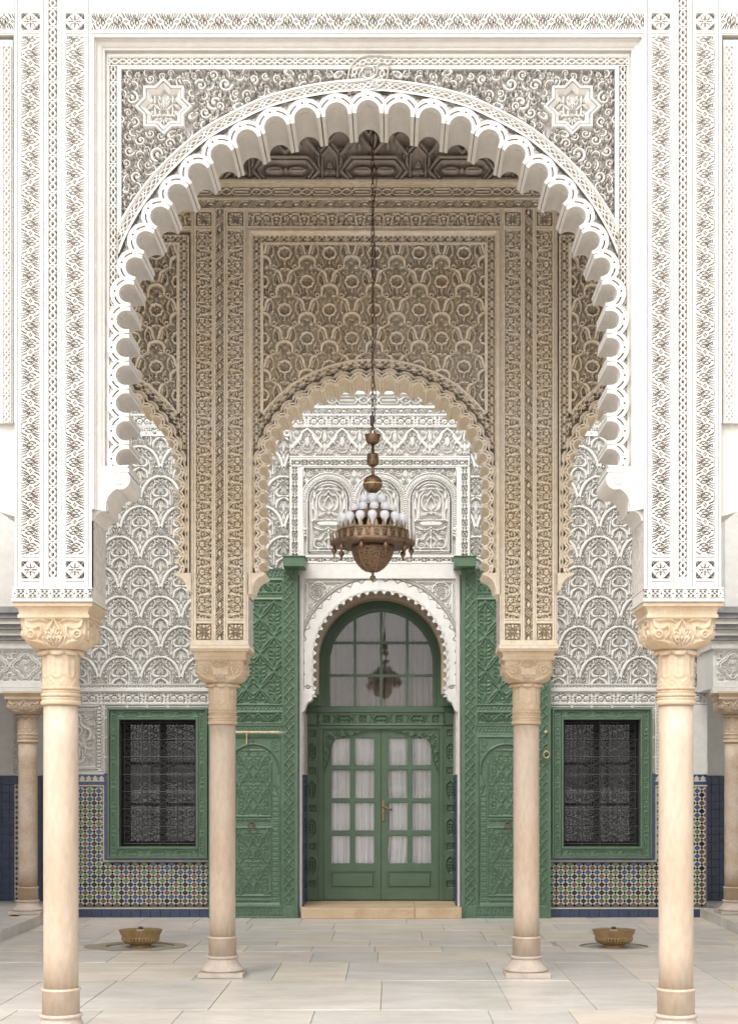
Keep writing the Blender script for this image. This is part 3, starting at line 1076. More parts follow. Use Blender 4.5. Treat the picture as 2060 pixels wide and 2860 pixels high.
def lobes(A, pl, k, drop_c, y0, y1, m, parent, name='arch_lobe', slots=True):
    res = []
    n = len(A.P)
    for i in range(n):
        p1 = np.linalg.norm(A.P[i] - A.P[i - 1]) / 2 if i > 0 else np.linalg.norm(A.P[1] - A.P[0]) / 2
        p2 = np.linalg.norm(A.P[i + 1] - A.P[i]) / 2 if i < n - 1 else np.linalg.norm(A.P[-1] - A.P[-2]) / 2
        # turning of the curve over one pitch decides how far the tips close up
        a = max(0, i - 1); b = min(n - 1, i + 1)
        ang = math.acos(max(-1, min(1, float(A.tan[a] @ A.tan[b])))) / max(1, b - a)
        drop = 1 - 50 * k * ang / (p1 + p2)
        res.append(obj(name, lobe_prism(pl, A.P[i], A.tan[i], A.nrm[i], p1, p2, k, drop, y0, y1, slots).mesh(name, m), m, parent))
    return res


def arch_strip(A, n0, n1, c, s0=None, s1=None):
    s0, s1 = 0 if s0 is None else s0, A.L if s1 is None else s1
    return Cv(s1 - s0, n1 - n0, c), s0, s1


# ================================================================== the front arcade wall
FW = empty('front_arcade_wall', (0, 9.59, 0), 'white carved stucco front wall pierced by the one huge scalloped arch', 'arcade wall')
FY, FD = 9.59, 0.05
half_F = [(1027, 257), (933.5, 263.6), (842, 279), (752, 304.5), (668, 344), (591, 388), (522, 444.5), (461.5, 506), (410, 574), (367.6, 647.5), (336, 726), (316.5, 806), (309, 885),
          (307.3, 964), (307, 1042.5), (307, 1121), (307, 1199), (307, 1277)]
AF = Arch(half_F, XF)


def mir_x(L, xc): return [(2 * xc - x, y) for x, y in L][::-1]


def pts(pl, L): return [(pl.X(x), pl.Z(y)) for x, y in L]


op = AF.outline(3, 6)
_c = [(255, 1684), (255, 1450), (268, 1430), (289, 1422), (292, 1396), (303, 1374), (303, 1290)]
core = _c + op + mir_x(_c, XF)
_side = [(41, 1684), (41, 1440), (-8, 1425), (-40, 1380), (-50, 1200), (-70, 1000), (-150, 760), (-300, 540), (-520, 360), (-780, 300), (-1040, 360), (-1260, 540), (-1410, 760), (-1490, 1000), (-1510, 1200), (-1520, 1380), (-1600, 1440), (-1600, 2920), (-1850, 2920), (-1850, -420)]  # pier edge, then unseen outer bays extended to block side light
outer = (mir_x(_side[::-1], XF) if False else [(2 * XF - x, y) for x, y in _side]) + _side[::-1]
mb = MB().prism([pts(F, core + outer)], 9.752, 10.07)
o = mb.build('wall_core', PL_F, FW)
fr = [(255, 1684), (255, 1450), (268, 1430), (288, 1422), (288, 128), (2 * XF - 288, 128), (2 * XF - 288, 1422), (2 * XF - 268, 1430), (2 * XF - 255, 1450), (2 * XF - 255, 1684)]
MB().prism([pts(F, fr + outer)], FY + FD + 0.001, 9.75).build('wall_face', PL_F, FW)
# plain fillets between the carved bands
for sgn in (0, 1):
    mb = MB()
    def bx(x0, x1, y0, y1, f=FY, b=FY + FD + 0.004):
        if sgn: x0, x1 = 2 * XF - x1, 2 * XF - x0
        mb.pbox(F, x0, x1, y0, y1, f, b)
    for x0, x1 in ((41, 48.2), (49.6, 59), (111.2, 120.6), (122, 131.6), (162.4, 172.4), (173.8, 182.8), (235.4, 246.2), (247.6, 256.2)):
        bx(x0, x1, -60, 1641)
    for a, b in ((59, 111.2), (182.8, 235.4)):
        for y0, y1 in ((-60, 35.5), (82.5, 91.4), (92.8, 100), (1549, 1557), (1558.6, 1567), (1616, 1623.4), (1625, 1641)):
            bx(a, b, y0, y1)
    bx(131.6, 162.4, 1612, 1641)
    bx(38.5, 40.6, 96, 1180); bx(-60, 33.6, 106, 1180, FY + 0.02, FY + FD + 0.01)
    bx(-60, 40, 82.5, 91.4); bx(-60, 40, -60, 35.5); bx(-60, 40.6, 92.8, 96)
    mb.build('pilaster_fillet', PL_F, FW)
mb = MB()
for y0, y1 in ((-60, 35.5), (82.5, 91.4), (93, 96)):
    mb.pbox(F, 256.6, 2 * XF - 256.6, y0, y1, FY, FY + FD + 0.004)
mb.build('frieze_fillet', PL_F, FW)
# pier bands
both(relief('chain_band', tiled(t_chain(26, 57.5), 26, 57.5, 26, 1060, 0, 0), F, 4, 122, 30, 1180, FY + 0.010, 0.03, PL_F, FW))
Hfz = tiled(t_bud(), 51.4, 95.0, 51.4, 100, 0, 0).T
both(relief('carved_frieze', Hfz, F, -60, 35.5, 40, 82.5, FY, FD, PL_F, FW))
Hb = t_bud()
Lb = 1549 - 100
me = relief_mesh('carved_bud_band', tiled(Hb, 51.4, 95.0, 52, Lb, 0, 20), F, 59.2, 100, 111.1, 1549, FY, FD, PL_F)
b1 = obj('carved_bud_band', me, PL_F, FW)
b2 = shifted(b1, (183.0 - 59.2) * F.s)
both(b1); both(b2)
Hc = t_chain()
c1 = relief('chain_band', tiled(Hc, 30, 51.4, 30, 1612 + 60, 0, 20), F, 131.8, -60, 162.2, 1612, FY, FD, PL_F, FW)
both(c1)
Hq = t_rosette()
q1 = relief('rosette_tile', Hq, F, 59.2, 35.5, 111.1, 82.5, FY, FD, PL_F, FW)
q2 = shifted(q1, (183.0 - 59.2) * F.s)
q3 = relief('rosette_tile', Hq, F, 59.2, 1567, 111.1, 1616, FY, FD, PL_F, FW)
q4 = shifted(q3, (183.0 - 59.2) * F.s)
for q in (q1, q2, q3, q4): both(q)
H = tiled(Hb, 51.4, 95.0, 51.4, 2 * (XF - 257), 0, 0).T
relief('carved_frieze', H, F, 257, 35.5, 2 * XF - 257, 82.5, FY, FD, PL_F, FW)
# foot of the piers: a pierced frieze that stands proud, and pitted flanks
Hs = t_star_holes()
fz = relief('pierced_foot_frieze', tiled(Hs, 29, 33, 29, 222, 0, 8).T, F, 35, 1646, 257, 1672, 9.572, 0.04, PL_F, FW)
both(fz)
for sgn in (1, -1):
    mb = MB()
    def fx(x): return F.X(x) if sgn == 1 else -F.X(x)
    for y0, y1, e, f in ((1641, 1645.6, 1.5, 9.576), (1672.4, 1681, 3, 9.568), (1645.6, 1672.4, 0, 9.613)):
        mb.box(fx(37 - e), fx(257 + e), f, 10.07 + (9.59 - f), F.Z(y0), F.Z(y1))
    mb.build('pier_foot', PL_F, FW)
    MB().box(fx(255), fx(256.2), FY + 0.004, 10.066, F.Z(1452), F.Z(1640)).build('pier_flank', PITTED, FW)
# stepped frame round the arch field
mb = MB()
prof = [(0, 9.59), (6, 9.59), (6, 9.608), (10, 9.608), (12, 9.622), (14, 9.624)] + [(14 + 14 * math.sin(R(a)), 9.624 + 0.034 * (1 - math.cos(R(a)))) for a in range(15, 91, 15)] + [(32, 9.660), (32, 9.667), (38.5, 9.667), (38.5, 9.755)]
frame_sweep(mb, F, 257, 96.5, 2 * XF - 257, 1422, prof)
mb.build('frame_moulding', PL_F, FW)
# field: guilloche, fillets, spandrels
FYf = 9.660
wg = 26
cv_per = 57.5
gv = relief('guilloche_border', tiled(t_chain(wg, cv_per), wg, cv_per, wg, 1150, 0, 10), F, 297, 168.6, 323, 1320, FYf, 0.055, PL_F, FW)
both(gv)
ng = int(round((2 * (XF - 297)) / cv_per))
relief('guilloche_border', tiled(t_chain(wg, 2 * (XF - 297) / ng), wg, 2 * (XF - 297) / ng, wg, 2 * (XF - 297)).T, F, 297, 142.5, 2 * XF - 297, 168.5, FYf, 0.055, PL_F, FW)
mb = MB()
mb.pbox(F, 323.2, 2 * XF - 323.2, 169.2, 177, FYf, 9.755)
for s_ in (0, 1):
    for x0, x1, y0, y1 in ((323.2, 333, 177, 640), (293, 296.8, 133, 1385)):
        if s_: x0, x1 = 2 * XF - x1, 2 * XF - x0
        mb.pbox(F, x0, x1, y0, y1, FYf, 9.755)
mb.pbox(F, 296.8, 2 * XF - 296.8, 135, 142, FYf, 9.755)
mb.build('field_fillet', PL_F, FW)


def spandrel():
    x0, y0, x1, y1 = 333.0, 177.0, 1027.0, 660.0
    v = Cv(x1 - x0, y1 - y0, 1.2)
    gx, gy = np.meshgrid(v.xs + x0, v.ys + y0)
    ol = np.array(AF.outline(50, 3))
    ol = ol[ol[:, 0] < 1030]
    ol = ol[ol[:, 1] < 760]
    o_ = np.argsort(ol[:, 0])
    yc = np.interp(gx, ol[o_, 0], ol[o_, 1])
    keep = (gy < yc + 3)
    # star panel
    cx, cy = 452, 282
    dx, dy = gx - cx, gy - cy
    f = np.minimum(np.maximum(abs(dx), abs(dy)), (abs(dx) + abs(dy)) / math.sqrt(2))
    st = Cv(170, 170, v.c)
    st.mir = True
    st.T = (-85, -85, 1)
    for x in (12, 25):
        st.stroke([(x, -30), (x, 22), (x + 6, 24)], [2.6, 2, 2.4])
    st.stroke([(0, 22), (32, 22)], 1.8)
    st.fan((0, 14), 44, -140, -40, 5, 3.4, 0.95, 8)
    st.fan((0, 26), 24, 30, 150, 5, 3.2, 0.95, 4)
    st.leaf((30, -10), (48, 4), 5).leaf((30, 10), (46, 26), 5).leaf((32, -16), (40, -34), 4).leaf((4, 0), (9, -20), 3).leaf((14, 30), (30, 36), 4)
    st.T = (0, 0, 1)
    star = Cv.fill
    v.T = (x0, y0, 1)
    v.gap = 1.0
    zx = lambda x: 300 + x / 4.085
    zy = lambda y: 130 + y / 4.085
    cur = [(330, 260, 40, 30, 1), (470, 300, 50, 200, -1), (810, 320, 46, 120, 1), (700, 235, 34, 0, -1), (1050, 375, 62, 200, 1), (1190, 255, 52, 90, -1), (1330, 360, 72, 10, 1), (975, 262, 36, 60, 1),
           (1210, 570, 84, 190, -1), (1100, 690, 58, 20, 1), (1440, 520, 58, 300, -1), (1585, 480, 50, 150, 1), (225, 1130, 54, 20, 1), (355, 1005, 62, 260, -1), (555, 1165, 78, 100, 1), (690, 1045, 52, 0, -1),
           (310, 1425, 66, 40, 1), (255, 520, 66, 290, 1), (285, 790, 54, 100, -1), (200, 330, 44, 60, -1), (940, 540, 50, 40, 1), (1560, 280, 44, 200, -1), (210, 960, 44, 10, 1), (470, 930, 48, 190, -1), (590, 960, 44, 30, 1),
           (440, 1290, 48, 300, 1), (210, 690, 40, 200, 1), (1000, 830, 40, 10, 1), (880, 250, 36, 200, -1), (1340, 640, 40, 30, 1), (190, 1270, 44, 100, -1), (610, 270, 38, 100, 1), (420, 1120, 40, 20, -1)]
    for x, y, r, a, s_ in cur[::1]:
        v.curl((zx(x), zy(y)), r / 4.085 * 1.12, a, s_, r / 4.085 * 0.21, 1.0, 7)
    rg = random.Random(4)
    for i, (x, y, r) in enumerate(((705, 205, 13), (738, 196, 11), (705, 232, 9), (772, 202, 13), (806, 208, 10), (845, 198, 12), (880, 190, 10), (918, 192, 11), (958, 190, 10), (655, 244, 11), (985, 192, 8), (690, 262, 9), (610, 280, 12), (640, 290, 8), (740, 228, 8))):
        v.curl((x, y), r, rg.uniform(0, 360), 1 if i % 2 else -1, r * 0.23, 1.0, 5)
    for x, y, a in ((zx(965), zy(715), -35), (zx(725), zy(930), -25), (zx(195), zy(1555), -70), (806, 186, 20), (945, 190, -30), (zx(1480), zy(610), -20)):
        d = (15 * math.cos(R(a)), 15 * math.sin(R(a)))
        v.leaf((x - d[0], y - d[1]), (x + d[0], y + d[1]), 10, 0, 1.0, 0.3, False)
        for i in range(-2, 3):
            for j in (-1, 0, 1):
                v.dot((x + d[0] * i * 0.24 - d[1] * j * 0.24, y + d[1] * i * 0.24 + d[0] * j * 0.24), 1.1, 0.25, cut=True)
    v.T = (0, 0, 1)
    fm = keep & (f > 62) & (gy < yc - 5)
    rg9 = np.random.default_rng(31)
    v.ol = 1.0
    for rr, n in ((21.0, 900), (15.0, 1200), (10.5, 1500)):
        for _ in range(n):
            j, i = rg9.integers(0, v.H.shape[0]), rg9.integers(0, v.H.shape[1])
            kk = int(rr * 0.62 / v.c)
            if not fm[j, i]: continue
            p = v.H[max(0, j - kk):j + kk + 1, max(0, i - kk):i + kk + 1]
            if np.mean(p > 0.2) > 0.17: continue
            a0 = rg9.uniform(0, 2 * math.pi)
            bd = rg9.choice((-1, 1)) * rg9.uniform(1.2, 2.6)
            v.frond((v.xs[i] - rr * 0.8 * math.cos(a0 + bd / 2), v.ys[j] - rr * 0.8 * math.sin(a0 + bd / 2)), a0, rr * 1.7, bd, 1.0, 4)
    v.ol = 0
    v.fill(900, 6, 12, 0.95, 0.2, fm, 0.3)
    Hh = v.H
    inn = np.zeros_like(Hh)
    j0, i0 = int(round((cy - 85 - y0) / v.c)), int(round((cx - 85 - x0) / v.c))
    hh, ww = st.H.shape
    inn[j0:j0 + hh, i0:i0 + ww] = st.H[:, :][:inn.shape[0] - j0, :inn.shape[1] - i0]
    Hh = np.where(f < 59, 0.0, Hh)
    Hh = np.where((f >= 50) & (f < 57.5), 1.1, Hh)
    Hh = np.where((f >= 36) & (f < 48), 0.55 + 0.5 * (f - 36) / 12, Hh)
    Hh = np.where(f < 36, 0.15 + 0.6 * inn, Hh)
    return Hh, keep, (x0, y0, x1, y1)


Hsp, kp, (sx0, sy0, sx1, sy1) = spandrel()
spn = relief('spandrel_carving', Hsp, F, sx0, sy0, sx1, sy1, FYf, 0.06, PL_F, FW, keep=kp)
both(spn)


def strip(name, H, A, n0, n1, s0, s1, pl, Y, depth, m, parent, keep=None):
    """bend a straight carved band round an arch; H rows run from the outer edge n1 in to n0"""
    return relief(name, H, pl, s0, n1, s1, n0, Y, depth, m, parent, warp=A.warp, keep=keep)


def band_keep(A, H, n0, n1, s0, s1, fn):
    S, N = np.meshgrid(np.linspace(s0, s1, H.shape[1]), np.linspace(n1, n0, H.shape[0]))
    x, y = A.warp(S, N)
    return fn(x, y, N)


inF = lambda x, y, N: (x > 324) & (x < 2 * XF - 324) & (y < 760)
ns = int(round(AF.L / 57.5))
Hg = tiled(t_chain(22, AF.L / ns), 22, AF.L / ns, 22, AF.L).T
strip('arch_guilloche', Hg, AF, 23, 45, 0, AF.L, F, 9.655, 0.06, PL_F, FW, band_keep(AF, Hg, 23, 45, 0, AF.L, inF))
for n0, n1 in ((17.5, 22.2), (45.8, 52)):
    Hr = np.ones((3, int(AF.L / 5)))
    strip('arch_rail', Hr, AF, n0, n1, 0, AF.L, F, 9.652, 0.07, PL_F, FW, band_keep(AF, Hr, n0, n1, 0, AF.L, inF))
cvl, _, _ = arch_strip(AF, -17, 17, 1.8)
for i in range(len(AF.P) - 1):
    sm = (AF.sl[i] + AF.sl[i + 1]) / 2
    cvl.T = (-sm, 0, 1)
    cvl.T = (0, 0, 1)
    cvl.leaf((sm, 25), (sm, 6), 4.5, 0, 0.95)
    for s_ in (1, -1):
        cvl.leaf((sm, 22), (sm + s_ * 12, 8), 4, -0.15 * s_, 0.95)
        cvl.leaf((sm + s_ * 8, 12), (sm + s_ * 22, 3.5), 3.4, -0.1 * s_, 0.95)
strip('arch_leaf_band', cvl.H, AF, -17, 17, 0, AF.L, F, 9.657, 0.05, PL_F, FW)
lobes(AF, F, 1.0, 0.95, 9.630, 10.07, PL_F, FW)
# corbels where the arch lands on the piers
cor = [(250, 1300), (356, 1294), (350, 1305)] + [(331 + 29 * math.cos(R(a)), 1334 + 29 * math.sin(R(a))) for a in range(-58, 111, 14)] + [(311, 1368), (300, 1380), (294, 1396), (291.5, 1412), (291.5, 1424), (280, 1424), (270, 1430), (263, 1440), (259, 1452), (250, 1452)]
eye = sp(spiral((331, 1334), 17, 4, -170, -1.15, 24), 2)
for sg in (1, -1):
    L = cor if sg == 1 else mir_x(cor, XF)
    mb = MB().prism([pts(F, L)], 9.634, 10.068)
    mb.build('arch_corbel', PL_F, FW)
    e = [(x if sg == 1 else 2 * XF - x, y) for x, y in eye]
    MB().tube([F.at(x, y, 0.046) for x, y in e], 0.0075, 6).build('corbel_volute', PL_F, FW)
    e = [(x if sg == 1 else 2 * XF - x, y) for x, y in sp([(352, 1300), (330, 1312), (312, 1328), (318, 1346)], 5)]
    MB().tube([F.at(x, y, 0.046) for x, y in e], 0.006, 6).build('corbel_volute', PL_F, FW)


# the knot over the crown
def knot():
    v = Cv(124, 106, 1.6)
    v.T = (968, 138, 1)
    for r_, hw in ((13.5, 2.4), (23, 3.0), (46, 3.4)):
        pass
    v.dot((1027, 188), 21, 1.0)
    v.dot((1027, 188), 14.5, 0.0, cut=True)
    v.fan((1027, 200), 24, -150, -30, 5, 2.6, 0.95, 4)
    up = sp([(1092, 158), (1030, 156), (1003, 166), (989, 186), (986, 202)], 6)
    dn = sp([(966, 232), (1010, 228), (1044, 220), (1062, 204), (1067, 188), (1067, 176)], 6)
    for path in (up, dn):
        v.stroke(path, 17.5, 1.0)
        v.stroke(path, 13.5, 0.05, cut=True)
        P = np.array(path)
        d = np.r_[0, np.cumsum(np.linalg.norm(np.diff(P, axis=0), axis=1))]
        t = np.gradient(P, axis=0); t /= np.linalg.norm(t, axis=1)[:, None]
        S = np.linspace(0, d[-1], 60)
        bx_, by_ = np.interp(S, d, P[:, 0]), np.interp(S, d, P[:, 1])
        tx_, ty_ = np.interp(S, d, t[:, 0]), np.interp(S, d, t[:, 1])
        for s_ in (1, -1):
            o_ = s_ * 6.5 * np.sin(2 * math.pi * S / 36)
            v.stroke(list(zip(bx_ + ty_ * o_, by_ - tx_ * o_)), 2.4, 0.95)
    keep = v.H > 0.001
    k2 = keep.copy()
    for a in (-2, -1, 1, 2):
        k2 |= np.roll(keep, a, 0) | np.roll(keep, a, 1)
    return v.H, k2


Hk, kk = knot()
relief('crown_knot', Hk, F, 968, 138, 1092, 244, 9.646, 0.05, PL_F, FW, keep=kk)


# ================================================================== the inner arcade wall (three bays, set back behind the big arch)
MW = empty('inner_arcade_wall', (0, 12.9, 0), 'cream carved arcade wall with three scalloped arches, set back in shade behind the big arch', 'arcade wall')
MY, MD = 12.9, 0.07
MYf = 12.93                      # arch fields sit back a little
half_M = [(1044, 1043.5), (999.9, 1045), (955, 1052.7), (913.7, 1066), (874.3, 1083.8), (837, 1107), (803.5, 1135), (775.5, 1165), (752.5, 1198.6), (735, 1235.5), (723, 1275), (717, 1314),
          (716, 1353), (716, 1392), (716, 1431), (716, 1470), (716, 1509), (716, 1548), (716, 1586)]
AM = Arch(half_M, XM)
BAY = 862.0
opM = AM.outline(1.5, 5)
pe = 692.0                       # inner edge of the left pier of the middle bay
inner = [(pe, 1812), (pe, 1650), (714, 1606)] + opM + [(2 * XM - 714, 1606), (2 * XM - pe, 1650), (2 * XM - pe, 1812)]
core = []
for k in (-1, 0, 1):
    core += [(x + k * BAY, y) for x, y in inner]
x0w, x1w = pe - BAY - 162, 2 * XM - pe + BAY + 162
core = [(x0w, 1812)] + core + [(x1w, 1812), (x1w, 230), (x0w, 230)]
MB().prism([pts(M, core)], 13.014, 13.36).build('wall_core', PL_M, MW)
PX = XM - BAY / 2                # pier axis (613)
# piers: two acanthus bands and a trellis between them
mb = MB()
fills = [(PX - 78, PX - 71.8), (PX - 70.6, PX - 66), (PX - 22.4, PX - 19), (PX - 18, PX - 11.4), (PX + 11.4, PX + 18), (PX + 19, PX + 22.4), (PX + 66, PX + 70.6), (PX + 71.8, PX + 78)]
fills = [(PX - 80, PX - 77), (PX - 76, PX - 72.6), (PX - 71.6, PX - 66.4), (PX - 22.2, PX - 17.8), (PX - 16.8, PX - 11.6), (PX + 11.6, PX + 16.8), (PX + 17.8, PX + 22.2), (PX + 66.4, PX + 71.6), (PX + 72.6, PX + 76), (PX + 77, PX + 80)]
for x0, x1 in fills:
    mb.pbox(M, x0, x1, 582, 1788, MY, 13.013)
for sx in (-44.3, 44.3):
    for y0, y1 in ((582, 590.5), (630.5, 636.4), (637.6, 642), (1727.5, 1731.8), (1733, 1741), (1788, 1800)):
        mb.pbox(M, PX + sx - 22, PX + sx + 22, y0, y1, MY, 13.013)
mb.pbox(M, PX - 11.6, PX + 11.6, 1788, 1800, MY, 13.013)
mb.pbox(M, PX - 80, PX + 80, 1788.5, 1799, MY - 0.002, 12.974)
f1 = mb.build('pilaster_fillet', PL_M, MW)
Hf = t_fleur()
bA = relief('acanthus_band', tiled(Hf, 43.8, 78.3, 43.8, 1727.5 - 642, 0, 12), M, PX - 66.2, 642, PX - 22.4, 1727.5, MY, MD, PL_M, MW)
bB = obj('acanthus_band', relief_mesh('acanthus_band', tiled(Hf, 43.8, 78.3, 43.8, 1727.5 - 642, 0, 12)[:, ::-1], M, PX + 22.4, 642, PX + 66.2, 1727.5, MY, MD, PL_M), PL_M, MW)
Ht = t_lattice()
bC = relief('trellis_band', tiled(Ht, 22.5, 47.7, 22.5, 1788 - 582, 0, 16), M, PX - 11.4, 582, PX + 11.4, 1788, MY, MD, PL_M, MW)
Hss = t_star_square(43)
sq = []
for sx in (-44.3, 44.3):
    for y0 in (590.5, 1741):
        sq.append(relief('star_tile', Hss, M, PX + sx - 21.8, y0, PX + sx + 21.8, y0 + (40 if y0 < 600 else 47), MY, MD, PL_M, MW))
for o_ in [f1, bA, bB, bC] + sq:
    both(o_)
mb = MB()
for s_ in (1, -1):
    def mx(x): return M.X(x) if s_ == 1 else -M.X(x)
    for y0, y1, e, f in ((1799, 1803.2, 1.5, MY - 0.006), (1803.8, 1811.6, 2.5, MY - 0.012)):
        mb.box(mx(PX - 80 - e), mx(PX + 80 + e), f, 13.36 + (MY - f), M.Z(y0), M.Z(y1))
    mb.box(mx(PX - 79), mx(PX + 79), 13.015, 13.355, M.Z(1640), M.Z(1799))
mb.build('pier_foot', PL_M, MW)
for s_ in (1, -1):
    for q in (1, -1):
        x = PX + q * 79.4
        a, b = (M.X(x), M.X(x + q * 0.9))
        MB().box(s_ * a, s_ * b, MY + 0.004, 13.35, M.Z(1668), M.Z(1796)).build('pier_flank', PITTED, MW)

# long horizontals above the arches
W0, W1 = XM - 760, XM + 760
mb = MB()
for y0, y1, f in ((505, 513, 12.865), (513.6, 519, 12.885), (550, 553, 12.892), (553.6, 557.5, 12.88), (580, 582, MY)):
    mb.pbox(M, W0, W1, y0, y1, f, 13.013)
mb.build('string_moulding', PL_M, MW)


def t_oval_chain(w=28.0, per=112.0, c=1.4):
    v = Cv(w, per, c, 0, wy=True)
    for s_ in (1, -1):
        v.stroke([(w / 2 + s_ * w * .27 * abs(math.sin(math.pi * y / 28.0)) ** 0.8, y) for y in np.linspace(0, 56, 29)], 2.0)
        v.stroke([(w / 2, 56), (w / 2 + s_ * w * .27, 62), (w / 2 + s_ * w * .27, 106), (w / 2, 112)], 2.0)
        v.stroke([(w / 2 + s_ * w * .46, -1), (w / 2 + s_ * w * .30, 5)], 1.6).stroke([(w / 2 + s_ * w * .46, 29), (w / 2 + s_ * w * .30, 24)], 1.6)
        v.stroke([(w / 2 + s_ * w * .46, 57), (w / 2 + s_ * w * .3, 52)], 1.6)
    v.stroke([(w / 2, 65), (w / 2, 103)], 2.8, 0.95, 0.3)
    for y in (14, 42): v.stroke([(w / 2, y - 6), (w / 2, y), (w / 2, y + 6)], [0.5, 2.2, .5], 0.9)
    for x in (0.3, w - 0.3): v.stroke([(x, -1), (x, per + 1)], 2.0)
    return v.H


relief('oval_chain_band', tiled(t_oval_chain(), 28, 112, 28, W1 - W0, 0, 30).T, M, W0, 519.5, W1, 549.5, 12.89, MD, PL_M, MW)
Hh = tiled(Ht, 22.5, 47.7, 22.5, W1 - W0, 0, 5).T
relief('trellis_band', Hh, M, W0, 558, W1, 579.6, 12.895, MD, PL_M, MW)
for k in (-1, 0, 1):
    xc = XM + k * BAY
    xa, xb = max(W0, xc - BAY / 2 + 80.5), min(W1, xc + BAY / 2 - 80.5)
    n = max(1, round((xb - xa) / 78.3))
    Hfr = tiled(t_fleur(40, (xb - xa) / max(1, round((xb - xa) / 78.3))), 40, (xb - xa) / n, 40, xb - xa).T
    relief('acanthus_frieze', Hfr, M, xa, 590.5, xb, 630.5, MY, MD, PL_M, MW)
    mb = MB()
    mb.pbox(M, xa, xb, 582.4, 590.3, MY, 13.013).pbox(M, xa, xb, 630.7, 636.4, MY, 13.013).pbox(M, xa, xb, 637.4, 640, MY, 13.013)
    if k == 0:
        xl, xr = XM - 350.5, XM + 350.5
        prof = [(0, MY)] + [(1.5 + 9 * math.sin(R(a)), MY + 0.03 * (1 - math.cos(R(a)))) for a in range(0, 91, 15)] + [(12, MYf)]
        prof = [(0, 13.013), (0, MY), (2.5, MY - 0.008), (6, MY - 0.010), (9.5, MY - 0.002), (11.5, MYf - 0.004), (12.5, MYf), (13, 13.013)]
        frame_sweep(mb, M, xl, 640, xr, 1660, prof)
    mb.build('panel_moulding', PL_M, MW)

# the arch field of one bay, repeated to either side
Hx = t_crossband()
cb_per = 27.0
xl, xr = XM - 340.5, XM + 340.5
mid = []
mid.append(relief('cross_band', tiled(Hx, 21, cb_per, 21, 1250 - 655, 0, 0), M, xl + 0.5, 655, xl + 21.5, 1250, MYf, MD, PL_M, MW))
rb = both(mid[0])
nb = round((xr - xl - 44) / cb_per)
mid.append(relief('cross_band', tiled(t_crossband(17.5, (xr - xl - 44) / nb), 17.5, (xr - xl - 44) / nb, 17.5, xr - xl - 44).T, M, xl + 22, 654.5, xr - 22, 672, MYf, MD, PL_M, MW))
mb = MB()
mb.pbox(M, xl + 22, xl + 31, 672.5, 1150, MYf, 13.013).pbox(M, xr - 31, xr - 22, 672.5, 1150, MYf, 13.013).pbox(M, xl + 31, xr - 31, 672.5, 679, MYf, 13.013)
mb.pbox(M, xl - 0.5, xr + 0.5, 652.4, 654.2, MYf, 13.013)
mb.pbox(M, xl - 4, xl + 0.4, 655, 1660, MYf, 13.013).pbox(M, xr - 0.4, xr + 4, 655, 1660, MYf, 13.013)
mid.append(mb.build('field_fillet', PL_M, MW))
Hs_ = t_sebka_grape()
sw, sh = xr - xl - 62, 1160 - 679
Hs2 = tiled(Hs_, 125.5, 159.0, sw, sh, (62.75 - sw / 2) % 125.5, (62.7 - 0) * 0 + (159.0 - 55) % 159.0)
v_ = np.array(AM.outline(34, 3))
gx, gy = np.meshgrid(np.linspace(xl + 31, xr - 31, Hs2.shape[1]), np.linspace(679, 1160, Hs2.shape[0]))
up = v_[(v_[:, 1] < 1230)]
o_ = np.argsort(up[:, 0])
kp = gy < np.interp(gx, up[o_, 0], up[o_, 1]) + 3
mid.append(relief('grape_net_panel', Hs2, M, xl + 31, 679, xr - 31, 1160, MYf, 0.08, PL_M, MW, keep=kp))
ns = int(round(AM.L / 30))
Hb2 = tiled(t_crossband(18.4, AM.L / ns), 18.4, AM.L / ns, 18.4, AM.L).T
inM = lambda x, y, N: (x > xl + 20) & (x < xr - 20) & (y < 1330)
mid.append(strip('arch_cross_band', Hb2, AM, 19.5, 38, 0, AM.L, M, MYf - 0.004, MD, PL_M, MW, band_keep(AM, Hb2, 19.5, 38, 0, AM.L, inM)))
Hr = np.ones((3, int(AM.L / 4)))
mid.append(strip('arch_rail', Hr, AM, 38.3, 44, 0, AM.L, M, MYf - 0.006, 0.05, PL_M, MW, band_keep(AM, Hr, 38.3, 44, 0, AM.L, lambda x, y, N: (x > xl + 26) & (x < xr - 26) & (y < 1160))))
# scalloped mouldings that echo the lobes
cvs, _, _ = arch_strip(AM, 4.6, 22, 1.25)
sl = AM.sl
pit = np.r_[np.diff(sl), sl[-1] - sl[-2]]
for i, s_ in enumerate(sl):
    p = pit[min(i, len(pit) - 1)]
    cvs.T = (0, 0, 1)
    ny = cvs.H.shape[0]
for rr, hh in ((1.0, 0.62), (0.72, 0.86)):
    for i, s_ in enumerate(sl):
        p = (pit[i] if i < len(pit) else pit[-1])
        cvs.dot((s_, 28 + (4 if rr == 1.0 else 5)), p * (0.66 if rr == 1.0 else 0.52) , hh)
cvs.H[-4:, :] = np.maximum(cvs.H[-4:, :], 0.6)
mid.append(strip('arch_scallop', cvs.H, AM, 4.6, 22, 0, AM.L, M, MYf - 0.028, 0.07, PL_M, MW, keep=(cvs.H > 0.3)))
mid += lobes(AM, M, 0.46, 0.95, MYf - 0.032, 13.36, PL_M, MW)
corM = [(688, 1600), (741, 1600), (738, 1606), (731, 1609), (722, 1613), (714, 1620), (708, 1630), (705, 1640), (704, 1649), (698, 1650), (695, 1655), (693, 1662), (688, 1662)]
for sg in (1, -1):
    L = corM if sg == 1 else mir_x(corM, XM)
    mid.append(MB().prism([pts(M, L)], MYf - 0.03, 13.358).build('arch_corbel', PL_M, MW))
for k in (-1, 1):
    for o_ in mid + [rb]:
        shifted(o_, k * BAY * M.s)

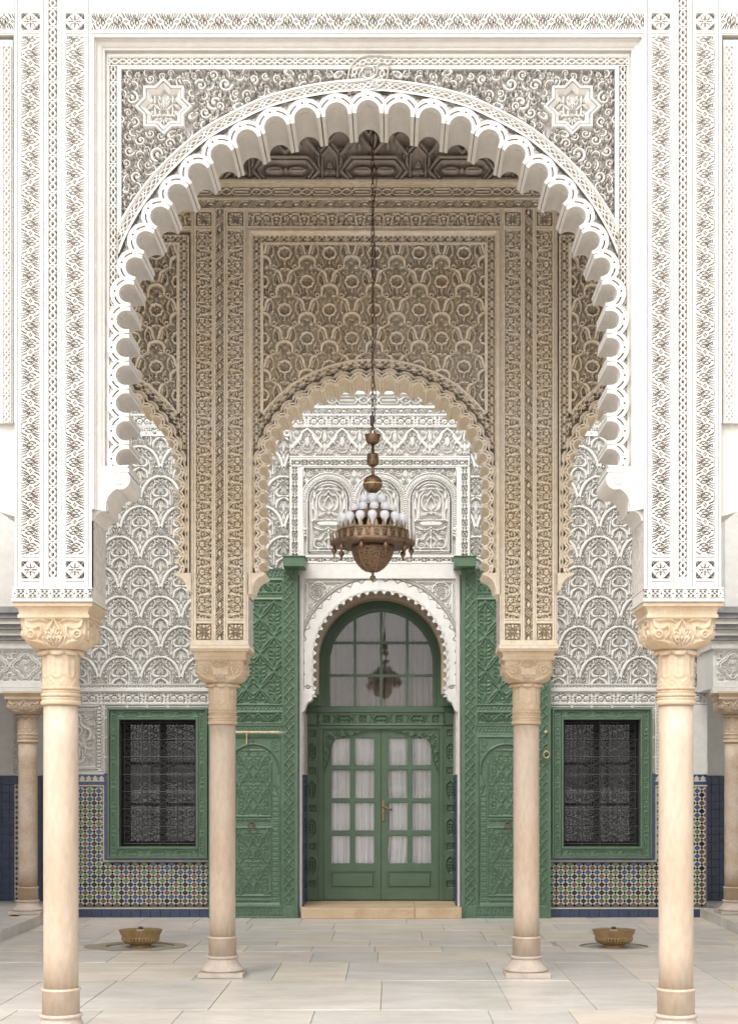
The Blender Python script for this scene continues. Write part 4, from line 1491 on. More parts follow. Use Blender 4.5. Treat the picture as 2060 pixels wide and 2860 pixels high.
# carved cedar cove and the ceiling between the two arcades
ceil = empty('porch_ceiling', (0, 11.2, 7.34), None, None, None, 'structure')
MB().box(-6.5, 6.5, 9.9, 13.36, 7.36, 7.5).build('ceiling_board', WOOD, ceil)
mb = MB()
for x in np.arange(-6.0, 6.1, 0.8):
    mb.box(x - 0.08, x + 0.08, 10.05, 12.5, 7.22, 7.358)
mb.build('ceiling_beam', WOOD, ceil)


def cove():
    """strapwork of crossed octagons with almond bosses"""
    per, hh = 245.0, 250.0
    v = Cv(per, hh, 2.2, 0.0, wx=True, mir=True)
    v.soft = 0.5
    x0 = per / 2
    def S(P_, hw=3.6, h=1.0):
        Q = [(x0 + a, b) for a, b in P_]
        v.cut(Q, hw + 2.6); v.stroke(Q, hw, h, 0.3); v.cut(Q, 0.8, 0.72)
    v.leaf((x0 + 10, 226), (x0 + 58, 226), 9, 0, 1.0, 0.6); v.leaf((x0 + 122.5, 140), (x0 + 122.5, 72), 12, 0, 1.0, 0.6)
    v.leaf((x0, 176), (x0, 120), 9, 0, 1.0, 0.6); v.leaf((x0 + 122.5, 236), (x0 + 122.5, 205), 9, 0, 1, 0.6)
    for p in ((50, 120), (64, 132), (58, 108), (40, 170), (86, 190), (0, 226), (78, 60), (30, 60)): v.dot((x0 + p[0], p[1]), 6, 0.95, 0.6)
    v.leaf((x0 + 66, 160), (x0 + 100, 178), 7, 0.2, 1.0, 0.6); v.leaf((x0 + 44, 92), (x0 + 16, 78), 6, 0.2, 1, 0.6); v.leaf((x0 + 70, 150), (x0 + 40, 152), 5, 0.2, 1, .6)
    S([(0, 246), (122.5, 246)], 3.2)
    S([(0, 196), (62, 196), (92, 226), (72, 246)]); S([(0, 206), (58, 206), (78, 226), (60, 246)], 2.6)
    S([(122.5, 160), (92, 190), (92, 214), (108, 230), (122.5, 230)]); S([(122.5, 172), (102, 192), (102, 240)], 2.6)
    S([(122.5, 160), (84, 122), (84, 62), (122.5, 24)]); S([(122.5, 150), (94, 120), (94, 66), (122.5, 38)], 2.6)
    S([(0, 186), (34, 152), (34, 140), (68, 106), (84, 122)]); S([(0, 104), (40, 104), (76, 140), (60, 156), (92, 190)])
    S([(0, 96), (20, 76), (52, 76), (84, 44), (84, 0)]); S([(0, 64), (30, 34), (56, 34), (90, 0)])
    S([(0, 24), (40, 24), (64, 0)], 2.8); S([(0, 132), (14, 118), (28, 132), (14, 146), (0, 132)], 2.4)
    return v.H


Hcv = tiled(cove(), 245, 250, W1 - W0, 250, (122.5 - 760) % 245, 0)
ny, nx = Hcv.shape
me = relief_mesh('carved_cedar_cove', Hcv, M, W0, 255, W1, 505, 0, 0.09, WOOD)
co = np.empty(len(me.vertices) * 3, np.float32)
me.vertices.foreach_get('co', co)
co = co.reshape(-1, 3)
t = (co[:, 2] - M.Z(505)) / (M.Z(255) - M.Z(505))
co[:, 1] += 12.86 - 0.42 * t
me.vertices.foreach_set('co', co.ravel())
me.update()
obj('carved_cove', me, WOOD, ceil)
MB().box(M.X(W0), M.X(W1), 12.3, 12.96, 7.1, 7.36).mesh('x') if False else None


# ================================================================== the rear wall: portal, carved stucco, windows, tiled dado
BW = empty('rear_wall', (0, 18.77, 0), 'tall white carved rear wall round the green double door, tiled along its foot', 'palace wall')
BY, BD = 18.77, 0.05
cB = 1.35
# masonry behind the skins, with the portal and the two window openings left out
XL, XR = 146.0, 2 * XB - 146.0
port = [(843, 2570), (843, 1975)] + [(XB - 217 * math.cos(R(a)), 1836 - 217 * math.sin(R(a))) for a in range(0, 181, 9)] + [(2 * XB - 843, 1975), (2 * XB - 843, 2570)]
win_l = [(336, 2011), (336, 2365), (555, 2365), (555, 2011)]
win_r = mir_x(win_l, XB)
ring = [(XL, 2570)] + port + [(XR, 2570), (XR, 820), (XL, 820)]
MB().prism([pts(B, ring), pts(B, win_l), pts(B, win_r)], BY + 0.058, 19.62).build('masonry', PL_B, BW)


def flat(mb, x0, x1, y0, y1, f=BY):
    mb.pbox(B, x0, x1, y0, y1, f, BY + 0.0575)
    return mb


# --- upper friezes, right across the wall
U0, U1 = 300.0, 2 * XB - 300.0
wide = U1 - U0


def hband(name, H, y0, y1, Y=BY, D_=BD, x0=U0, x1=U1):
    return relief(name, H, B, x0, y0, x1, y1, Y, D_, PL_B, BW)


def fit(fn, w_, per, L, **k):
    n = max(1, round(L / per))
    return tiled(fn(w_, L / n, **k), w_, L / n, w_, L)


hband('oval_chain_frieze', fit(t_oval_chain, 34, 118, wide).T, 1060, 1094)
hband('oval_chain_frieze', fit(t_oval_chain, 34, 118, wide).T, 1100, 1134)
hband('trellis_frieze', fit(t_lattice, 17, 40, wide).T, 1139, 1156)
hband('acanthus_frieze', fit(t_fleur, 26, 62, wide).T, 1160, 1186)
PXL, PXR = 808.5, 2 * XB - 808.5
hband('arabesque_frieze', tiled(t_arab(80, 98), 98, 80, PXR - PXL, 80), 1193, 1273, x0=PXL, x1=PXR)
mb = MB()
for y0, y1, f in ((1040, 1060, BY), (1094, 1100, BY - 0.004), (1134, 1139, BY), (1156, 1160, BY), (1186, 1189, BY), ):
    flat(mb, U0, U1, y0, y1, f)
for y0, y1 in ((1190.2, 1193), (1273, 1277.3)):
    flat(mb, PXL, PXR, y0, y1)
for a, b in ((U0, PXL - 0.8), (PXR + 0.8, U1)):
    flat(mb, a, b, 1190.2, 1194); flat(mb, a, b, 1213, 1217.4)
    hband('acanthus_frieze', fit(t_fleur, 19, 46, b - a).T, 1194, 1213, x0=a, x1=b)
mb.build('frieze_fillet', PL_B, BW)
flat(MB(), XL, XR, 830, 1040).build('plain_upper_wall', PL_B, BW)

# --- panel of three blind windows over the portal
PXL, PXR = 808.5, 2 * XB - 808.5
mb = MB()
flat(mb, PXL, PXR, 1278.5, 1283)
flat(mb, PXL, PXR, 1300, 1302.6); flat(mb, 833, 2 * XB - 833, 1303.8, 1306)
flat(mb, 833, 2 * XB - 833, 1550, 1556.4, BY - 0.008)
flat(mb, 853, 2 * XB - 853, 1570, 1574, BY - 0.004)
flat(mb, 792, 2 * XB - 792, 1575, 1606.4)
for s_ in (0, 1):
    for x0, x1, y0, y1 in ((PXL, 814, 1283, 1556), (832, 836, 1303, 1556), (836, 848, 1468, 1550), (836, 848, 1306, 1312)):
        if s_: x0, x1 = 2 * XB - x1, 2 * XB - x0
        flat(mb, x0, x1, y0, y1)
mb.build('panel_fillet', PL_B, BW)
hband('octagon_band', fit(t_geo, 17, 43, PXR - PXL).T, 1283, 1300, x0=PXL, x1=PXR)
hband('octagon_band', fit(t_geo, 13.6, 40, PXR - PXL - 90).T, 1556.4, 1570, x0=853, x1=2 * XB - 853)
vb = relief('octagon_band', fit(t_geo, 18, 34, 1556 - 1300), B, 814, 1300, 832, 1556, BY, BD, PL_B, BW)
both(vb)


def blind_window():
    """carved arch filled with tracery, a rope moulding round it"""
    w_, h_ = 143.0, 244.0
    v = Cv(w_, h_, cB, 0, mir=True)
    v.T = (-71.5, 1306, 1)
    cy = 1397
    A = lambda r, y1: [(r * math.sin(R(a)), cy - r * 1.0 * math.cos(R(a))) for a in range(0, 91, 6)] + [(r, y1)]
    # spandrels
    v.curl((52, 1322), 8, 30, 1, 1.8, 0.95, 5).curl((64, 1342), 6, 200, -1, 1.6, 0.95, 4).curl((34, 1314), 5, 100, 1, 1.4, .95, 3)
    v.leaf((71, 1330), (71, 1312), 6).leaf((6, 1320), (14, 1308), 4).dot((0, 1312), 6).fan((0, 1316), 11, -160, -20, 5, 2)
    v.fill(60, 5, 21, 0.9)
    v.poly([(0, cy - 78)] + A(78, 1550) + [(0, 1550)], 0.0, True)
    v.stroke(A(76.5, 1475), 2.2, 1.0)
    v.stroke(A(68, 1475), 6.0, 1.0, 0.6)
    for a in range(0, 91, 5):
        p, q = (74 * math.sin(R(a)), cy - 74 * math.cos(R(a))), (62.5 * math.sin(R(a + 4)), cy - 62.5 * math.cos(R(a + 4)))
        v.cut([p, q], 0.9, 0.6)
    for y in range(1402, 1474, 6): v.cut([(74, y), (62, y + 4)], 0.9, 0.6)
    v.poly([(62, 1476), (73, 1474), (73, 1500), (62, 1498)], 1.0).cut([(64, 1482), (72, 1486)], 1).cut([(64, 1490), (72, 1493)], 1)
    # pierced border and inner frame
    v.poly([(0, cy - 61)] + A(61, 1549) + [(0, 1549)], 1.0)
    for a in range(0, 91, 4):
        v.dot((56.5 * math.sin(R(a)), cy - 56.5 * math.cos(R(a))), 1.35, 0, cut=True)
        v.dot((53.5 * math.sin(R(a + 2)), cy - 53.5 * math.cos(R(a + 2))), 1.1, 0, cut=True)
    for y in range(1400, 1548, 4):
        v.dot((56.5, y), 1.35, 0, cut=True); v.dot((53.5, y + 2), 1.1, 0, cut=True)
    for x in range(0, 54, 4):
        v.dot((x, 1545), 1.3, 0, cut=True); v.dot((x + 2, 1541), 1.1, 0, cut=True)
    v.poly([(0, cy - 49)] + A(49, 1536) + [(0, 1536)], 0.0, True)
    # tracery
    v.stroke(A(44, 1420), 2.4).stroke([(44, 1416), (40, 1424), (38, 1432), (38, 1450), (46, 1456)], 2.0)
    v.stroke(sp([(0, cy - 34), (14, cy - 30), (28, cy - 16), (33, cy), (33, 1448)]), 2.2)
    v.stroke(sp([(0, cy - 26), (10, cy - 14), (20, cy - 14), (26, cy), (24, cy + 20), (12, cy + 30), (0, cy + 38)]), 2.2)
    v.stroke(sp([(0, cy - 12), (8, cy), (12, cy + 14), (4, cy + 24)]), 2.0)
    v.leaf((8, cy + 34), (30, cy + 44), 4.5).leaf((40, cy - 4), (40, cy - 30), 4).leaf((12, cy - 34), (34, cy - 28), 4.5)
    v.stroke([(0, 1452), (40, 1452)], 1.8)
    v.poly([(0, 1455), (26, 1456), (34, 1461), (26, 1467), (0, 1468)], 0.95)
    v.stroke(sp([(0, 1472), (12, 1480), (34, 1476), (42, 1470)]), 2)
    v.curl((32, 1486), 6, 0, 1, 1.6, 0.95, 3)
    v.stroke(sp([(0, 1480), (14, 1492), (22, 1506), (36, 1506), (38, 1528), (0, 1528)]), 2.2)
    v.stroke(sp([(0, 1500), (10, 1508), (16, 1522), (30, 1534)]), 2.0)
    v.stroke([(0, 1478), (0, 1534)], 1.5)
    v.curl((26, 1518), 6, 180, -1, 1.6, 0.95, 4)
    v.leaf((4, 1488), (12, 1482), 3).leaf((6, 1526), (16, 1510), 4)
    v.stroke([(46.5, 1404), (46.5, 1534)], 1.1, 0.95)
    v.fill(120, 4.4, 8, 0.95)
    return v.H


bwin = relief_mesh('blind_window_carving', blind_window(), B, XB - 71.5, 1306, XB + 71.5, 1550, BY, 0.055, PL_B)
w0 = obj('blind_window_carving', bwin, PL_B, BW)
shifted(w0, -143 * B.s); shifted(w0, 143 * B.s)
for s_ in (1, -1):
    x = XB + s_ * 219.5
    relief('narrow_side_panel', np.ones((3, 3)), B, x - 5, 1306, x + 5, 1468, BY + 0.002, 0.03, PL_B, BW)

# --- heart-net carving either side of the portal
NX0, NX1, NY0, NY1 = XL + 2, 806.0, 1218.0, 1910.0
Hh = t_sebka_heart(1.3)
Hn = tiled(Hh, 114.7, 168.0, NX1 - NX0, NY1 - NY0, (57.35 - (389.8 - NX0)) % 114.7, (84 - (1622 - NY0) + 0) % 168.0)
gx, gy = np.meshgrid(np.linspace(NX0, NX1, Hn.shape[1]), np.linspace(NY0, NY1, Hn.shape[0]))
net = relief('heart_net_panel', Hn, B, NX0, NY0, NX1, NY1, BY, 0.057, PL_B, BW, keep=(gx < 596) | (gy < 1602))
both(net)
mb = MB()
flat(mb, NX0, U0, 1040, 1218)
flat(mb, NX0, 806, 1278, 1283) if False else None
flat(mb, NX0, PXL - 1.2, 1213, 1218) if False else None
mb.build('upper_return', PL_B, BW)

# --- bands under the net and the dressed surround of each window, mirrored
mb = MB()
E1 = 640.0
flat(mb, XL, E1, 1910, 1912.6, BY - 0.008)
flat(mb, XL, E1, 1922.8, 1924.6); flat(mb, XL, E1, 1924.6, 1931, BY - 0.018); flat(mb, XL, E1, 1931, 1934.4, BY - 0.004)
flat(mb, XL, E1, 1963.4, 1967); flat(mb, XL, E1, 1968, 1969.4)
flat(mb, 289, 293, 1969, 2162); flat(mb, 298.6, 303, 1978, 2162)
flat(mb, 293, E1, 1977, 1981.5)
for y0, y1 in ((1972, 1974.6),): flat(mb, 294, E1, y0, y1, BY + 0.006)
for x in (355, 411, 468, 524): flat(mb, x - 3, x + 3, 1970, 1977, BY)
flat(mb, 294.6, 297.2, 1978, 2160, BY + 0.006)
for y in (2005, 2060, 2115): flat(mb, 293, 298.6, y - 3, y + 3)
flat(mb, XL, 289, 2157, 2163.4)
flat(mb, XL, 203, 1969, 2157)
side = mb.build('band_fillet', PL_B, BW)
both(side)
o_ = relief('pierced_trellis_band', fit(t_fret_mesh, 10, 8, E1 - XL).T, B, XL, 1912.6, E1, 1922.8, BY, 0.045, PL_B, BW)
both(o_)
o_ = relief('acanthus_frieze', fit(t_fleur, 29, 62, E1 - XL).T, B, XL, 1934.4, E1, 1963.4, BY, BD, PL_B, BW)
both(o_)


def side_panel():
    w_, h_ = 86.0, 188.0
    v = Cv(w_, h_, cB, 0.0)
    v.T = (203, 1969, 1)
    v.poly([(203, 1969), (289, 1969), (289, 2157), (203, 2157)], 1)
    for y in range(1974, 2154, 10):
        v.dot((280, y), 2.1, 0, cut=True); v.dot((274, y), 1.4, 0, cut=True); v.dot((284.5, y + 5), 1.4, 0, cut=True)
    for x in range(206, 274, 10):
        for y in (1976, 2151): v.cut([(x, y), (x + 5, y)], 1.7)
    v.poly([(203, 1981), (270, 1981), (270, 2146), (203, 2146)], 0, True)
    v.stroke([(203, 1984), (266, 1984), (266, 2143), (203, 2143)], 2.4, 1)
    for y in range(1986, 2142, 6): v.cut([(263.5, y), (268.5, y + 3)], 0.8)
    v.poly([(203, 1988), (262, 1988), (262, 2139), (203, 2139)], 1, True)
    v.poly([(203, 1992), (258, 1992), (258, 2135), (203, 2135)], 0, True)
    v.stroke(sp([(214, 1992), (226, 2006), (226, 2024), (240, 2034), (252, 2042), (250, 2062), (240, 2070)]), [3, 4, 3, 4, 4, 4, 2])
    v.stroke(sp([(206, 2120), (222, 2112), (222, 2090), (236, 2080), (236, 2120), (216, 2132)]), 2.2)
    v.stroke(sp([(203, 2060), (218, 2056), (228, 2040), (216, 2024)]), 2.4)
    v.stroke(sp([(206, 2070), (222, 2076), (238, 2090), (256, 2092)]), 2.2)
    v.curl((240, 2010), 9, 60, 1, 2, 0.95, 5).curl((248, 2078), 6, 10, -1, 1.6, .95, 4).curl((246, 2114), 7, 200, 1, 1.7, .95, 4).curl((212, 2046), 6, 100, 1, 1.6, .95, 4)
    v.stroke([(210, 2126), (210, 2098), (230, 2098), (230, 2126), (210, 2126)], 1.6)
    v.fill(200, 6, 31, 0.95)
    return v.H


o_ = relief('framed_side_panel', side_panel(), B, 203, 1969, 289, 2157, BY, BD, PL_B, BW)
both(o_)

# --- portal: flat white frame, pierced border, scalloped arch
mb = MB()
o1 = [(836.5, 2548), (836.5, 1607), (2 * XB - 836.5, 1607), (2 * XB - 836.5, 2548)]
arch_in = [(842.6, 2548), (842.6, 1990)] + [(847, 1988)] + [(848, 1616), (2 * XB - 848, 1616)] + [(2 * XB - 847, 1988), (2 * XB - 842.6, 1990), (2 * XB - 842.6, 2548)]
MB().prism([pts(B, o1 + arch_in[::-1])], BY - 0.012, BY + 0.057).build('portal_frame', PL_B, BW)
half_D = [(XB + 0.0 + 190 * math.sin(R(-a)), 1836 - 190 * math.cos(R(a))) for a in np.arange(0, 90.1, 7.5)] + [(XB - 190, 1836 + 24.6 * i) for i in range(1, 5)]
AD = Arch(half_D, XB)
DY = BY + 0.012


def portal_field():
    x0, y0, x1, y1 = 848.0, 1616.0, 2 * XB - 848.0, 1990.0
    v = Cv(x1 - x0, y1 - y0, cB, 0, mir=True)
    v.T = (x0, y0, 1)
    for r0, ch in ((0, 0),):
        for y in np.arange(1616, 1950, 7.0):
            v.stroke([(849, y), (855, y + 3.5), (849, y + 7)], 0.95).stroke([(855, y), (849, y + 3.5), (855, y + 7)], 0.95)
        for x in np.arange(855, XB + 6, 7.0):
            v.stroke([(x, 1616.5), (x + 3.5, 1622.5), (x + 7, 1616.5)], 0.95).stroke([(x, 1622.5), (x + 3.5, 1616.5), (x + 7, 1622.5)], 0.95)
    v.stroke([(848, 1616), (848, 1990)], 1.2).stroke([(848, 1616), (XB, 1616)], 1.2)
    v.stroke([(857.5, 1990), (857.5, 1625), (XB, 1625)], 1.9)
    v.ring((889, 1650), 24, 2.0).ring((889, 1650), 18, 1.2, 0.9).ring((889, 1650), 11, 1.4)
    v.fan((889, 1650), 10, 0, 315, 8, 1.8, 0.95, 2)
    for a in range(0, 360, 45): v.dot((889 + 21 * math.cos(R(a)), 1650 + 21 * math.sin(R(a))), 2)
    v.curl((926, 1642), 8, 10, 1, 1.9, .95, 5).curl((948, 1634), 6, 200, -1, 1.6, .95, 4).curl((872, 1690), 8, 100, 1, 1.9, .95, 5).curl((866, 1716), 6, 0, -1, 1.6, .95, 4).curl((968, 1632), 4, 30, 1, 1.4, .95, 3)
    v.fill(260, 6, 41, 0.95)
    # pierced hoop and the flat scalloped hoop under it
    c = (XB, 1836)
    v.poly([(c[0] - 233 * math.cos(R(a)), c[1] - 233 * math.sin(R(a))) for a in range(0, 91, 3)] + [(c[0], 1990), (c[0] - 233, 1990)], 0, True)
    for a in np.arange(0, 90.5, 2.0):
        p = lambda r, q: (c[0] - r * math.cos(R(q)), c[1] - r * math.sin(R(q)))
        v.stroke([p(231, a), p(225, a + 1), p(231, a + 2)], 0.95).stroke([p(225, a), p(231, a + 1), p(225, a + 2)], 0.95)
    v.stroke([(c[0] - 233.5 * math.cos(R(a)), c[1] - 233.5 * math.sin(R(a))) for a in range(0, 91, 3)], 1.2)
    v.poly([(c[0] - 222 * math.cos(R(a)), c[1] - 222 * math.sin(R(a))) for a in range(0, 91, 3)] + [(c[0], 1990), (c[0] - 222, 1990)], 1)
    v.poly([(848, 1930), (862, 1930), (862, 1990), (848, 1990)], 1)
    for a in np.arange(0, 91, 9.0):
        v.cut(arc((c[0] - 206 * math.cos(R(a)), c[1] - 206 * math.sin(R(a))), 16, a + 180 - 70, a + 180 + 70, 8), 0.9, 0.2)
    for y in (1868, 1900):
        v.cut(arc((c[0] - 206, y), 16, 110, 250, 8), 0.9, 0.2)
    v.cut(sp(spiral((866, 1950), 11, 2, -90, 1.3)), 1.3).cut(sp(spiral((858, 1918), 7, 1.5, 0, 1.2)), 1.1)
    gx, gy = np.meshgrid(v.xs + x0, v.ys + y0)
    r = np.where(gy < 1836, np.hypot(gx - XB, gy - 1836), abs(gx - XB))
    keep = (r > 189.0) | (gy > 1945) & (abs(gx - XB) > 189 + (gy - 1945) * 0.45)
    lim = np.where(gy > 1945, 189 + (gy - 1945) * 0.5, 189)
    keep = r > lim
    return v.H, keep, (x0, y0, x1, y1)


Hp, kp, q = portal_field()
relief('portal_carving', Hp, B, *q, DY, 0.04, PL_B, BW, keep=kp)
lobes(AD, B, 0.25, 0.95, BY - 0.004, BY + 0.16, PL_B, BW)
corD = [(842.6, 1930), (880, 1930), (878, 1938), (870, 1942), (872, 1950), (868, 1958), (858, 1962), (852, 1972), (850, 1984), (842.6, 1990)]
for sg in (1, -1):
    L = corD if sg == 1 else mir_x(corD, XB)
    MB().prism([pts(B, L)], BY - 0.006, BY + 0.3).build('portal_corbel', PL_B, BW)
# reveal of the portal: a second, plain scalloped hoop in shade, then flanks
half_D2 = [(XB + 197 * math.sin(R(-a)), 1836 - 197 * math.cos(R(a))) for a in np.arange(0, 90.1, 7.5)] + [(XB - 197, 1836 + 24.6 * i) for i in range(1, 5)]
AD2 = Arch(half_D2, XB)
o2 = AD2.outline(40, 6)
i2 = AD2.outline(-22, 6)
MB().prism([pts(B, o2 + i2[::-1])], BY + 0.30, BY + 0.62).build('reveal_hoop', STONE_G, BW)
for s_ in (1, -1):
    xa, xb = XB - s_ * 217, XB - s_ * 213
    MB().box(B.X(xa), B.X(xb), BY + 0.059, 19.66, B.Z(1990), B.Z(2164)).build('reveal_flank', PITTED, BW)
    for y0, y1 in ((2164, 2176), (2177, 2194)) + tuple((2195 + 24 * i, 2218 + 24 * i) for i in range(15)):
        MB().box(B.X(xa), B.X(xb), BY + 0.059, 19.66, B.Z(y0), B.Z(min(y1, 2545))).build('reveal_tile', T_NAVY, BW)

# --- corner returns of the wall: narrow dressed strip set back at each end
RP = Pl(20.1)
for s_ in (1, -1):
    MB().box(s_ * 3.99, s_ * 6.6, 20.14, 20.4, 0, 7.6).build('side_masonry', PL_B, BW)


# ------------------------------------------------------------------ tiled dado, left and right of the portal
def dado(name, label, sgn):
    root = empty(name, (sgn * 2.6, BY, 0), label, 'tile panel', 'tiled dado panels along the foot of the rear wall')
    def PXf(x): return B.X(x) if sgn == 1 else -B.X(x)
    def bxx(mb, x0, x1, y0, y1, f, b=BY + 0.0565, bev=0.0):
        if bev: mb.bbox(PXf(x0), PXf(x1), f, b, B.Z(y1), B.Z(y0), bev)
        else: mb.box(PXf(x0), PXf(x1), f, b, B.Z(y0), B.Z(y1))
    mb = MB()
    bxx(mb, XL, 294, 2163.5, 2541, BY + 0.022)
    bxx(mb, 294.1, 640, 2404, 2541, BY + 0.022)
    bxx(mb, 294.1, 303, 2163.5, 2404, BY + 0.022)
    mb.build('grout_bed', GROUT, root)
    rg = random.Random(5 + sgn)
    # coloured lozenges
    a_, b_ = 12.7, 11.4          # half pitches
    hw, hh = 9.3, 8.5
    def loz(h_w, h_h, f, b):
        m_ = MB()
        X, Z = h_w * B.s, h_h * B.s
        e = 0.0035
        m_.add([(-X, 0, 0), (0, 0, -Z), (X, 0, 0), (0, 0, Z), (-X + e, -f, 0), (0, -f, -Z + e), (X - e, -f, 0), (0, -f, Z - e)],
               [(4, 5, 6, 7), (0, 1, 5, 4), (1, 2, 6, 5), (2, 3, 7, 6), (3, 0, 4, 7)])
        return m_
    tm = {}
    for nm, m_ in (('b', T_BLUE), ('g', T_GREEN), ('k', T_BLACK), ('r', T_BROWN)):
        tm[nm] = loz(hw, hh, 0.012, 0).mesh('lozenge_tile', m_)
    bars, dots = MB(), MB()
    rest = {k: MB() for k in tm}
    count = 0
    x00, y00 = 224.4, 2209.6
    cells = []
    def inside(x, y, mx, my):
        if y < 2198 + my or y > 2534.5 - my or x < XL + mx or x > 640 - mx: return False
        if x > 287 - mx and y < 2406 + my: return False
        return True
    for j in range(-1, 32):
        for i in range(-5, 36):
            x = x00 + (i + 0.5 * (j % 2)) * 2 * a_
            y = y00 + j * b_
            cells.append((x, y, i, j))
    pick = {}
    for x, y, i, j in cells:
        if j % 2 == 0:
            c = rg.choice('bbbgg') if (i // 2 + j) % 3 else rg.choice('ggb')
        else:
            c = rg.choice('kkkrr') if i % 3 else rg.choice('rrk')
        if rg.random() < 0.08: c = rg.choice('bgkr')
        full = inside(x, y, hw * 0.9, hh * 0.9)
        # each lozenge owns the two bars at its upper edges and the dot above it
        for sx in (1, -1):
            bxm, bym = x + sx * a_ / 2, y - b_ / 2
            if inside(bxm, bym, 4, 4):
                u = np.array((sx * a_, b_)) / math.hypot(a_, b_)
                n_ = np.array((-u[1], u[0]))
                Lh, Wh = 5.6, 2.15
                q = [(bxm + u[0] * Lh * p + n_[0] * Wh * r_, bym + u[1] * Lh * p + n_[1] * Wh * r_) for p, r_ in ((-1, -1), (1, -1), (1, 1), (-1, 1))]
                fz = BY + 0.0095
                k = len(bars.v)
                bars.add([(PXf(a), fz, B.Z(b)) for a, b in q] + [(PXf(a), BY + 0.024, B.Z(b)) for a, b in q],
                         [(0, 1, 2, 3), (0, 1, 5, 4), (1, 2, 6, 5), (2, 3, 7, 6), (3, 0, 4, 7)])
        for dx, dy in ((0, -b_), (a_, 0)):
            if inside(x + dx, y + dy, 3, 3):
                s2 = 2.5
                dots.add([(PXf(x + dx + p * s2), f_, B.Z(y + dy + q_ * s2)) for f_ in (BY + 0.0085, BY + 0.024) for p, q_ in ((-1, -1), (1, -1), (1, 1), (-1, 1))],
                         [(0, 1, 2, 3), (0, 1, 5, 4), (1, 2, 6, 5), (2, 3, 7, 6), (3, 0, 4, 7)])
        if not full: continue
        if x > 203 and count < 296:
            o = bpy.data.objects.new('lozenge_tile', tm[c])
            C.objects.link(o)
            o.parent = root
            o.location = Vector((PXf(x), BY + 0.021 + rg.uniform(-0.001, 0.001), B.Z(y))) - root.location
            o.rotation_euler = (rg.uniform(-0.02, 0.02), 0, rg.uniform(-0.02, 0.02))
            count += 1
        else:
            m_ = loz(hw, hh, 0.012, 0)
            rest[c].add([(vx + PXf(x), vy + BY + 0.021, vz + B.Z(y)) for vx, vy, vz in m_.v], m_.f)
    for k, nm in (('b', T_BLUE), ('g', T_GREEN), ('k', T_BLACK), ('r', T_BROWN)):
        if rest[k].v:
            o = rest[k].build('lozenge_tile_remainder', nm, root)
            o['kind'] = 'stuff'
    o = bars.build('ivory_strip_tiling', T_WHITE, root); o['kind'] = 'stuff'
    o = dots.build('corner_square_tiling', T_BLACK, root); o['kind'] = 'stuff'
    # border fillets
    mb = MB()
    bxx(mb, XL, 290.6, 2193, 2197, BY + 0.008)
    bxx(mb, 287, 290.6, 2197, 2404, BY + 0.008)
    bxx(mb, 287, 640, 2404, 2407.5, BY + 0.008)
    bxx(mb, XL, 640, 2536, 2540, BY + 0.008)
    mb.build('ivory_border', T_WHITE, root)
    def run(nm, m_, x0, x1, y0, y1, n, vert=False, f=BY + 0.008):
        for i in range(n):
            if vert: a, b, c_, d = x0, x1, y0 + (y1 - y0) * i / n + 0.3, y0 + (y1 - y0) * (i + 1) / n - 0.3
            else: a, b, c_, d = x0 + (x1 - x0) * i / n + 0.3, x0 + (x1 - x0) * (i + 1) / n - 0.3, y0, y1
            m2 = MB(); bxx(m2, a, b, c_, d, f + rg.uniform(-0.001, 0.001), BY + 0.03, 0.002)
            m2.build(nm, m_, root)
    run('plinth_tile', T_NAVY, XL, 640, 2541.5, 2570, 18, f=BY + 0.002)
    run('blue_border_tile', T_BLUE, XL, 293, 2184.5, 2192.2, 6)
    run('blue_border_tile', T_BLUE, 291.5, 302.5, 2165, 2403, 10, True)
    run('blue_border_tile', T_BLUE, 303.2, 640, 2397.5, 2403.2, 13)
    mb = MB(); bxx(mb, XL, 291, 2164, 2183.8, BY + 0.014); mb.build('merlon_ground', T_BLUE, root)
    for i in range(8):
        xm = 283 - i * 17.9
        st = [(-8.2, 2183.6), (-8.2, 2179), (-5.6, 2179), (-5.6, 2175), (-8, 2175), (-6.5, 2172), (-3.2, 2172), (-3.2, 2168.5), (-1.2, 2168.5), (0, 2166)]
        st = [(xm + a, b) for a, b in st] + [(xm - a, b) for a, b in st[::-1][1:]]
        MB().prism([[(PXf(a), B.Z(b)) for a, b in st]], BY + 0.006, BY + 0.03).build('merlon_tile', T_WHITE, root)
    return root


dado('tiled_dado', 'zellij tile dado of coloured lozenges under the left grilled window', 1)
dado('tiled_dado', 'zellij tile dado of coloured lozenges under the right grilled window', -1)


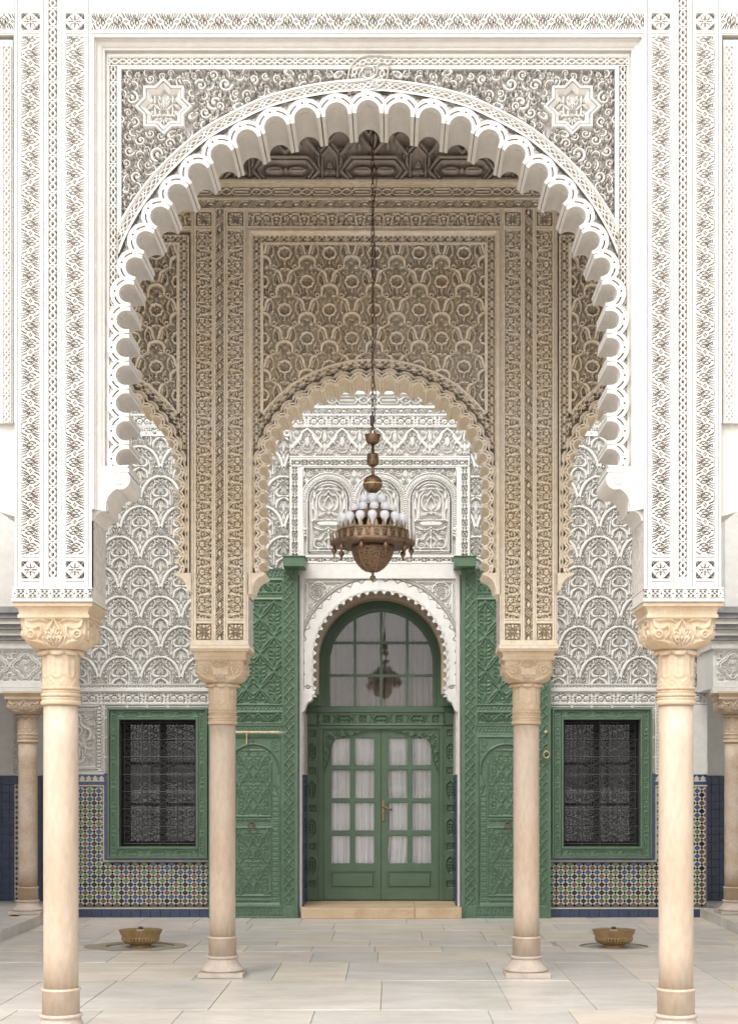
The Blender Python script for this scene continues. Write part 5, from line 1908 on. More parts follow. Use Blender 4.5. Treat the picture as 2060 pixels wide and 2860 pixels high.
# ================================================================== columns
def loft(face, w_top, r_bot, z0, z1, amp, p_top=9.0, belly=0.55, n=None):
    """a capital: square above, round below, with the same carving on its four faces"""
    ny, nu = face.shape
    V, Fc = [], []
    for j in range(ny):
        t = 1 - j / (ny - 1)                    # 1 at the top row
        z = z0 + (z1 - z0) * t
        s_ = min(1.0, t / belly)
        ww = r_bot + (w_top - r_bot) * math.sqrt(max(0, 1 - (1 - s_) ** 2))
        p = 2 + (p_top - 2) * min(1, t / 0.45)
        for k in range(4):
            for i in range(nu - 1):
                u = -1 + 2 * i / (nu - 1)
                th = R(-90 + 90 * k + 45 * u)
                c, s = math.cos(th), math.sin(th)
                r = ww / (abs(c) ** p + abs(s) ** p) ** (1 / p)
                r += amp * (face[j, i] - 1) * (1 if abs(u) < 0.99 else 0.3)
                V.append((r * c, r * s, z))
    m = 4 * (nu - 1)
    for j in range(ny - 1):
        for i in range(m):
            i2 = (i + 1) % m
            Fc.append((j * m + i, (j + 1) * m + i, (j + 1) * m + i2, j * m + i2))
    mb = MB()
    mb.v, mb.f = V, Fc
    mb.f.append(tuple(range(m)))
    mb.f.append(tuple((ny - 1) * m + i for i in reversed(range(m))))
    return mb


def cap_palmette():
    v = Cv(930, 400, 11, 0.15, mir=True)
    v.soft = 0.8
    v.T = (75, 1080, 1)
    v.stroke(sp([(540, 1084), (490, 1160), (430, 1240), (408, 1310), (430, 1372), (470, 1390)]), [14, 26, 30, 32, 26, 12], 1, 0.6)
    v.fan((540, 1345), 150, -165, -15, 7, 22, 0.75, 30)
    v.dot((540, 1340), 30, 0.9, 0.6)
    v.stroke(sp([(455, 1400), (425, 1350), (470, 1340), (500, 1400), (520, 1450)]), 17, 1, 0.6)
    v.ring((182, 1288), 46, 20, 1, 0.6).dot((182, 1288), 18, 1, 0.6)
    v.stroke(sp([(120, 1110), (150, 1190), (230, 1210), (300, 1180), (330, 1220), (320, 1290), (260, 1350)]), [18, 24, 26, 24, 22, 20, 10], 0.95, 0.6)
    v.stroke(sp([(110, 1098), (200, 1112), (280, 1100), (380, 1110), (420, 1130)]), [8, 16, 14, 16, 10], 0.9, 0.6)
    v.stroke(sp([(130, 1370), (240, 1390), (340, 1420), (440, 1450), (530, 1470)]), [10, 34, 30, 20, 8], 0.85, 0.7)
    v.stroke([(75, 1084), (1005, 1084)], 9, 1)
    v.stroke(sp([(340, 1330), (360, 1400), (420, 1420)]), 14, 0.9, 0.6)
    return v.H


def cap_volute():
    v = Cv(660, 285, 8, 0.2, mir=True)
    v.soft = 0.8
    v.T = (170, 1085, 1)
    v.stroke([(170, 1090), (830, 1090)], 8, 1)
    v.stroke(spiral((405, 1135), 46, 8, 0, 1.5), [15, 13, 9], 1, 0.6)
    v.stroke(sp([(450, 1110), (490, 1100), (500, 1150)]), 13, .9, .6)
    v.fan((500, 1165), 70, -160, -20, 5, 14, 0.85, 8)
    v.stroke(spiral((262, 1208), 66, 10, 200, 1.5), [18, 16, 10], 1, 0.6)
    v.stroke(sp([(320, 1175), (345, 1150), (370, 1185), (370, 1178)]), 14, .95, .6)
    v.poly([(372, 1182), (500, 1182), (500, 1262), (365, 1262)], 0.75)
    v.stroke([(345, 1186), (345, 1240), (330, 1262)], 11, 1, .6)
    v.stroke([(370, 1268), (500, 1268)], 8, 1)
    v.stroke(sp([(500, 1300), (450, 1290), (415, 1310), (430, 1335), (460, 1325)]), 12, 1, 0.6)
    v.stroke(sp([(180, 1240), (240, 1320), (330, 1340), (420, 1360)]), [6, 30, 26, 8], 0.8, .7)
    return v.H


def make_column(name, label, face, wtop, root_loc_, group):
    t = empty(name, root_loc_, label, 'column', group)
    loc = lambda mb, nm, m, smooth=True: mb.build(nm, m, t, smooth, world=False)
    loc(MB().bbox(-0.19, 0.19, -0.19, 0.19, 0.0, 0.04, 0.003), 'plinth', STONE_B, False)
    prof = [(0.178, 0.042), (0.186, 0.052), (0.180, 0.066), (0.168, 0.072)]
    prof += [(0.126 + 0.040 * (1 - math.sin(R(a))), 0.074 + 0.075 * (a / 90)) for a in range(0, 91, 15)]
    prof += [(0.130, 0.150), (0.137, 0.158), (0.134, 0.170), (0.124, 0.174)]
    loc(MB().lathe(prof, seg=40), 'base_moulding', STONE_B)
    loc(MB().lathe([(0.1185, 0.1745), (0.1185, 0.318), (0.126, 0.322), (0.127, 0.332), (0.117, 0.338)], seg=40), 'drum', STONE)
    loc(MB().lathe([(0.1095 + 0.001 * math.sin(math.pi * i / 8), 0.339 + (2.139 - 0.339) * i / 8) for i in range(9)], seg=40), 'shaft', STONE)
    pr = []
    for z0, z1, r in ((2.140, 2.172, 0.127), (2.172, 2.192, 0.121), (2.192, 2.216, 0.127), (2.216, 2.234, 0.120), (2.234, 2.258, 0.126)):
        pr += [(r - 0.007, z0), (r, z0 + (z1 - z0) * .3), (r, z0 + (z1 - z0) * .7), (r - 0.007, z1 - 0.0005)]
    loc(MB().lathe(pr, seg=40), 'ring_moulding', STONE_C)
    # fluted neck
    v = Cv(800, 300, 8, 0.5, wx=True)
    v.soft = 1.0
    for k in range(8):
        x = 50 + 100 * k
        v.stroke([(x - 26, 0), (x - 26, 190)] + arc((x, 190), 26, 180, 0, 8) + [(x + 26, 0)], 17, 1.0, 0.5)
        v.stroke([(x + 50, 0), (x + 50, 200)], 9, 0.8, 0.5)
        v.stroke([(x + 10, 292), (x + 50, 236), (x + 90, 292)], 9, 0.9, 0.4)
        v.dot((x + 50, 280), 12, 0.8)
    H = v.H
    ny, nu = H.shape
    mb = MB()
    for j in range(ny):
        for i in range(nu - 1):
            th = 2 * math.pi * i / (nu - 1) - math.pi / 2 - math.pi / 8
            r = 0.1085 + 0.011 * H[j, i] + (0.004 if j in (0, ny - 1) else 0)
            mb.v.append((r * math.cos(th), r * math.sin(th), 2.465 - (2.465 - 2.2585) * j / (ny - 1)))
    m = nu - 1
    mb.f = [(j * m + i, (j + 1) * m + i, (j + 1) * m + (i + 1) % m, j * m + (i + 1) % m) for j in range(ny - 1) for i in range(m)]
    loc(mb, 'fluted_neck', STONE_C)
    # collar of petals
    mb = MB()
    N = 96
    rows = [(0.112, 2.466, 0.0), (0.128, 2.461, .4), (0.142, 2.450, 1.0), (0.150, 2.458, 1.0), (0.148, 2.474, 1.0), (0.132, 2.486, .5), (0.120, 2.492, 0)]
    for r, z, a in rows:
        for i in range(N):
            th = 2 * math.pi * i / N
            lobe = abs(math.cos(4 * (th + math.pi / 2))) ** 0.6
            rr = r * (1 - a * 0.16 * (1 - lobe))
            mb.v.append((rr * math.cos(th), rr * math.sin(th), z + a * 0.016 * (1 - lobe)))
    mb.f = [(j * N + i, j * N + (i + 1) % N, (j + 1) * N + (i + 1) % N, (j + 1) * N + i) for j in range(len(rows) - 1) for i in range(N)]
    loc(mb, 'petal_collar', STONE_C)
    loc(loft(face, wtop, 0.125, 2.486, 2.676, 0.024), 'capital', STONE_C, True)
    a = wtop
    mb = MB()
    lv = [(a - 0.004, 2.6765), (a + 0.004, 2.6775), (a + 0.004, 2.698), (a - 0.004, 2.700)] + [(a - 0.004 + 0.028 * (1 - math.cos(R(q))), 2.702 + 0.044 * math.sin(R(q))) for q in range(0, 91, 18)] + [(a + 0.029, 2.748), (a + 0.029, 2.7705)]
    for r, z in lv:
        mb.v += [(-r, -r, z), (r, -r, z), (r, r, z), (-r, r, z)]
    for j in range(len(lv) - 1):
        for i in range(4):
            mb.f.append((4 * j + i, 4 * j + (i + 1) % 4, 4 * j + 4 + (i + 1) % 4, 4 * j + 4 + i))
    mb.f += [(3, 2, 1, 0), tuple(4 * (len(lv) - 1) + i for i in range(4))]
    loc(mb, 'abacus', STONE_C, False)
    return t


xo = -F.X(147.0)
fc = cap_palmette()
zf = F.Z(1681.4) / 2.771
c0 = make_column('front_column', 'tall pale sandstone column with palmette capital under the left foot of the big arch', fc, 0.219, (-xo, 9.83, 0), 'columns of the front arcade')
c1_ = copy_thing(c0, (xo, 9.83, 0), 'tall pale sandstone column with palmette capital under the right foot of the big arch')
xi = -M.X(613.0)
c2 = make_column('inner_column', 'sandstone column with scrolled capital between left fountain basin and green door leaf', cap_volute(), 0.217, (-xi, 13.13, 0), 'columns of the inner arcade')
c3 = copy_thing(c2, (xi, 13.13, 0), 'sandstone column with scrolled capital between right fountain basin and green door leaf')
fc2 = cap_palmette()
g0 = make_column('walkway_column', 'stained grey-brown column on the raised side walkway behind the left front column', fc2, 0.217, (-4.10, 17.98, 0.115), 'columns of the side walkways')
for ch in g0.children:
    if ch.name.split('.')[0] in ('shaft', 'capital', 'fluted_neck', 'drum', 'petal_collar'):
        ch.data.materials.clear(); ch.data.materials.append(STONE_G)
g0.scale = (1, 1, 0.932)
g1 = copy_thing(g0, (4.14, 17.98, 0.115), 'stone column on the raised side walkway, half cut off at the right edge', (1, 1, 0.932))

# ================================================================== ground
MB().box(-400, 400, -300, 900, -0.4, -0.05).build('ground', SLABS[0])['kind'] = 'structure'
fl = empty('courtyard_paving', (0, 13, 0), None, None, None, 'structure')
rg = random.Random(21)
rows = [3.0, 4.4, 6.0, 7.6, 8.75, 9.95, 11.15, 12.80, 14.10, 14.98, 15.52, 16.05, 17.15, 17.9, 18.78]
slab_me = {}


def slab(x0, x1, y0, y1, m, parent, holes=None):
    g = 0.0028
    x0, x1, y0, y1 = x0 + g, x1 - g, y0 + g, y1 - g
    dz = rg.uniform(-0.0025, 0.0)
    tilt = rg.uniform(-0.0012, 0.0012)
    b = 0.003
    mb = MB()
    mb.v = [(x0, y0, -0.05), (x1, y0, -0.05), (x1, y1, -0.05), (x0, y1, -0.05), (x0, y0, dz - b), (x1, y0, dz - b), (x1, y1, dz - b), (x0, y1, dz - b),
            (x0 + b, y0 + b, dz + tilt), (x1 - b, y0 + b, dz - tilt), (x1 - b, y1 - b, dz - tilt), (x0 + b, y1 - b, dz + tilt)]
    mb.f = [(0, 1, 5, 4), (1, 2, 6, 5), (2, 3, 7, 6), (3, 0, 4, 7), (4, 5, 9, 8), (5, 6, 10, 9), (6, 7, 11, 10), (7, 4, 8, 11), (8, 9, 10, 11)]
    return mb.build('flagstone', m, parent)


FX, FYb = 2.38, 15.5
gut = []
for ri, (ya, yb) in enumerate(zip(rows[:-1], rows[1:])):
    x = -5.2 - rg.uniform(0, 0.4)
    near_gut = abs(yb - 15.52) < 0.01 or abs(ya - 15.52) < 0.01
    while x < 5.2:
        wdt = rg.choice((0.58, 0.62, 0.66, 0.95, 1.25)) if ya > 8 else rg.uniform(0.8, 1.4)
        x2 = x + wdt
        segs = [(x, x2)]
        if 14.9 < ya < 16:
            out = []
            for a, b in segs:
                for cx in (-FX, FX):
                    l, r = cx - 0.55, cx + 0.55
                    if b > l and a < r:
                        if a < l - 0.05: out.append((a, l))
                        a = max(a, min(b, r)) if b > r else b
                if b - a > 0.05: out.append((a, b))
            segs = out
        for a, b in segs:
            y0, y1 = ya, yb
            if near_gut and (-1.9 < (a + b) / 2 < -1.0 or 1.0 < (a + b) / 2 < 1.9):
                if abs(yb - 15.52) < 0.01: y1 = yb - 0.018
                else: y0 = ya + 0.018
            if rg.random() < 0.25 and (b - a) > 0.9:
                ym = y0 + (y1 - y0) * rg.uniform(.4, .6)
                slab(a, b, y0, ym, rg.choice(SLABS), fl); slab(a, b, ym, y1, rg.choice(SLABS), fl)
            else:
                slab(a, b, y0, y1, rg.choice(SLABS), fl)
        x = x2
MB().box(-5.4, 5.4, 2.8, 18.8, -0.052, -0.012).build('mortar_bed', EARTH, fl)
for s_ in (1, -1):
    cx = s_ * FX
    sq_ = [(cx - 0.545, 14.985), (cx + 0.545, 14.985), (cx + 0.545, 16.045), (cx - 0.545, 16.045)]
    hole = [(cx + 0.345 * math.cos(R(a)), 15.5 + 0.345 * math.sin(R(a))) for a in range(0, 360, 9)]
    mb = MB().prism([sq_, hole], 0.0, 0.05)
    mb.v = [(x, z, -y - 0.0005) for x, y, z in mb.v]
    mb.build('pierced_flagstone', SLABS[1], fl)
    if s_ < 0:
        n = 40
        ringm = MB()
        ringm.v = [(cx - 0.04 + (0.52 + 0.02 * math.sin(3 * i)) * math.cos(2 * math.pi * i / n), 15.46 + (0.42 + 0.05 * math.sin(5 * i)) * math.sin(2 * math.pi * i / n), 0.0035) for i in range(n)] + \
                  [(cx + 0.347 * math.cos(2 * math.pi * i / n), 15.5 + 0.347 * math.sin(2 * math.pi * i / n), 0.0035) for i in range(n)]
        ringm.f = [(i, (i + 1) % n, n + (i + 1) % n, n + i) for i in range(n)]
        ringm.build('damp_stain', mat('damp_flagstone', (0.36, 0.31, 0.245), 0.6, vscale=5, col2=(0.30, 0.25, 0.18), bump=0.1), fl)
    MB().lathe([(0.0001, -0.03), (0.30, -0.026), (0.344, -0.004)], (cx, 15.5, 0), 40, cap=False).build('drain_dish', WET, fl)
    MB().box(min(s_ * 1.14, s_ * 2.02), max(s_ * 1.14, s_ * 2.02), 15.500, 15.540, -0.020, -0.0085).build('drain_runnel', BASIN, fl)


def fountain(label, cx):
    t = empty('fountain_basin', (cx, 15.5, 0), label, 'fountain', 'marble fountain basins let into the paving')
    N = 36
    prof = [(0.10, -0.028), (0.10, 0.01), (0.13, 0.022), (0.165, 0.035), (0.188, 0.058), (0.193, 0.083), (0.188, 0.098), (0.192, 0.108), (0.204, 0.128), (0.216, 0.155), (0.218, 0.164), (0.205, 0.164), (0.19, 0.158), (0.0, 0.150)]
    mb = MB()
    sub = 4
    for k, (r, z) in enumerate(prof):
        for i in range(N * sub):
            th = 2 * math.pi * i / (N * sub)
            g = 0
            if 3 <= k <= 5: g = -0.014 * (abs(math.sin(N / 2 * th)) < 0.30)
            elif 8 <= k <= 9: g = -0.006 * (0.5 + 0.5 * math.cos(N * th))
            mb.v.append(((r + g) * math.cos(th), (r + g) * math.sin(th), z))
    m = N * sub
    mb.f = [(j * m + i, j * m + (i + 1) % m, (j + 1) * m + (i + 1) % m, (j + 1) * m + i) for j in range(len(prof) - 1) for i in range(m)]
    mb.build('bowl', BASIN, t, False, world=False)
    MB().lathe([(0.045, 0.151), (0.04, 0.165), (0.022, 0.168)], seg=16).build('spout_base', STONE_G, t, True, world=False)
    MB().lathe([(0.022, 0.168), (0.026, 0.176), (0.024, 0.192), (0.012, 0.195)], seg=12).build('spout', IRON, t, True, world=False)
    return t


fountain('gadrooned ochre marble basin with a damp stain ring on the paving round it', -FX)
fountain('gadrooned ochre marble basin without a stain ring, by the right front column', FX)

# step before the glazed door
st = empty('door_step', (0, 18.56, 0), 'low sandstone step of two blocks in front of the glazed green door', 'step')
P_ = Pl(18.56)
for x0, x1 in ((840, 1157), (1158, 1289)):
    MB().bbox(P_.X(x0), P_.X(x1), 18.555, 19.70, 0.0, 0.132, 0.006).build('step_block', STEPM, st)

# raised side walkways, their lintels and eaves
for s_ in (1, -1):
    sd = 'left' if s_ < 0 else 'right'
    wk = empty('side_walkway', (s_ * 5, 17, 0), None, None, None, 'structure')
    MB().box(s_ * 4.14, s_ * 7, 13.4, 20.2, -0.05, 0.098).build('walkway_slab', SLABS[4], wk)
    y = 13.4
    while y < 18.7:
        y2 = min(y + rg.uniform(0.8, 1.2), 18.76)
        MB().box(s_ * 3.90, s_ * 4.135, y + 0.003, y2 - 0.003, -0.04, 0.112).build('kerb_stone', SLABS[2], wk)
        y = y2
    G = Pl(17.76)
    t = empty('walkway_lintel', (s_ * 4.3, 17.9, 2.70), 'carved white lintel with stepped grey eave over the %s walkway column' % sd, 'lintel', 'lintels over the side walkways')
    xa, xb = s_ * 3.86, s_ * 6.2
    MB().box(s_ * 4.02, xb, 17.9, 18.74, 3.37, 7.6).build('upper_wall', PL_B, t)
    MB().box(xa, xb, 17.80, 18.74, G.Z(1921), 3.36).build('lintel_body', PL_B, t)
    mb = MB()
    mb.box(s_ * 3.84, xb, 17.74, 17.86, G.Z(1936), G.Z(1921.5)).box(s_ * 3.855, xb, 17.765, 17.799, G.Z(1920.5), G.Z(1905)).box(s_ * 3.855, xb, 17.765, 17.799, G.Z(1816), 3.355)
    mb.build('lintel_moulding', PL_B, t)
    v = Cv(88, 89, 1.4, 0, wx=True, mir=True)
    v.T = (-44, -44.5, 1)
    sc_ = [(30 * math.cos(R(a)) * (1 + 0.16 * math.cos(R(4 * a))), 30 * math.sin(R(a)) * (1 + 0.16 * math.cos(R(4 * a)))) for a in range(0, 364, 6)]
    v.stroke(sc_, 2.2).stroke([(x * 1.2, y * 1.2) for x, y in sc_], 1.6)
    for sy in (1, -1):
        v.ring((0, sy * 29), 6, 1.6).dot((0, sy * 29), 2.5)
        v.stroke([(12, sy * 42), (24, sy * 42), (24, sy * 34), (38, sy * 34), (38, sy * 20), (44, sy * 20)], 1.7)
        v.stroke([(0, sy * 44), (44, sy * 44)], 2.0)
        v.ring((38, 0), 5, 1.5)
        for a in range(10, 91, 20): v.leaf((4 * math.cos(R(a)), sy * 4 * math.sin(R(a))), (22 * math.cos(R(a)), sy * 22 * math.sin(R(a))), 2.8)
    v.fill(160, 4, 5, 0.9)
    Hl = tiled(v.H, 88, 89, 88 * 3, 89)
    x1p = -4.0 - (3 * 88) * G.s * 0 - 0
    me = relief_mesh('medallion_panel', Hl, None, 0, 0, 264 * G.s, -89 * G.s, 17.765, 0.03, PL_B)
    o = obj('medallion_panel', me, PL_B, t)
    if s_ < 0: o.matrix_parent_inverse = o.matrix_parent_inverse @ Matrix.Translation((G.X(114) - 264 * G.s, 0, G.Z(1816)))
    else: o.matrix_parent_inverse = o.matrix_parent_inverse @ Matrix.Translation((-G.X(114), 0, G.Z(1816)))
    for k, (y0, y1, p, m_) in enumerate(((1790, 1812, 0.06, PL_B), (1778, 1789, 0.10, ROOFT), (1762, 1777, 0.13, PL_B), (1748, 1761, 0.17, ROOFT), (1733, 1747, 0.20, PL_B), (1718, 1732, 0.23, ROOFT), (1700, 1717, 0.26, ROOFT))):
        MB().box(s_ * (3.86 - p * 0.5), xb, 17.80 - p, 18.7, G.Z(y1), G.Z(y0)).build('eave_course', m_, t)
    # dressed strip on the wall behind the walkway
    r_ = empty('walkway_end_wall', (s_ * 4.7, 20.1, 0.1), 'narrow carved and tiled end wall behind the %s walkway column' % sd, 'wall panel', 'end walls of the side walkways')
    def rx(x): return RP.X(x) if s_ < 0 else -RP.X(x)
    MB().box(s_ * 4.001, rx(-60), 20.11, 20.139, RP.Z(2540), RP.Z(2168)).build('tile_bed', GROUT, r_)
    for i in range(13):
        for j in range(16):
            xa_ = 4.003 + i * 0.105
            za_ = RP.Z(2540) + j * 0.1085
            MB().bbox(s_ * xa_, s_ * (xa_ + 0.103), 20.10 + rg.uniform(0, 0.001), 20.12, za_, za_ + 0.1065, 0.002).build('navy_tile', T_NAVY, r_)
    MB().box(s_ * 4.001, rx(-60), 20.10, 20.139, RP.Z(2166), RP.Z(1920)).build('plaster_face', PL_B, r_)
    vv = Cv(16, 180, 1.3, 0)
    for i in range(10):
        y = 4 + 19 * i
        vv.stroke(sp([(3, y), (13, y + 8), (3, y + 19)]), 1.3)
        vv.leaf((5, y + 6), (13, y + 2), 2.6).leaf((11, y + 14), (3, y + 12), 2.6)
    vv.stroke([(0.6, 0), (0.6, 180)], 1.1).stroke([(15.4, 0), (15.4, 180)], 1.1)
    me = relief_mesh('scroll_strip', vv.H, RP, 38, 1985, 54, 2160, 20.075, 0.024, PL_B)
    o = obj('scroll_strip', me, PL_B, r_)
    if s_ > 0: o.matrix_parent_inverse = o.matrix_parent_inverse @ Matrix.Translation((0, 0, 0)) @ Matrix.Diagonal((-1, 1, 1, 1))
    mats = {0: MB(), 1: MB(), 2: MB(), 3: MB()}
    wb = MB().box(rx(41), rx(53), 20.092, 20.099, RP.Z(2522), RP.Z(2192))
    wb.build('ivory_strip', T_WHITE, r_)
    for i in range(23):
        y = 2199 + i * 14.2
        m_ = mats[(0, 1, 2, 3)[(i * 2 + i // 3) % 4] if i % 2 else 0]
        x = 47
        X, Z = 4.6 * RP.s, 5.8 * RP.s
        m_.add([(rx(x) - X, 20.088, RP.Z(y)), (rx(x), 20.088, RP.Z(y) - Z), (rx(x) + X, 20.088, RP.Z(y)), (rx(x), 20.088, RP.Z(y) + Z)], [(0, 1, 2, 3)])
    for k, m_ in ((0, T_BLACK), (1, T_BROWN), (2, T_BLUE), (3, T_GREEN)):
        o = mats[k].build('strip_lozenge', m_, r_); o['kind'] = 'stuff'
    pw_ = MB().box(s_ * 6.2, s_ * 6.4, 9.6, 13.3, 0, 7.36).build('porch_light_block', PL_M)  # unseen wall added to cut side light on the inner arcade
    pw_['kind'] = 'structure'
    sw_ = MB().box(s_ * 6.7, s_ * 6.9, 13.4, 20.4, 0, 5.5).build('side_wall', PL_B)
    sw_['kind'] = 'structure'


# ================================================================== carved green door leaves, folded back on the wall
LP = Pl(18.63)


def leaf_carving():
    x0, y0, x1, y1 = 582.0, 1588.0, 831.0, 2566.0
    v = Cv(x1 - x0, y1 - y0, 1.6, 0.72, mir=True)
    v.soft = 0.9
    v.T = (x0, y0, 1)
    XC = 706.5
    # lozenge border
    v.poly([(793, 1596), (820, 1596), (820, 2532), (793, 2532)], 0.35, True)
    n = 35
    p = (2532 - 1596) / n
    for i in range(n):
        y = 1596 + i * p
        v.stroke([(794, y), (806.5, y + p / 2), (794, y + p)], 1.9, 0.85, 0.5)
        v.stroke([(819, y), (806.5, y + p / 2), (819, y + p)], 1.9, 0.85, 0.5)
        v.stroke([(799, y + p), (806.5, y + p * .7), (814, y + p), (806.5, y + p * 1.3), (799, y + p)], 1.3, 0.75, 0.5)
        v.dot((806.5, y + p), 1.9, 0.9, 0.5)
        for sx in (796.5, 816.5): v.dot((sx, y + p / 2), 1.5, 0.7, 0.5)
    v.stroke([(792, 1590), (792, 2534)], 1.4, 0.95, 0.5).stroke([(821.5, 1590), (821.5, 2566)], 1.4, 0.95, 0.5)
    def zig(ya, yb):
        v.poly([(XC, ya), (790, ya), (790, yb), (XC, yb)], 0.35, True)
        for i in range(9):
            x = XC + i * 10.4
            v.stroke([(x - 5.2, yb - 1), (x, ya + 2), (x + 5.2, yb - 1)], 1.5, 0.8, 0.5)
            v.stroke([(x - 2.5, yb - 1), (x, (ya + yb) / 2 + 2), (x + 2.5, yb - 1)], 1.1, 0.7, 0.5)
    zig(1593, 1614)
    def panel(ya, yb, xe=785.0, g=0.15, xs=XC):
        v.poly([(xs, ya), (xe, ya), (xe, yb), (xs, yb)], g, True)
        v.stroke([(xs, ya - 2.2), (xe + 2.2, ya - 2.2), (xe + 2.2, yb + 2.2), (xs, yb + 2.2)], 2.0, 1.0, 0.6)
    def ogee(ya, yb, xe, px, py, y00, hw, seed, xs=XC, sz=4.2):
        for i in range(-1, 5):
            for j in range(-2, 12):
                x = XC + px * i + (px / 2)
                y = y00 + py * j
                if i % 2: y += py / 2
                if y < ya - py or y > yb + py: continue
                P_ = sp([(x, y), (x + px * .42, y + py * .16), (x + px * 0.86, y + py * .38), (x + px, y + py * .5)], 4)
                for L in (P_, [(2 * x - a, b) for a, b in P_], [(a, 2 * (y + py * .5) - b) for a, b in P_], [(2 * x - a, 2 * (y + py * .5) - b) for a, b in P_]):
                    L = [(a, b) for a, b in L if xs - 1 <= a <= xe - 1 and ya + 1 <= b <= yb - 1]
                    if len(L) > 1: v.stroke(L, hw, 0.92, 0.9)
                for c, l in (((x, y + py * .26), 0.12), ((x, y + py * .5), 0.12), ((x, y + py * .74), 0.12)):
                    if xs < c[0] < xe - 3 and ya + 4 < c[1] < yb - 4:
                        v.leaf((c[0], c[1] - py * l), (c[0], c[1] + py * l), px * 0.1, 0, 0.6, 0.9, False)
                for sx in (1, -1):
                    for fy in (0.34, 0.46, 0.58, 0.68):
                        c = (x + sx * px * 0.3, y + py * fy)
                        if xs < c[0] < xe - 4 and ya + 4 < c[1] < yb - 4:
                            v.stroke(arc(c, px * 0.13, 200 if sx > 0 else -20, 440 if sx > 0 else -260, 8), px * 0.045, 0.75, 0.8)
                if xs < x < xe - 2 and ya + 2 < y + py < yb - 3:
                    v.poly([(x - px * .12, y + py), (x + px * .12, y + py), (x, y + py * .94)], 0.95)
        rg2 = np.random.default_rng(seed)
        mask = np.zeros_like(v.H, bool)
        gx, gy = np.meshgrid(v.xs + x0, v.ys + y0)
        mask = (gy > ya + 2) & (gy < yb - 2) & (gx > xs) & (gx < xe - 2)
        v.fill(900, sz, seed, 0.1, 0.4, mask, 0.32)
    panel(1622, 1653); ogee(1622, 1653, 785, 40, 95, 1618, 2.2, 3)
    zig(1660, 1668)
    panel(1676, 1966); ogee(1676, 1966, 785, 39, 98, 1678 - 49, 2.9, 4)
    zig(1972, 1984)
    panel(1992, 2018); ogee(1992, 2018, 785, 27, 60, 1992, 1.9, 5)
    zig(2029, 2048)
    zig(2536, 2560)
    # lower wicket: arched opening in a carved spandrel
    v.stroke([(XC, 2058), (786, 2058), (786, 2530)], 2.4, 1.0, 0.6)
    v.poly([(XC, 2062), (782, 2062), (782, 2528), (XC, 2528)], 0.42, True)
    gx, gy = np.meshgrid(v.xs + x0, v.ys + y0)
    v.fill(700, 5.5, 9, 0.3, 0.6, (gy > 2064) & (gy < 2230) & (gx > XC) & (gx < 780) & (np.hypot(gx - XC, (gy - 2152)) > 76), 0.34)
    A_ = [(XC, 2079)] + [(XC + 72 * math.sin(R(a)), 2152 - 73 * math.cos(R(a))) for a in range(6, 100, 6)] + [(768, 2186), (764, 2194), (770, 2200), (771, 2212), (778, 2220), (782, 2524), (XC, 2524)]
    v.poly(A_, 0.0, True)
    v.stroke(A_[:17], 1.8, 0.95, 0.5)
    # inner field
    v.poly([(XC, 2088), (760, 2088), (760, 2524), (XC, 2524)], 0.16) if False else None
    inner_ = (gx > XC) & (gx < 758)
    v.soft = 0.9
    v.stroke([(XC, 2096), (XC + 34, 2096)], 1.6, 0.4, 0.4)
    for i in range(22):
        y = 2216 + i * 14
        v.poly([(762, y), (776, y), (776, y + 10), (762, y + 10)], 0.28, rnd=0.5)
        v.cut([(764, y + 5), (774, y + 5)], 1.0, 0.1).cut([(769, y + 1), (769, y + 9)], 1.0, 0.1)
    for ya, yb, sd in ((2100, 2278, 6), (2316, 2500, 7)):
        v.stroke([(XC, yb + 3), (757, yb + 3), (757, max(ya, 2130))], 2.2, 0.55, 0.7)
        if ya > 2200: v.stroke([(XC, ya - 3), (757, ya - 3)], 2.2, 0.55, 0.7)
        H0 = v.H.copy()
        ogee(ya, yb, 754, 26.5, 92, ya - 40, 2.0, sd, sz=3.4)
        ins = (np.hypot(np.abs(gx - XC), np.minimum(gy - 2152, 0)) < 68)
        # keep the inner panels lower than the spandrel
        sel = (gy > ya) & (gy < yb) & (np.abs(gx - XC) < 48)
        v.H = np.where(sel, np.where(ins | (gy > 2152), H0 * 0 + v.H * 0.5, H0), v.H)
    v.T = (x0, y0, 1)
    for yb in (2282, 2508):
        for i in range(5):
            x = XC + i * 11
            v.stroke([(x - 5, yb + 6), (x, yb + 12), (x + 5, yb + 6)], 1.2, 0.5, .5).dot((x, yb + 6), 1.8, 0.5, .5)
    return v.H


Hleaf = leaf_carving()
L0 = empty('carved_door_leaf', (-1.6, 18.7, 0.03), 'carved green door leaf left of the doorway with a long brass bolt across it', 'door leaf', 'carved green door leaves')
me_leaf = relief_mesh('leaf_carving', Hleaf, LP, 582, 1588, 831, 2566, 18.63, 0.032, GREEN, smooth=False)
lx0, lx1 = LP.X(582), LP.X(831)


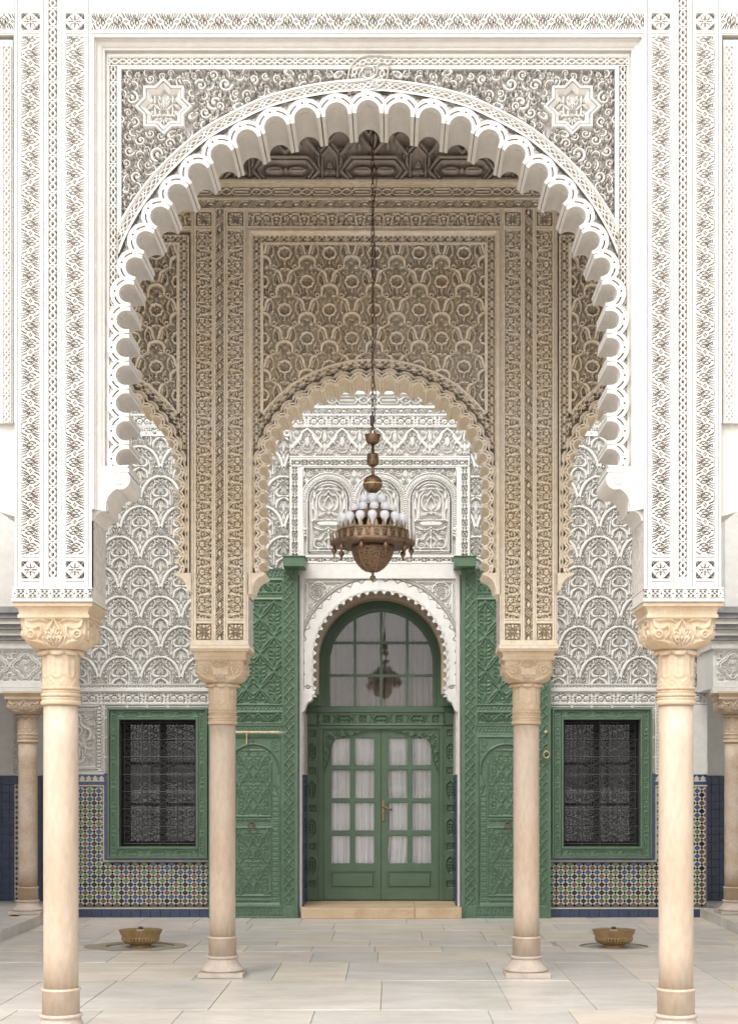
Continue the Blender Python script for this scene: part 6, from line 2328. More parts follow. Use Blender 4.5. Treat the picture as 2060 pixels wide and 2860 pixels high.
def leaf_parts(root, sgn):
    o = obj('leaf_carving', me_leaf, GREEN, root)
    if sgn < 0: o.matrix_parent_inverse = o.matrix_parent_inverse @ Matrix.Diagonal((-1, 1, 1, 1))
    MB().box(sgn * lx0, sgn * lx1, 18.669, 18.724, LP.Z(2566), LP.Z(1588)).build('leaf_board', GREEN, root)
    k = sgn
    kx = k * LP.X(702)
    kz = LP.Z(2297)
    mb = MB().lathe([(0.018, 0), (0.02, 0.006), (0.012, 0.012)], seg=14)
    mb.v = [(x + kx, 18.644 - z, y + kz) for x, y, z in mb.v]
    mb.build('knocker_boss', BRASS, root, True)
    MB().tube([(kx + 0.038 * math.sin(R(a)), 18.628 - 0.012 * (1 - math.cos(R(a))) * 0.5, kz - 0.046 + 0.048 * math.cos(R(a))) for a in range(0, 360, 15)], 0.0065, 6, True).build('knocker_ring', BRASS, root, True)


leaf_parts(L0, 1)
bz = LP.Z(2046)
prof = [(0.010, 0), (0.013, 0.01), (0.009, 0.02), (0.013, 0.03)] + [(0.013 + 0.003 * (i % 2), 0.04 + i * 0.018) for i in range(40)] + [(0.010, 0.77), (0.007, 0.80), (0.004, 0.84)]
mb = MB().lathe(prof, seg=10)
mb.v = [(LP.X(592) + z * 1.06, 18.606 + x, bz + y) for x, y, z in mb.v]
mb.build('sliding_bolt', BONE, L0, True)
mb = MB().lathe([(0.011, 0.0), (0.014, -0.01), (0.008, -0.03), (0.010, -0.09), (0.013, -0.12), (0.006, -0.15)], seg=10)
mb.v = [(x + LP.X(689), y + 18.612, z + bz - 0.012) for x, y, z in mb.v]
mb.build('bolt_staple', BRASS_L, L0, True)
L1 = empty('carved_door_leaf', (1.6, 18.7, 0.03), 'carved green door leaf right of the doorway with a ring pull on its border', 'door leaf', 'carved green door leaves')
leaf_parts(L1, -1)
MB().tube([(-LP.X(595) + 0.036 * math.sin(R(a)), 18.60, LP.Z(2108) + 0.042 * math.cos(R(a))) for a in range(0, 360, 15)], 0.008, 6, True).build('ring_pull', BRASS_L, L1, True)
for yy in (2045,):
    mb = MB().lathe([(0.022, 0), (0.022, 0.012), (0.012, 0.018)], seg=12)
    mb.v = [(x - LP.X(596), 18.626 - z, y + LP.Z(yy)) for x, y, z in mb.v]
    mb.build('keyhole_boss', BRASS_L, L1, True)
# pivot blocks over the leaves
HP = Pl(18.45)
for s_, lb in ((1, 'green wooden pivot block jutting from the wall over the left door leaf'), (-1, 'green wooden pivot block jutting from the wall over the right door leaf')):
    t = empty('pivot_block', (-s_ * 1.16, 18.6, HP.Z(1582)), lb, 'bracket', 'green pivot blocks over the door leaves')
    a, b = HP.X(791), HP.X(851)
    MB().bbox(s_ * a, s_ * b, 18.42, 18.768, HP.Z(1583), HP.Z(1556), 0.006).build('block', GREEN, t)
    MB().box(s_ * (a - 0.008), s_ * (b + 0.008), 18.41, 18.768, HP.Z(1555.6), HP.Z(1553)).build('capping', GREEN_D, t)

# ================================================================== glazed doorway
XD = 1064.0
GD = empty('glazed_doorway', (0.02, 19.7, 0.14), 'green glazed double door under an arched fanlight, set deep in the white portal', 'door')
dp = lambda x, y: (D.X(XD + x), D.Z(y))
tr_open = [dp(-143, 1973)] + [dp(-143 * math.cos(R(a)), 1853 - 143 * math.sin(R(a))) for a in range(0, 181, 6)] + [dp(143, 1973)]
dr_open = [dp(-161, 2515), dp(-161, 2038), dp(161, 2038), dp(161, 2515)]
fr_out = [dp(-222, 2515)] + [dp(-222, 1845)] + [dp(-222 * math.cos(R(a)), 1845 - 222 * math.sin(R(a))) for a in range(6, 180, 6)] + [dp(222, 1845), dp(222, 2515)]
outl = fr_out[:1] + fr_out[1:] + [dp(161, 2515), dp(161, 2038), dp(-161, 2038), dp(-161, 2515)]
MB().prism([outl, tr_open], 19.665, 19.74).build('door_frame', GREEN_D, GD)
def hoop(r0, r1, yf, yb, nm, ybot=1973):
    a = [dp(-r1, ybot)] + [dp(-r1 * math.cos(R(q)), 1850 - r1 * math.sin(R(q))) for q in range(0, 181, 5)] + [dp(r1, ybot)]
    b = [dp(-r0, ybot)] + [dp(-r0 * math.cos(R(q)), 1850 - r0 * math.sin(R(q))) for q in range(0, 181, 5)] + [dp(r0, ybot)]
    MB().prism([a + b[::-1]], yf, yb).build(nm, GREEN_D, GD)
hoop(165, 176, 19.615, 19.664, 'arch_moulding')
hoop(176.5, 198, 19.58, 19.664, 'arch_moulding')
hoop(146, 152, 19.645, 19.664, 'arch_bead')
fan = empty('fanlight', (0, 0, 0)) if False else None
mb = MB()
fb = None
bars = MB()
for x in (-72.7, 0, 72.7):
    top = 1853 - math.sqrt(143 ** 2 - x * x)
    bars.box(*(D.X(XD + x - 3.6), D.X(XD + x + 3.6)), 19.672, 19.715, D.Z(1973.5), D.Z(top - 1))
for y in (1796, 1887.5):
    hw = 143 if y > 1853 else math.sqrt(143 ** 2 - (1853 - y) ** 2)
    bars.box(D.X(XD - hw - 1), D.X(XD + hw + 1), 19.675, 19.712, D.Z(y + 3.6), D.Z(y - 3.6))
fb = bars.build('glazing_bar', GREEN_D, GD)
xs = (-143, -72.7, 0, 72.7, 143)
ys = (1700, 1796, 1887.5, 1973)
for i in range(4):
    for j in range(3):
        xa, xb = xs[i] + (3 if i else 0), xs[i + 1] - (3 if i < 3 else 0)
        ya, yb = ys[j], ys[j + 1]
        top = []
        for q in range(9):
            x = xa + (xb - xa) * q / 8
            yt = 1853 - math.sqrt(max(0, 143.5 ** 2 - x * x))
            top.append(dp(x, min(yb, max(ya, yt))))
        MB().prism([[dp(xa, yb)] + top + [dp(xb, yb)]], 19.692, 19.696).build('fanlight_pane', GLASS, GD)
# carved jambs and frieze
def jamb():
    w_, h_ = 40.0, 488.0
    v = Cv(w_, h_, 1.45, 0.75, mir=True)
    v.soft = 0.9
    v.T = (-20, 2025, 1)
    v.stroke([(17, 2025), (17, 2513)], 1.6, 1, .5)
    for i in range(5):
        y = 2044 + i * 106
        v.poly([(-8.5, y - 9), (8.5, y - 9), (8.5, y + 9), (-8.5, y + 9)], 0.15, True)
        for sy in (1, -1): v.leaf((1, y), (7.5, y + sy * 7.5), 2.2, 0, 0.6).leaf((0, y), (0, y + sy * 8), 1.5, 0, .6)
        v.leaf((0, y), (8, y), 1.4, 0, .6)
        if i < 4:
            yc = y + 53
            v.poly([(0, yc - 24), (9.5, yc - 14), (9.5, yc + 14), (0, yc + 24)], 0.12, True)
            v.stroke([(0, yc - 26), (11, yc - 15), (11, yc + 15), (0, yc + 26)], 1.3, 0.95, .5)
            for q in (-14, -5, 5, 14): v.leaf((0, yc + q), (8, yc + q * 0.7), 2.0, 0.2, .65)
            v.stroke([(4, yc - 12), (4, yc + 12)], 1.1, 0.7)
    return v.H


jm = relief_mesh('carved_jamb', jamb(), D, XD - 212, 2030, XD - 172, 2514, 19.628, 0.03, GREEN_D)
for s_ in (1, -1):
    o = obj('carved_jamb', jm, GREEN_D, GD)
    xm = D.X(XD)
    if s_ < 0: o.matrix_parent_inverse = o.matrix_parent_inverse @ Matrix.Translation((2 * xm, 0, 0)) @ Matrix.Diagonal((-1, 1, 1, 1))
    MB().box(D.X(XD - s_ * 212), D.X(XD - s_ * 172), 19.659, 19.6645, D.Z(2514), D.Z(2030)).build('jamb_board', GREEN_D, GD)
    MB().box(D.X(XD - s_ * 171), D.X(XD - s_ * 163), 19.64, 19.664, D.Z(2514), D.Z(2036)).build('jamb_bead', GREEN_D, GD)
    MB().bbox(D.X(XD - s_ * 214), D.X(XD - s_ * 178), 19.62, 19.664, D.Z(2026), D.Z(1992), 0.006).build('jamb_block', GREEN_D, GD)


def door_frieze():
    v = Cv(350, 32, 1.4, 0.75, mir=True)
    v.soft = 0.9
    v.T = (-175, -16, 1)
    for i, x in enumerate((0, 51, 102, 153)):
        if i % 2 == 0:
            v.poly([(x - 20, 0), (x - 12, -9), (x + 12, -9), (x + 20, 0), (x + 12, 9), (x - 12, 9)], 0.12, True)
            v.stroke([(x - 22, 0), (x - 13, -11), (x + 13, -11), (x + 22, 0), (x + 13, 11), (x - 13, 11), (x - 22, 0)], 1.2, 0.95, .5)
            for q in (-12, 0, 12): v.leaf((x + q, -6), (x + q, 6), 2.2, 0, .65)
            v.stroke([(x - 14, 0), (x + 14, 0)], 1.1, .7)
        else:
            v.poly([(x - 9, -9), (x + 9, -9), (x + 9, 9), (x - 9, 9)], 0.15, True)
            for a in range(0, 360, 45): v.leaf((x, 0), (x + 8 * math.cos(R(a)), 8 * math.sin(R(a))), 1.7, 0, .65)
        for sx in (-25.5, 25.5): v.cut([(x + sx - 5, -10), (x + sx + 5, 10)], 0.9, .4).cut([(x + sx + 5, -10), (x + sx - 5, 10)], 0.9, .4)
    v.stroke([(-175, -15), (175, -15)], 1.6, 1, .5).stroke([(-175, 15), (175, 15)], 1.6, 1, .5)
    return v.H


relief('carved_frieze', door_frieze(), D, XD - 175, 1993, XD + 175, 2027, 19.625, 0.035, GREEN_D, GD)
MB().box(D.X(XD - 176), D.X(XD + 176), 19.64, 19.6645, D.Z(1990), D.Z(1976)).build('transom_rail', GREEN_D, GD)
MB().box(D.X(XD - 170), D.X(XD + 170), 19.63, 19.6645, D.Z(2036), D.Z(2029)).build('transom_rail', GREEN_D, GD)
# two glazed leaves
COLS = ((-141, -85), (-75.6, -17.4))
ROWS = ((2061, 2140), (2149.6, 2232), (2241, 2322), (2333, 2414))
for s_ in (1, -1):
    q = lambda x, y: dp(s_ * x, y)
    out = [q(-160.2, 2513), q(-160.2, 2039), q(-0.6, 2039), q(-0.6, 2513)]
    holes = [[q(a, y0), q(b, y0), q(b, y1), q(a, y1)] for a, b in COLS for y0, y1 in ROWS] + [[q(-143, 2434), q(-16, 2434), q(-16, 2483), q(-143, 2483)]]
    lf = MB().prism([out] + holes, 19.672, 19.722).build('glazed_leaf', GREEN_D, GD)
    for a, b in COLS:
        for y0, y1 in ROWS:
            MB().box(D.X(XD + s_ * a), D.X(XD + s_ * b), 19.696, 19.700, D.Z(y1), D.Z(y0)).build('pane', GLASS, lf)
            mb = MB()
            e = 2.2
            for xa, xb, ya, yb in ((a, a + e, y0, y1), (b - e, b, y0, y1), (a + e, b - e, y0, y0 + e), (a + e, b - e, y1 - e, y1)):
                mb.box(D.X(XD + s_ * xa), D.X(XD + s_ * xb), 19.680, 19.695, D.Z(yb), D.Z(ya))
            mb.build('glazing_bead', GREEN_D, lf)
    mb = MB().box(D.X(XD - s_ * 143), D.X(XD - s_ * 16), 19.693, 19.71, D.Z(2483), D.Z(2434))
    mb.bbox(D.X(XD - s_ * 137), D.X(XD - s_ * 22), 19.678, 19.692, D.Z(2477), D.Z(2440), 0.008)
    mb.build('kick_panel', GREEN_D, lf)
    if s_ < 0:
        hx = D.X(XD + 5.5)
        mb = MB().bbox(hx - 0.022, hx + 0.022, 19.655, 19.6715, D.Z(2293), D.Z(2237), 0.004)
        mb.build('lock_plate', BRASS_M, lf)
        MB().tube([(hx, 19.655, D.Z(2254)), (hx, 19.62, D.Z(2254)), (hx + 0.03, 19.615, D.Z(2256)), (hx + 0.08, 19.618, D.Z(2261)), (hx + 0.115, 19.622, D.Z(2262))], [0.011, 0.011, 0.011, 0.012, 0.014], 8).build('lever_handle', BRASS_M, lf, True)
        MB().box(hx - 0.004, hx + 0.004, 19.652, 19.6548, D.Z(2275), D.Z(2269)).build('keyhole', DARK, lf)


def fret_bracket():
    w_, h_ = 162.0, 122.0
    v = Cv(w_, h_, 1.3, 0.2)
    v.soft = 0.8
    v.T = (213, 313, 3.268)
    edge = [(742, 313), (742, 326), (640, 326), (590, 346), (560, 340), (540, 356), (500, 364), (486, 380), (440, 372), (410, 392), (392, 384), (370, 404), (330, 410), (318, 432), (300, 446), (296, 480), (278, 500), (282, 540), (268, 566), (272, 600), (256, 620), (252, 650), (236, 664), (240, 690), (222, 706), (213, 706), (213, 313)]
    gx, gy = np.meshgrid(v.xs, v.ys)
    k = Cv(w_, h_, 1.3, 0.0); k.T = v.T
    k.poly(edge, 1.0)
    v.stroke(edge[2:-2], 6, 0.95, .4)
    v.stroke([(213, 316), (742, 316)], 8, 1).stroke([(216, 313), (216, 706)], 8, 1)
    for x, y, r, a, s_ in ((280, 380, 26, 0, 1), (350, 355, 24, 180, -1), (430, 348, 18, 30, 1), (258, 460, 24, 90, -1), (244, 540, 18, 200, 1), (500, 340, 14, 100, -1), (236, 600, 12, 20, 1), (310, 420, 18, 250, 1)):
        v.curl((x, y), r, a, s_, r * 0.24, 0.95, 5)
    v.fill(300, 4.5, 17, 0.9, 0.35)
    return v.H, k.H > 0.5


Hfb, kfb = fret_bracket()
me_fb = relief_mesh('fretwork_bracket', Hfb, D, XD - 161.9, 2036, XD, 2158, 19.632, 0.022, GREEN_D, keep=kfb)
for s_ in (1, -1):
    o = obj('fretwork_bracket', me_fb, GREEN_D, GD)
    if s_ < 0: o.matrix_parent_inverse = o.matrix_parent_inverse @ Matrix.Translation((2 * D.X(XD), 0, 0)) @ Matrix.Diagonal((-1, 1, 1, 1))


def drape(name, label, cat, x0, x1, y0, y1, Y, folds, m, seed, sway=0.0, flare=0.0, pl=D, xc=XD):
    rg3 = np.random.default_rng(seed)
    nx, ny = 150, 26
    ph = np.cumsum(rg3.uniform(0.5, 1.6, nx)); ph = ph / ph[-1] * folds * 2 * math.pi
    amp = rg3.uniform(0.6, 1.2)
    V = []
    env = np.interp(np.linspace(0, 1, nx), np.linspace(0, 1, 9), rg3.uniform(0.5, 1.3, 9))
    for j in range(ny):
        t = j / (ny - 1)
        for i in range(nx):
            u = i / (nx - 1)
            x = x0 + (x1 - x0) * u + sway * t * math.sin(math.pi * t) * (1 - u) + flare * (t ** 3) * (u - 0.5)
            d_ = (0.017 * math.sin(ph[i] + 0.4 * math.sin(3 * t)) + 0.004 * math.sin(2.3 * ph[i] + 1 + t)) * (0.7 + 0.5 * t) * env[i]
            V.append((pl.X(xc + x), Y + d_, pl.Z(y0 + (y1 - y0) * t)))
    mb = MB()
    mb.v = V
    mb.f = [(j * nx + i, j * nx + i + 1, (j + 1) * nx + i + 1, (j + 1) * nx + i) for j in range(ny - 1) for i in range(nx - 1)]
    t = mb.build(name, m, None, True)
    props(t, label, cat, 'curtains behind the glass of the doorway', 'thing')
    return t


drape('curtain', 'white voile curtain behind the left glazed leaf, gathered below', 'curtain', -147, -12, 2050, 2422, 19.785, 8, CURT, 2, flare=-8)
drape('curtain', 'white voile curtain behind the right glazed leaf, pulled aside by the handle', 'curtain', 14, 147, 2050, 2422, 19.785, 9, CURT, 3, sway=16)
drape('curtain', 'taupe curtain behind the left half of the arched fanlight', 'curtain', -150, -1, 1690, 1985, 19.79, 9, CURT_D, 5)
drape('curtain', 'taupe curtain behind the right half of the arched fanlight', 'curtain', 3, 150, 1690, 1985, 19.79, 9, CURT_D, 6)
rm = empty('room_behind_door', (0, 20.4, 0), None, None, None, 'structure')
MB().box(-1.3, 1.3, 21.2, 21.3, 0, 4.2).box(-1.3, -1.2, 19.745, 21.2, 0, 4.2).box(1.2, 1.3, 19.745, 21.2, 0, 4.2).box(-1.3, 1.3, 19.745, 21.3, 4.2, 4.3).box(-1.3, 1.3, 19.745, 21.3, 0.0, 0.1).build('room_shell', mat('dim_room_plaster', (0.10, 0.09, 0.08), 0.9, var=0.2), rm)  # shell coloured dark so the gaps between curtains read as unlit

# ================================================================== grilled windows
WPl = Pl(18.70)


def scroll_cell():
    """four C-scrolls about a boss, one cell of the grille"""
    mb = MB()
    w_, h_ = 49.4 * B.s / 2, 48 * B.s / 2
    for sx in (1, -1):
        for sz in (1, -1):
            c = (sx * w_ * 0.52, sz * h_ * 0.52)
            sp_ = [(c[0] + sx * w_ * (0.36 - 0.25 * i / 13) * math.cos(R(-100 + 35 * i)), 0, c[1] + sz * h_ * (0.36 - 0.25 * i / 13) * math.sin(R(-100 + 35 * i))) for i in range(14)]
            mb.tube([(sx * w_ * 0.08, 0, 0)] + sp_, 0.0055, 4)
    mb.tube([(0, 0, -h_ * 0.8), (0, 0, h_ * 0.8)], 0.004, 4)
    return mb.mesh('iron_scroll', IRON)


cell_me = scroll_cell()


def hexmotif(L, w_=19.0):
    n = max(1, round(L / 66))
    per = L / n
    v = Cv(w_, per, 1.4, 0.55, wy=True, mir=True)
    v.soft = 0.9
    h = w_ / 2
    v.T = (-h, -per / 2, 1)
    v.stroke([(h - 1, -per / 2), (h - 1, per / 2)], 1.4, 1, .5)
    v.poly([(0, -20), (4.5, -15), (4.5, 15), (0, 20)], 0.15, True).stroke([(0, -22), (5.6, -16), (5.6, 16), (0, 22)], 1.1, 0.95, .5)
    for q in (-12, -6, 0, 6, 12): v.stroke([(0, q - 2), (4, q + 1)], 0.9, .7)
    v.leaf((0, per / 2 - 6), (0, per / 2 + 6), 3, 0, .6).dot((4, per / 2), 1.6, .9)
    return tiled(v.H, w_, per, w_, L)


def window(label, sgn):
    t = empty('grilled_window', (-sgn * 2.72, 18.7, 0.75), label, 'window', 'windows with wrought iron grilles')
    X = lambda x: sgn * WPl.X(x)
    def bb(mb, x0, x1, y0, y1, f, b, bev=0.004):
        return mb.bbox(X(x0), X(x1), f, b, WPl.Z(y1), WPl.Z(y0), bev)
    # casing: outer fillet, carved flat, inner bead
    x0, x1, y0, y1 = 300.0, 579.0, 1978.0, 2398.0
    for nm, a, f, wd in (('casing_rim', 0, 18.690, 5.5), ('casing_bead', 26, 18.700, 6.5)):
        mb = MB()
        bb(mb, x0 + a, x0 + a + wd, y0 + a, y1 - a, f, 18.78); bb(mb, x1 - a - wd, x1 - a, y0 + a, y1 - a, f, 18.78)
        bb(mb, x0 + a + wd, x1 - a - wd, y0 + a, y0 + a + wd, f, 18.78); bb(mb, x0 + a + wd, x1 - a - wd, y1 - a - wd, y1 - a, f, 18.78)
        mb.build(nm, GREEN, t)
    for xa in (x0 + 6.2, x1 - 25.4):
        o = obj('carved_casing', relief_mesh('carved_casing', hexmotif(y1 - y0 - 12.8), WPl, xa, y0 + 6.2, xa + 19.4, y1 - 6.2, 18.712, 0.02, GREEN), GREEN, t)
        if sgn < 0: o.matrix_parent_inverse = o.matrix_parent_inverse @ Matrix.Diagonal((-1, 1, 1, 1))
    for ya in (y0 + 6.2, y1 - 25.4):
        o = obj('carved_casing', relief_mesh('carved_casing', hexmotif(x1 - x0 - 52).T, WPl, x0 + 26, ya, x1 - 26, ya + 19.4, 18.711, 0.02, GREEN), GREEN, t)
        if sgn < 0: o.matrix_parent_inverse = o.matrix_parent_inverse @ Matrix.Diagonal((-1, 1, 1, 1))
    mb = MB()
    bb(mb, x0 + 3, x0 + 30, y0 + 3, y1 - 3, 18.735, 18.769, 0.001); bb(mb, x1 - 30, x1 - 3, y0 + 3, y1 - 3, 18.735, 18.769, 0.001)
    bb(mb, x0 + 30, x1 - 30, y0 + 3, y0 + 30, 18.735, 18.769, 0.001); bb(mb, x0 + 30, x1 - 30, y1 - 30, y1 - 3, 18.735, 18.769, 0.001)
    mb.build('casing_back', GREEN, t)
    # grille
    Y = 18.86
    gp = Pl(Y)
    gX = lambda x: sgn * gp.X(x)
    xs_ = [347.6 + 49.4 * i for i in range(5)]
    ys_ = [2018.2 + 48.4 * i for i in range(8)]
    for y in ys_:
        MB().tube([(gX(334), Y, gp.Z(y)), (gX(559), Y, gp.Z(y))], 0.0062, 6).build('grille_rail', IRON, t)
    for x in xs_:
        MB().tube([(gX(x), Y + 0.004, gp.Z(2012)), (gX(x), Y + 0.004, gp.Z(2364))], 0.008, 6).build('grille_upright', IRON, t)
    for i in range(4):
        for j in range(7):
            o = bpy.data.objects.new('iron_scroll', cell_me)
            C.objects.link(o); o.parent = t
            o.location = Vector((gX((xs_[i] + xs_[i + 1]) / 2), Y - 0.003, gp.Z((ys_[j] + ys_[j + 1]) / 2))) - t.location
            for dy in (-8, 8):
                pass
    mb = MB()
    for x in xs_:
        for y in ys_[:-1]:
            for dy in (16, 32):
                mb.box(gX(x) - 0.014, gX(x) + 0.014, Y - 0.013, Y - 0.008, gp.Z(y + dy) - 0.004, gp.Z(y + dy) + 0.004)
    o = mb.build('grille_collar', IRON, t); o['kind'] = 'stuff'
    # sash and glass behind
    for xa, xb, ya, yb in ((338, 352, 2012, 2364), (540, 554, 2012, 2364), (438, 454, 2012, 2364), (352, 438, 2012, 2022), (454, 540, 2012, 2022), (352, 438, 2352, 2364), (454, 540, 2352, 2364), (352, 438, 2128, 2136), (454, 540, 2128, 2136), (352, 438, 2244, 2252), (454, 540, 2244, 2252)):
        MB().box(sgn * B.X(xa), sgn * B.X(xb), 19.06, 19.10, B.Z(yb), B.Z(ya)).build('sash_bar', DARK, t)
    for xa, xb in ((352, 438), (454, 540)):
        MB().box(sgn * B.X(xa), sgn * B.X(xb), 19.078, 19.082, B.Z(2352), B.Z(2022)).build('window_pane', GLASS, t)
    for xa, xb, k in ((350, 410, 0), (424, 452, 1), (478, 546, 2)):
        nx = 40
        mb = MB()
        rr = random.Random(k * 7 + (3 if sgn < 0 else 0))
        p0 = rr.uniform(0, 6)
        for y in (2010, 2366):
            for i in range(nx):
                u = i / (nx - 1)
                mb.v.append((sgn * B.X(xa + (xb - xa) * u), 19.12 + 0.012 * math.sin(p0 + 26 * u + 3 * math.sin(4 * u)), B.Z(y)))
        mb.f = [(i, i + 1, nx + i + 1, nx + i) for i in range(nx - 1)]
        mb.build('net_curtain', CURT_G, t, True)
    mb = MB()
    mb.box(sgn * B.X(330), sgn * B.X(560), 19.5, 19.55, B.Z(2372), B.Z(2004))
    mb.build('dark_backing', DARK, t)  # near-black sheet stands in for the unlit room
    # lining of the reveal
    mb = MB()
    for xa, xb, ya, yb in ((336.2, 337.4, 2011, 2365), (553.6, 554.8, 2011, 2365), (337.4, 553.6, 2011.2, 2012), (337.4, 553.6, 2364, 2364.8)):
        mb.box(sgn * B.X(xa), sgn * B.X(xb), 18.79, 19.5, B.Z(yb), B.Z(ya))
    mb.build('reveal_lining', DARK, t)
    return t


window('green framed window with black wrought iron grille left of the doorway', 1)
window('green framed window with black wrought iron grille right of the doorway', -1)


# ================================================================== chandelier
CH = Pl(11.3)
cxp = CH.X(1040.5)
CHY = 11.3
kz = CH.s / 4.93
zc = lambda Y: CH.Z(1180 + Y / 4.93)
rc = lambda w_: w_ * kz
ch = empty('chandelier', (cxp, CHY, zc(2200)), 'tiered pierced brass chandelier with frosted bulbs, hanging on a long chain', 'chandelier')


def lz(prof, nm, m, seg=32, smooth=True, cap=True):
    return MB().lathe([(rc(r), zc(y)) for r, y in prof], (cxp, CHY, 0), seg, cap).build(nm, m, ch, smooth)


lz([(20, 298), (60, 296), (88, 270), (100, 230), (104, 185), (108, 168), (100, 166), (90, 200), (0.5, 230)], 'ceiling_cup', BRASS)
lz([(22, 300), (22, 1120)], 'stem', BRASS, 16)
lz([(24, 424), (60, 428), (78, 450), (81, 500), (81, 545), (76, 580), (50, 598), (24, 600)], 'stem_barrel', PIERCED)
lz([(24, 722)] + [(133 * math.sin(R(a)), 847 - 125 * math.cos(R(a))) for a in range(20, 161, 10)] + [(24, 972)], 'stem_globe', PIERCED)
lz([(132, 838), (137, 842), (137, 850), (132, 854)], 'globe_band', BRASS_L, 32, True, False)
# tiers
lz([(150, 1228), (200, 1226), (206, 1212), (200, 1208), (196, 1140), (150, 1138)], 'upper_tier', PIERCED)
lz([(250, 1366), (330, 1364), (338, 1352), (330, 1348), (322, 1240), (250, 1236)], 'middle_tier', PIERCED)
lz([(400, 1512), (484, 1506), (488, 1494), (482, 1490), (470, 1480), (400, 1476)], 'lower_rim', BRASS_M, 48)
lz([(478, 1508), (480, 1640)], 'lower_drum', PIERCED, 48, True, False)
lz([(290, 1700), (560, 1702), (584, 1684), (586, 1650), (578, 1640), (470, 1640), (400, 1512)], 'gallery_plate', BRASS, 56)
lz([(292, 1700), (290, 1740), (278, 1800), (250, 1880), (205, 1950), (150, 2010), (80, 2054), (30, 2066)], 'bowl', PIERCED, 40)
for k in range(6):
    a = R(60 * k - 90 + 20)
    P_ = [(rc(r + 3) * math.cos(a) + cxp, rc(r + 3) * math.sin(a) + CHY, zc(y)) for r, y in ((292, 1704), (290, 1740), (278, 1800), (250, 1880), (205, 1950), (150, 2010), (80, 2054))]
    MB().tube(P_, rc(9), 5).build('bowl_rib', BRASS_M, ch, True)
lz([(30, 2062), (14, 2075), (28, 2086), (12, 2100), (34, 2118), (40, 2138), (30, 2160), (8, 2175), (4, 2210)], 'finial', BRASS, 16)


def cresting(nm, r, y0, h, n, wd, m, inner=False):
    mb = MB()
    for i in range(n):
        a = 2 * math.pi * i / n
        e = (-math.sin(a), math.cos(a))
        c = (cxp + rc(r) * math.cos(a), CHY + rc(r) * math.sin(a))
        sh = [(-wd, 0), (wd, 0), (wd * .8, h * .3), (wd * 0.9, h * .36), (wd * .5, h * .55), (wd * .6, h * .6), (wd * .25, h * .8), (0, h), (-wd * .25, h * .8), (-wd * .6, h * .6), (-wd * .5, h * .55), (-wd * 0.9, h * .36), (-wd * .8, h * .3)]
        vs_ = [(c[0] + e[0] * rc(x), c[1] + e[1] * rc(x), zc(y0 - y)) for x, y in sh]
        o_ = (math.cos(a) * 0.0015, math.sin(a) * 0.0015)
        nn = len(vs_)
        mb.add(vs_ + [(x + o_[0], y + o_[1], z) for x, y, z in vs_],
               [tuple(range(nn)), tuple(nn + q for q in reversed(range(nn)))] + [(q, (q + 1) % nn, nn + (q + 1) % nn, nn + q) for q in range(nn)])
    o = mb.build(nm, m, ch)
    o['kind'] = 'stuff'


cresting('spiked_cresting', 487, 1492, 110, 30, 26, BRASS_M)
cresting('spiked_cresting', 583, 1645, 125, 32, 28, BRASS_M)
cresting('spiked_cresting', 336, 1352, 105, 20, 24, BRASS)
cresting('spiked_cresting', 204, 1212, 95, 12, 24, BRASS)
# pendants
pm = MB().lathe([(rc(r), (1650 - y) * kz) for r, y in ((14, 1650), (12, 1672), (32, 1700), (40, 1722), (30, 1742), (12, 1768), (10, 1790), (16, 1800), (3, 1815))], seg=12)
pme = pm.mesh('pendant_drop', BRASS, True)
for k in range(10):
    a = R(36 * k - 90 - 16)
    o = bpy.data.objects.new('pendant_drop', pme)
    C.objects.link(o); o.parent = ch
    o.location = Vector((cxp + rc(530) * math.cos(a), CHY + rc(530) * math.sin(a), zc(1695))) - ch.location
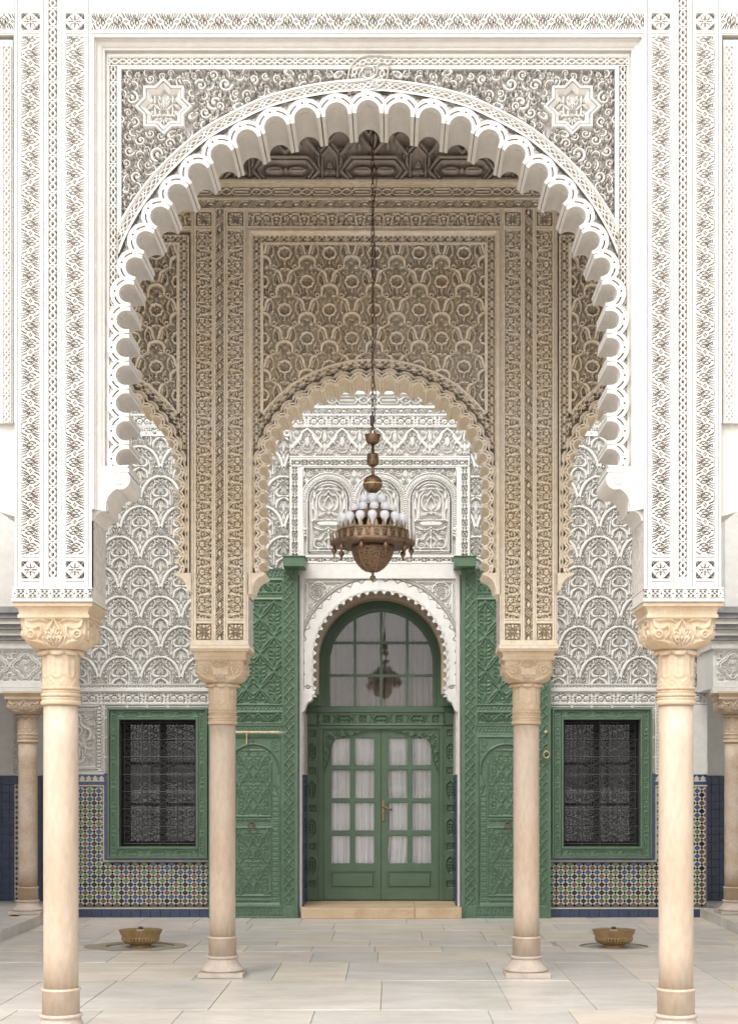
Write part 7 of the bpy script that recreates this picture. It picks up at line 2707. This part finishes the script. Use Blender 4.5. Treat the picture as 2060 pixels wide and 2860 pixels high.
# bulbs
bm_ = MB().lathe([(rc(r), (1440 - y) * kz) for r, y in ((24, 1455), (26, 1420), (34, 1400), (52, 1372), (62, 1345), (62, 1322), (52, 1296), (30, 1280), (4, 1275))], seg=18)
bme = bm_.mesh('bulb', BULB, True)
sm = MB().lathe([(rc(r), (1440 - y) * kz) for r, y in ((20, 1480), (24, 1476), (24, 1450), (20, 1448))], seg=10).mesh('bulb_socket', BRASS_L, True)
for r, y, n, ph in ((432, 1440, 16, 11.25), (275, 1300, 11, 5), (140, 1160, 6, 0)):
    for k in range(n):
        a = 2 * math.pi * k / n - math.pi / 2 + R(ph if n != 16 else 0)
        p = Vector((cxp + rc(r) * math.cos(a), CHY + rc(r) * math.sin(a), zc(y)))
        o = bpy.data.objects.new('bulb', bme)
        C.objects.link(o); o.parent = ch; o.location = p - ch.location
        s2 = bpy.data.objects.new('bulb_socket', sm)
        C.objects.link(s2); s2.parent = o
# chain
lk = [(0.0105 * math.sin(R(a)) * (1.0), 0, 0.026 * math.cos(R(a))) for a in range(0, 360, 30)]
lme = MB().tube(lk, 0.0036, 5, True).mesh('chain_link', BRASS)
z = zc(160) - 0.005
k = 0
while z < 7.2:
    o = bpy.data.objects.new('chain_link', lme)
    C.objects.link(o); o.parent = ch
    o.location = Vector((cxp, CHY, z + 0.02)) - ch.location
    o.rotation_euler = (0, 0, R(90 * (k % 2) + 25))
    z += 0.043; k += 1
for s_ in (1, -1):
    MB().tube([(cxp + s_ * x, CHY, zc(y)) for x, y in ((0.018, 170), (0.014, 130), (0.02, 90), (0.008, 62), (0.0, 50))], 0.0045, 5).build('chain_hook', BRASS, ch, True)
MB().tube([(cxp + 0.03 * math.sin(i * 1.3) * (0.4 if i % 2 else 1) * 0.6 + 0.012, CHY + 0.01, zc(0) + (7.2 - zc(0)) * i / 26) for i in range(27)], 0.0035, 5).build('flex_cable', IRON, ch, True)
MB().lathe([(0.012, 0.0), (0.016, 0.01), (0.013, 0.04), (0.018, 0.06), (0.01, 0.075)], (cxp - 0.006, CHY, zc(40)), 10).build('cable_tape', IRON, ch, True)
MB().lathe([(0.05, 7.19), (0.06, 7.205), (0.05, 7.2195)], (cxp, CHY, 0), 16).build('ceiling_hook_plate', IRON, ch, True)
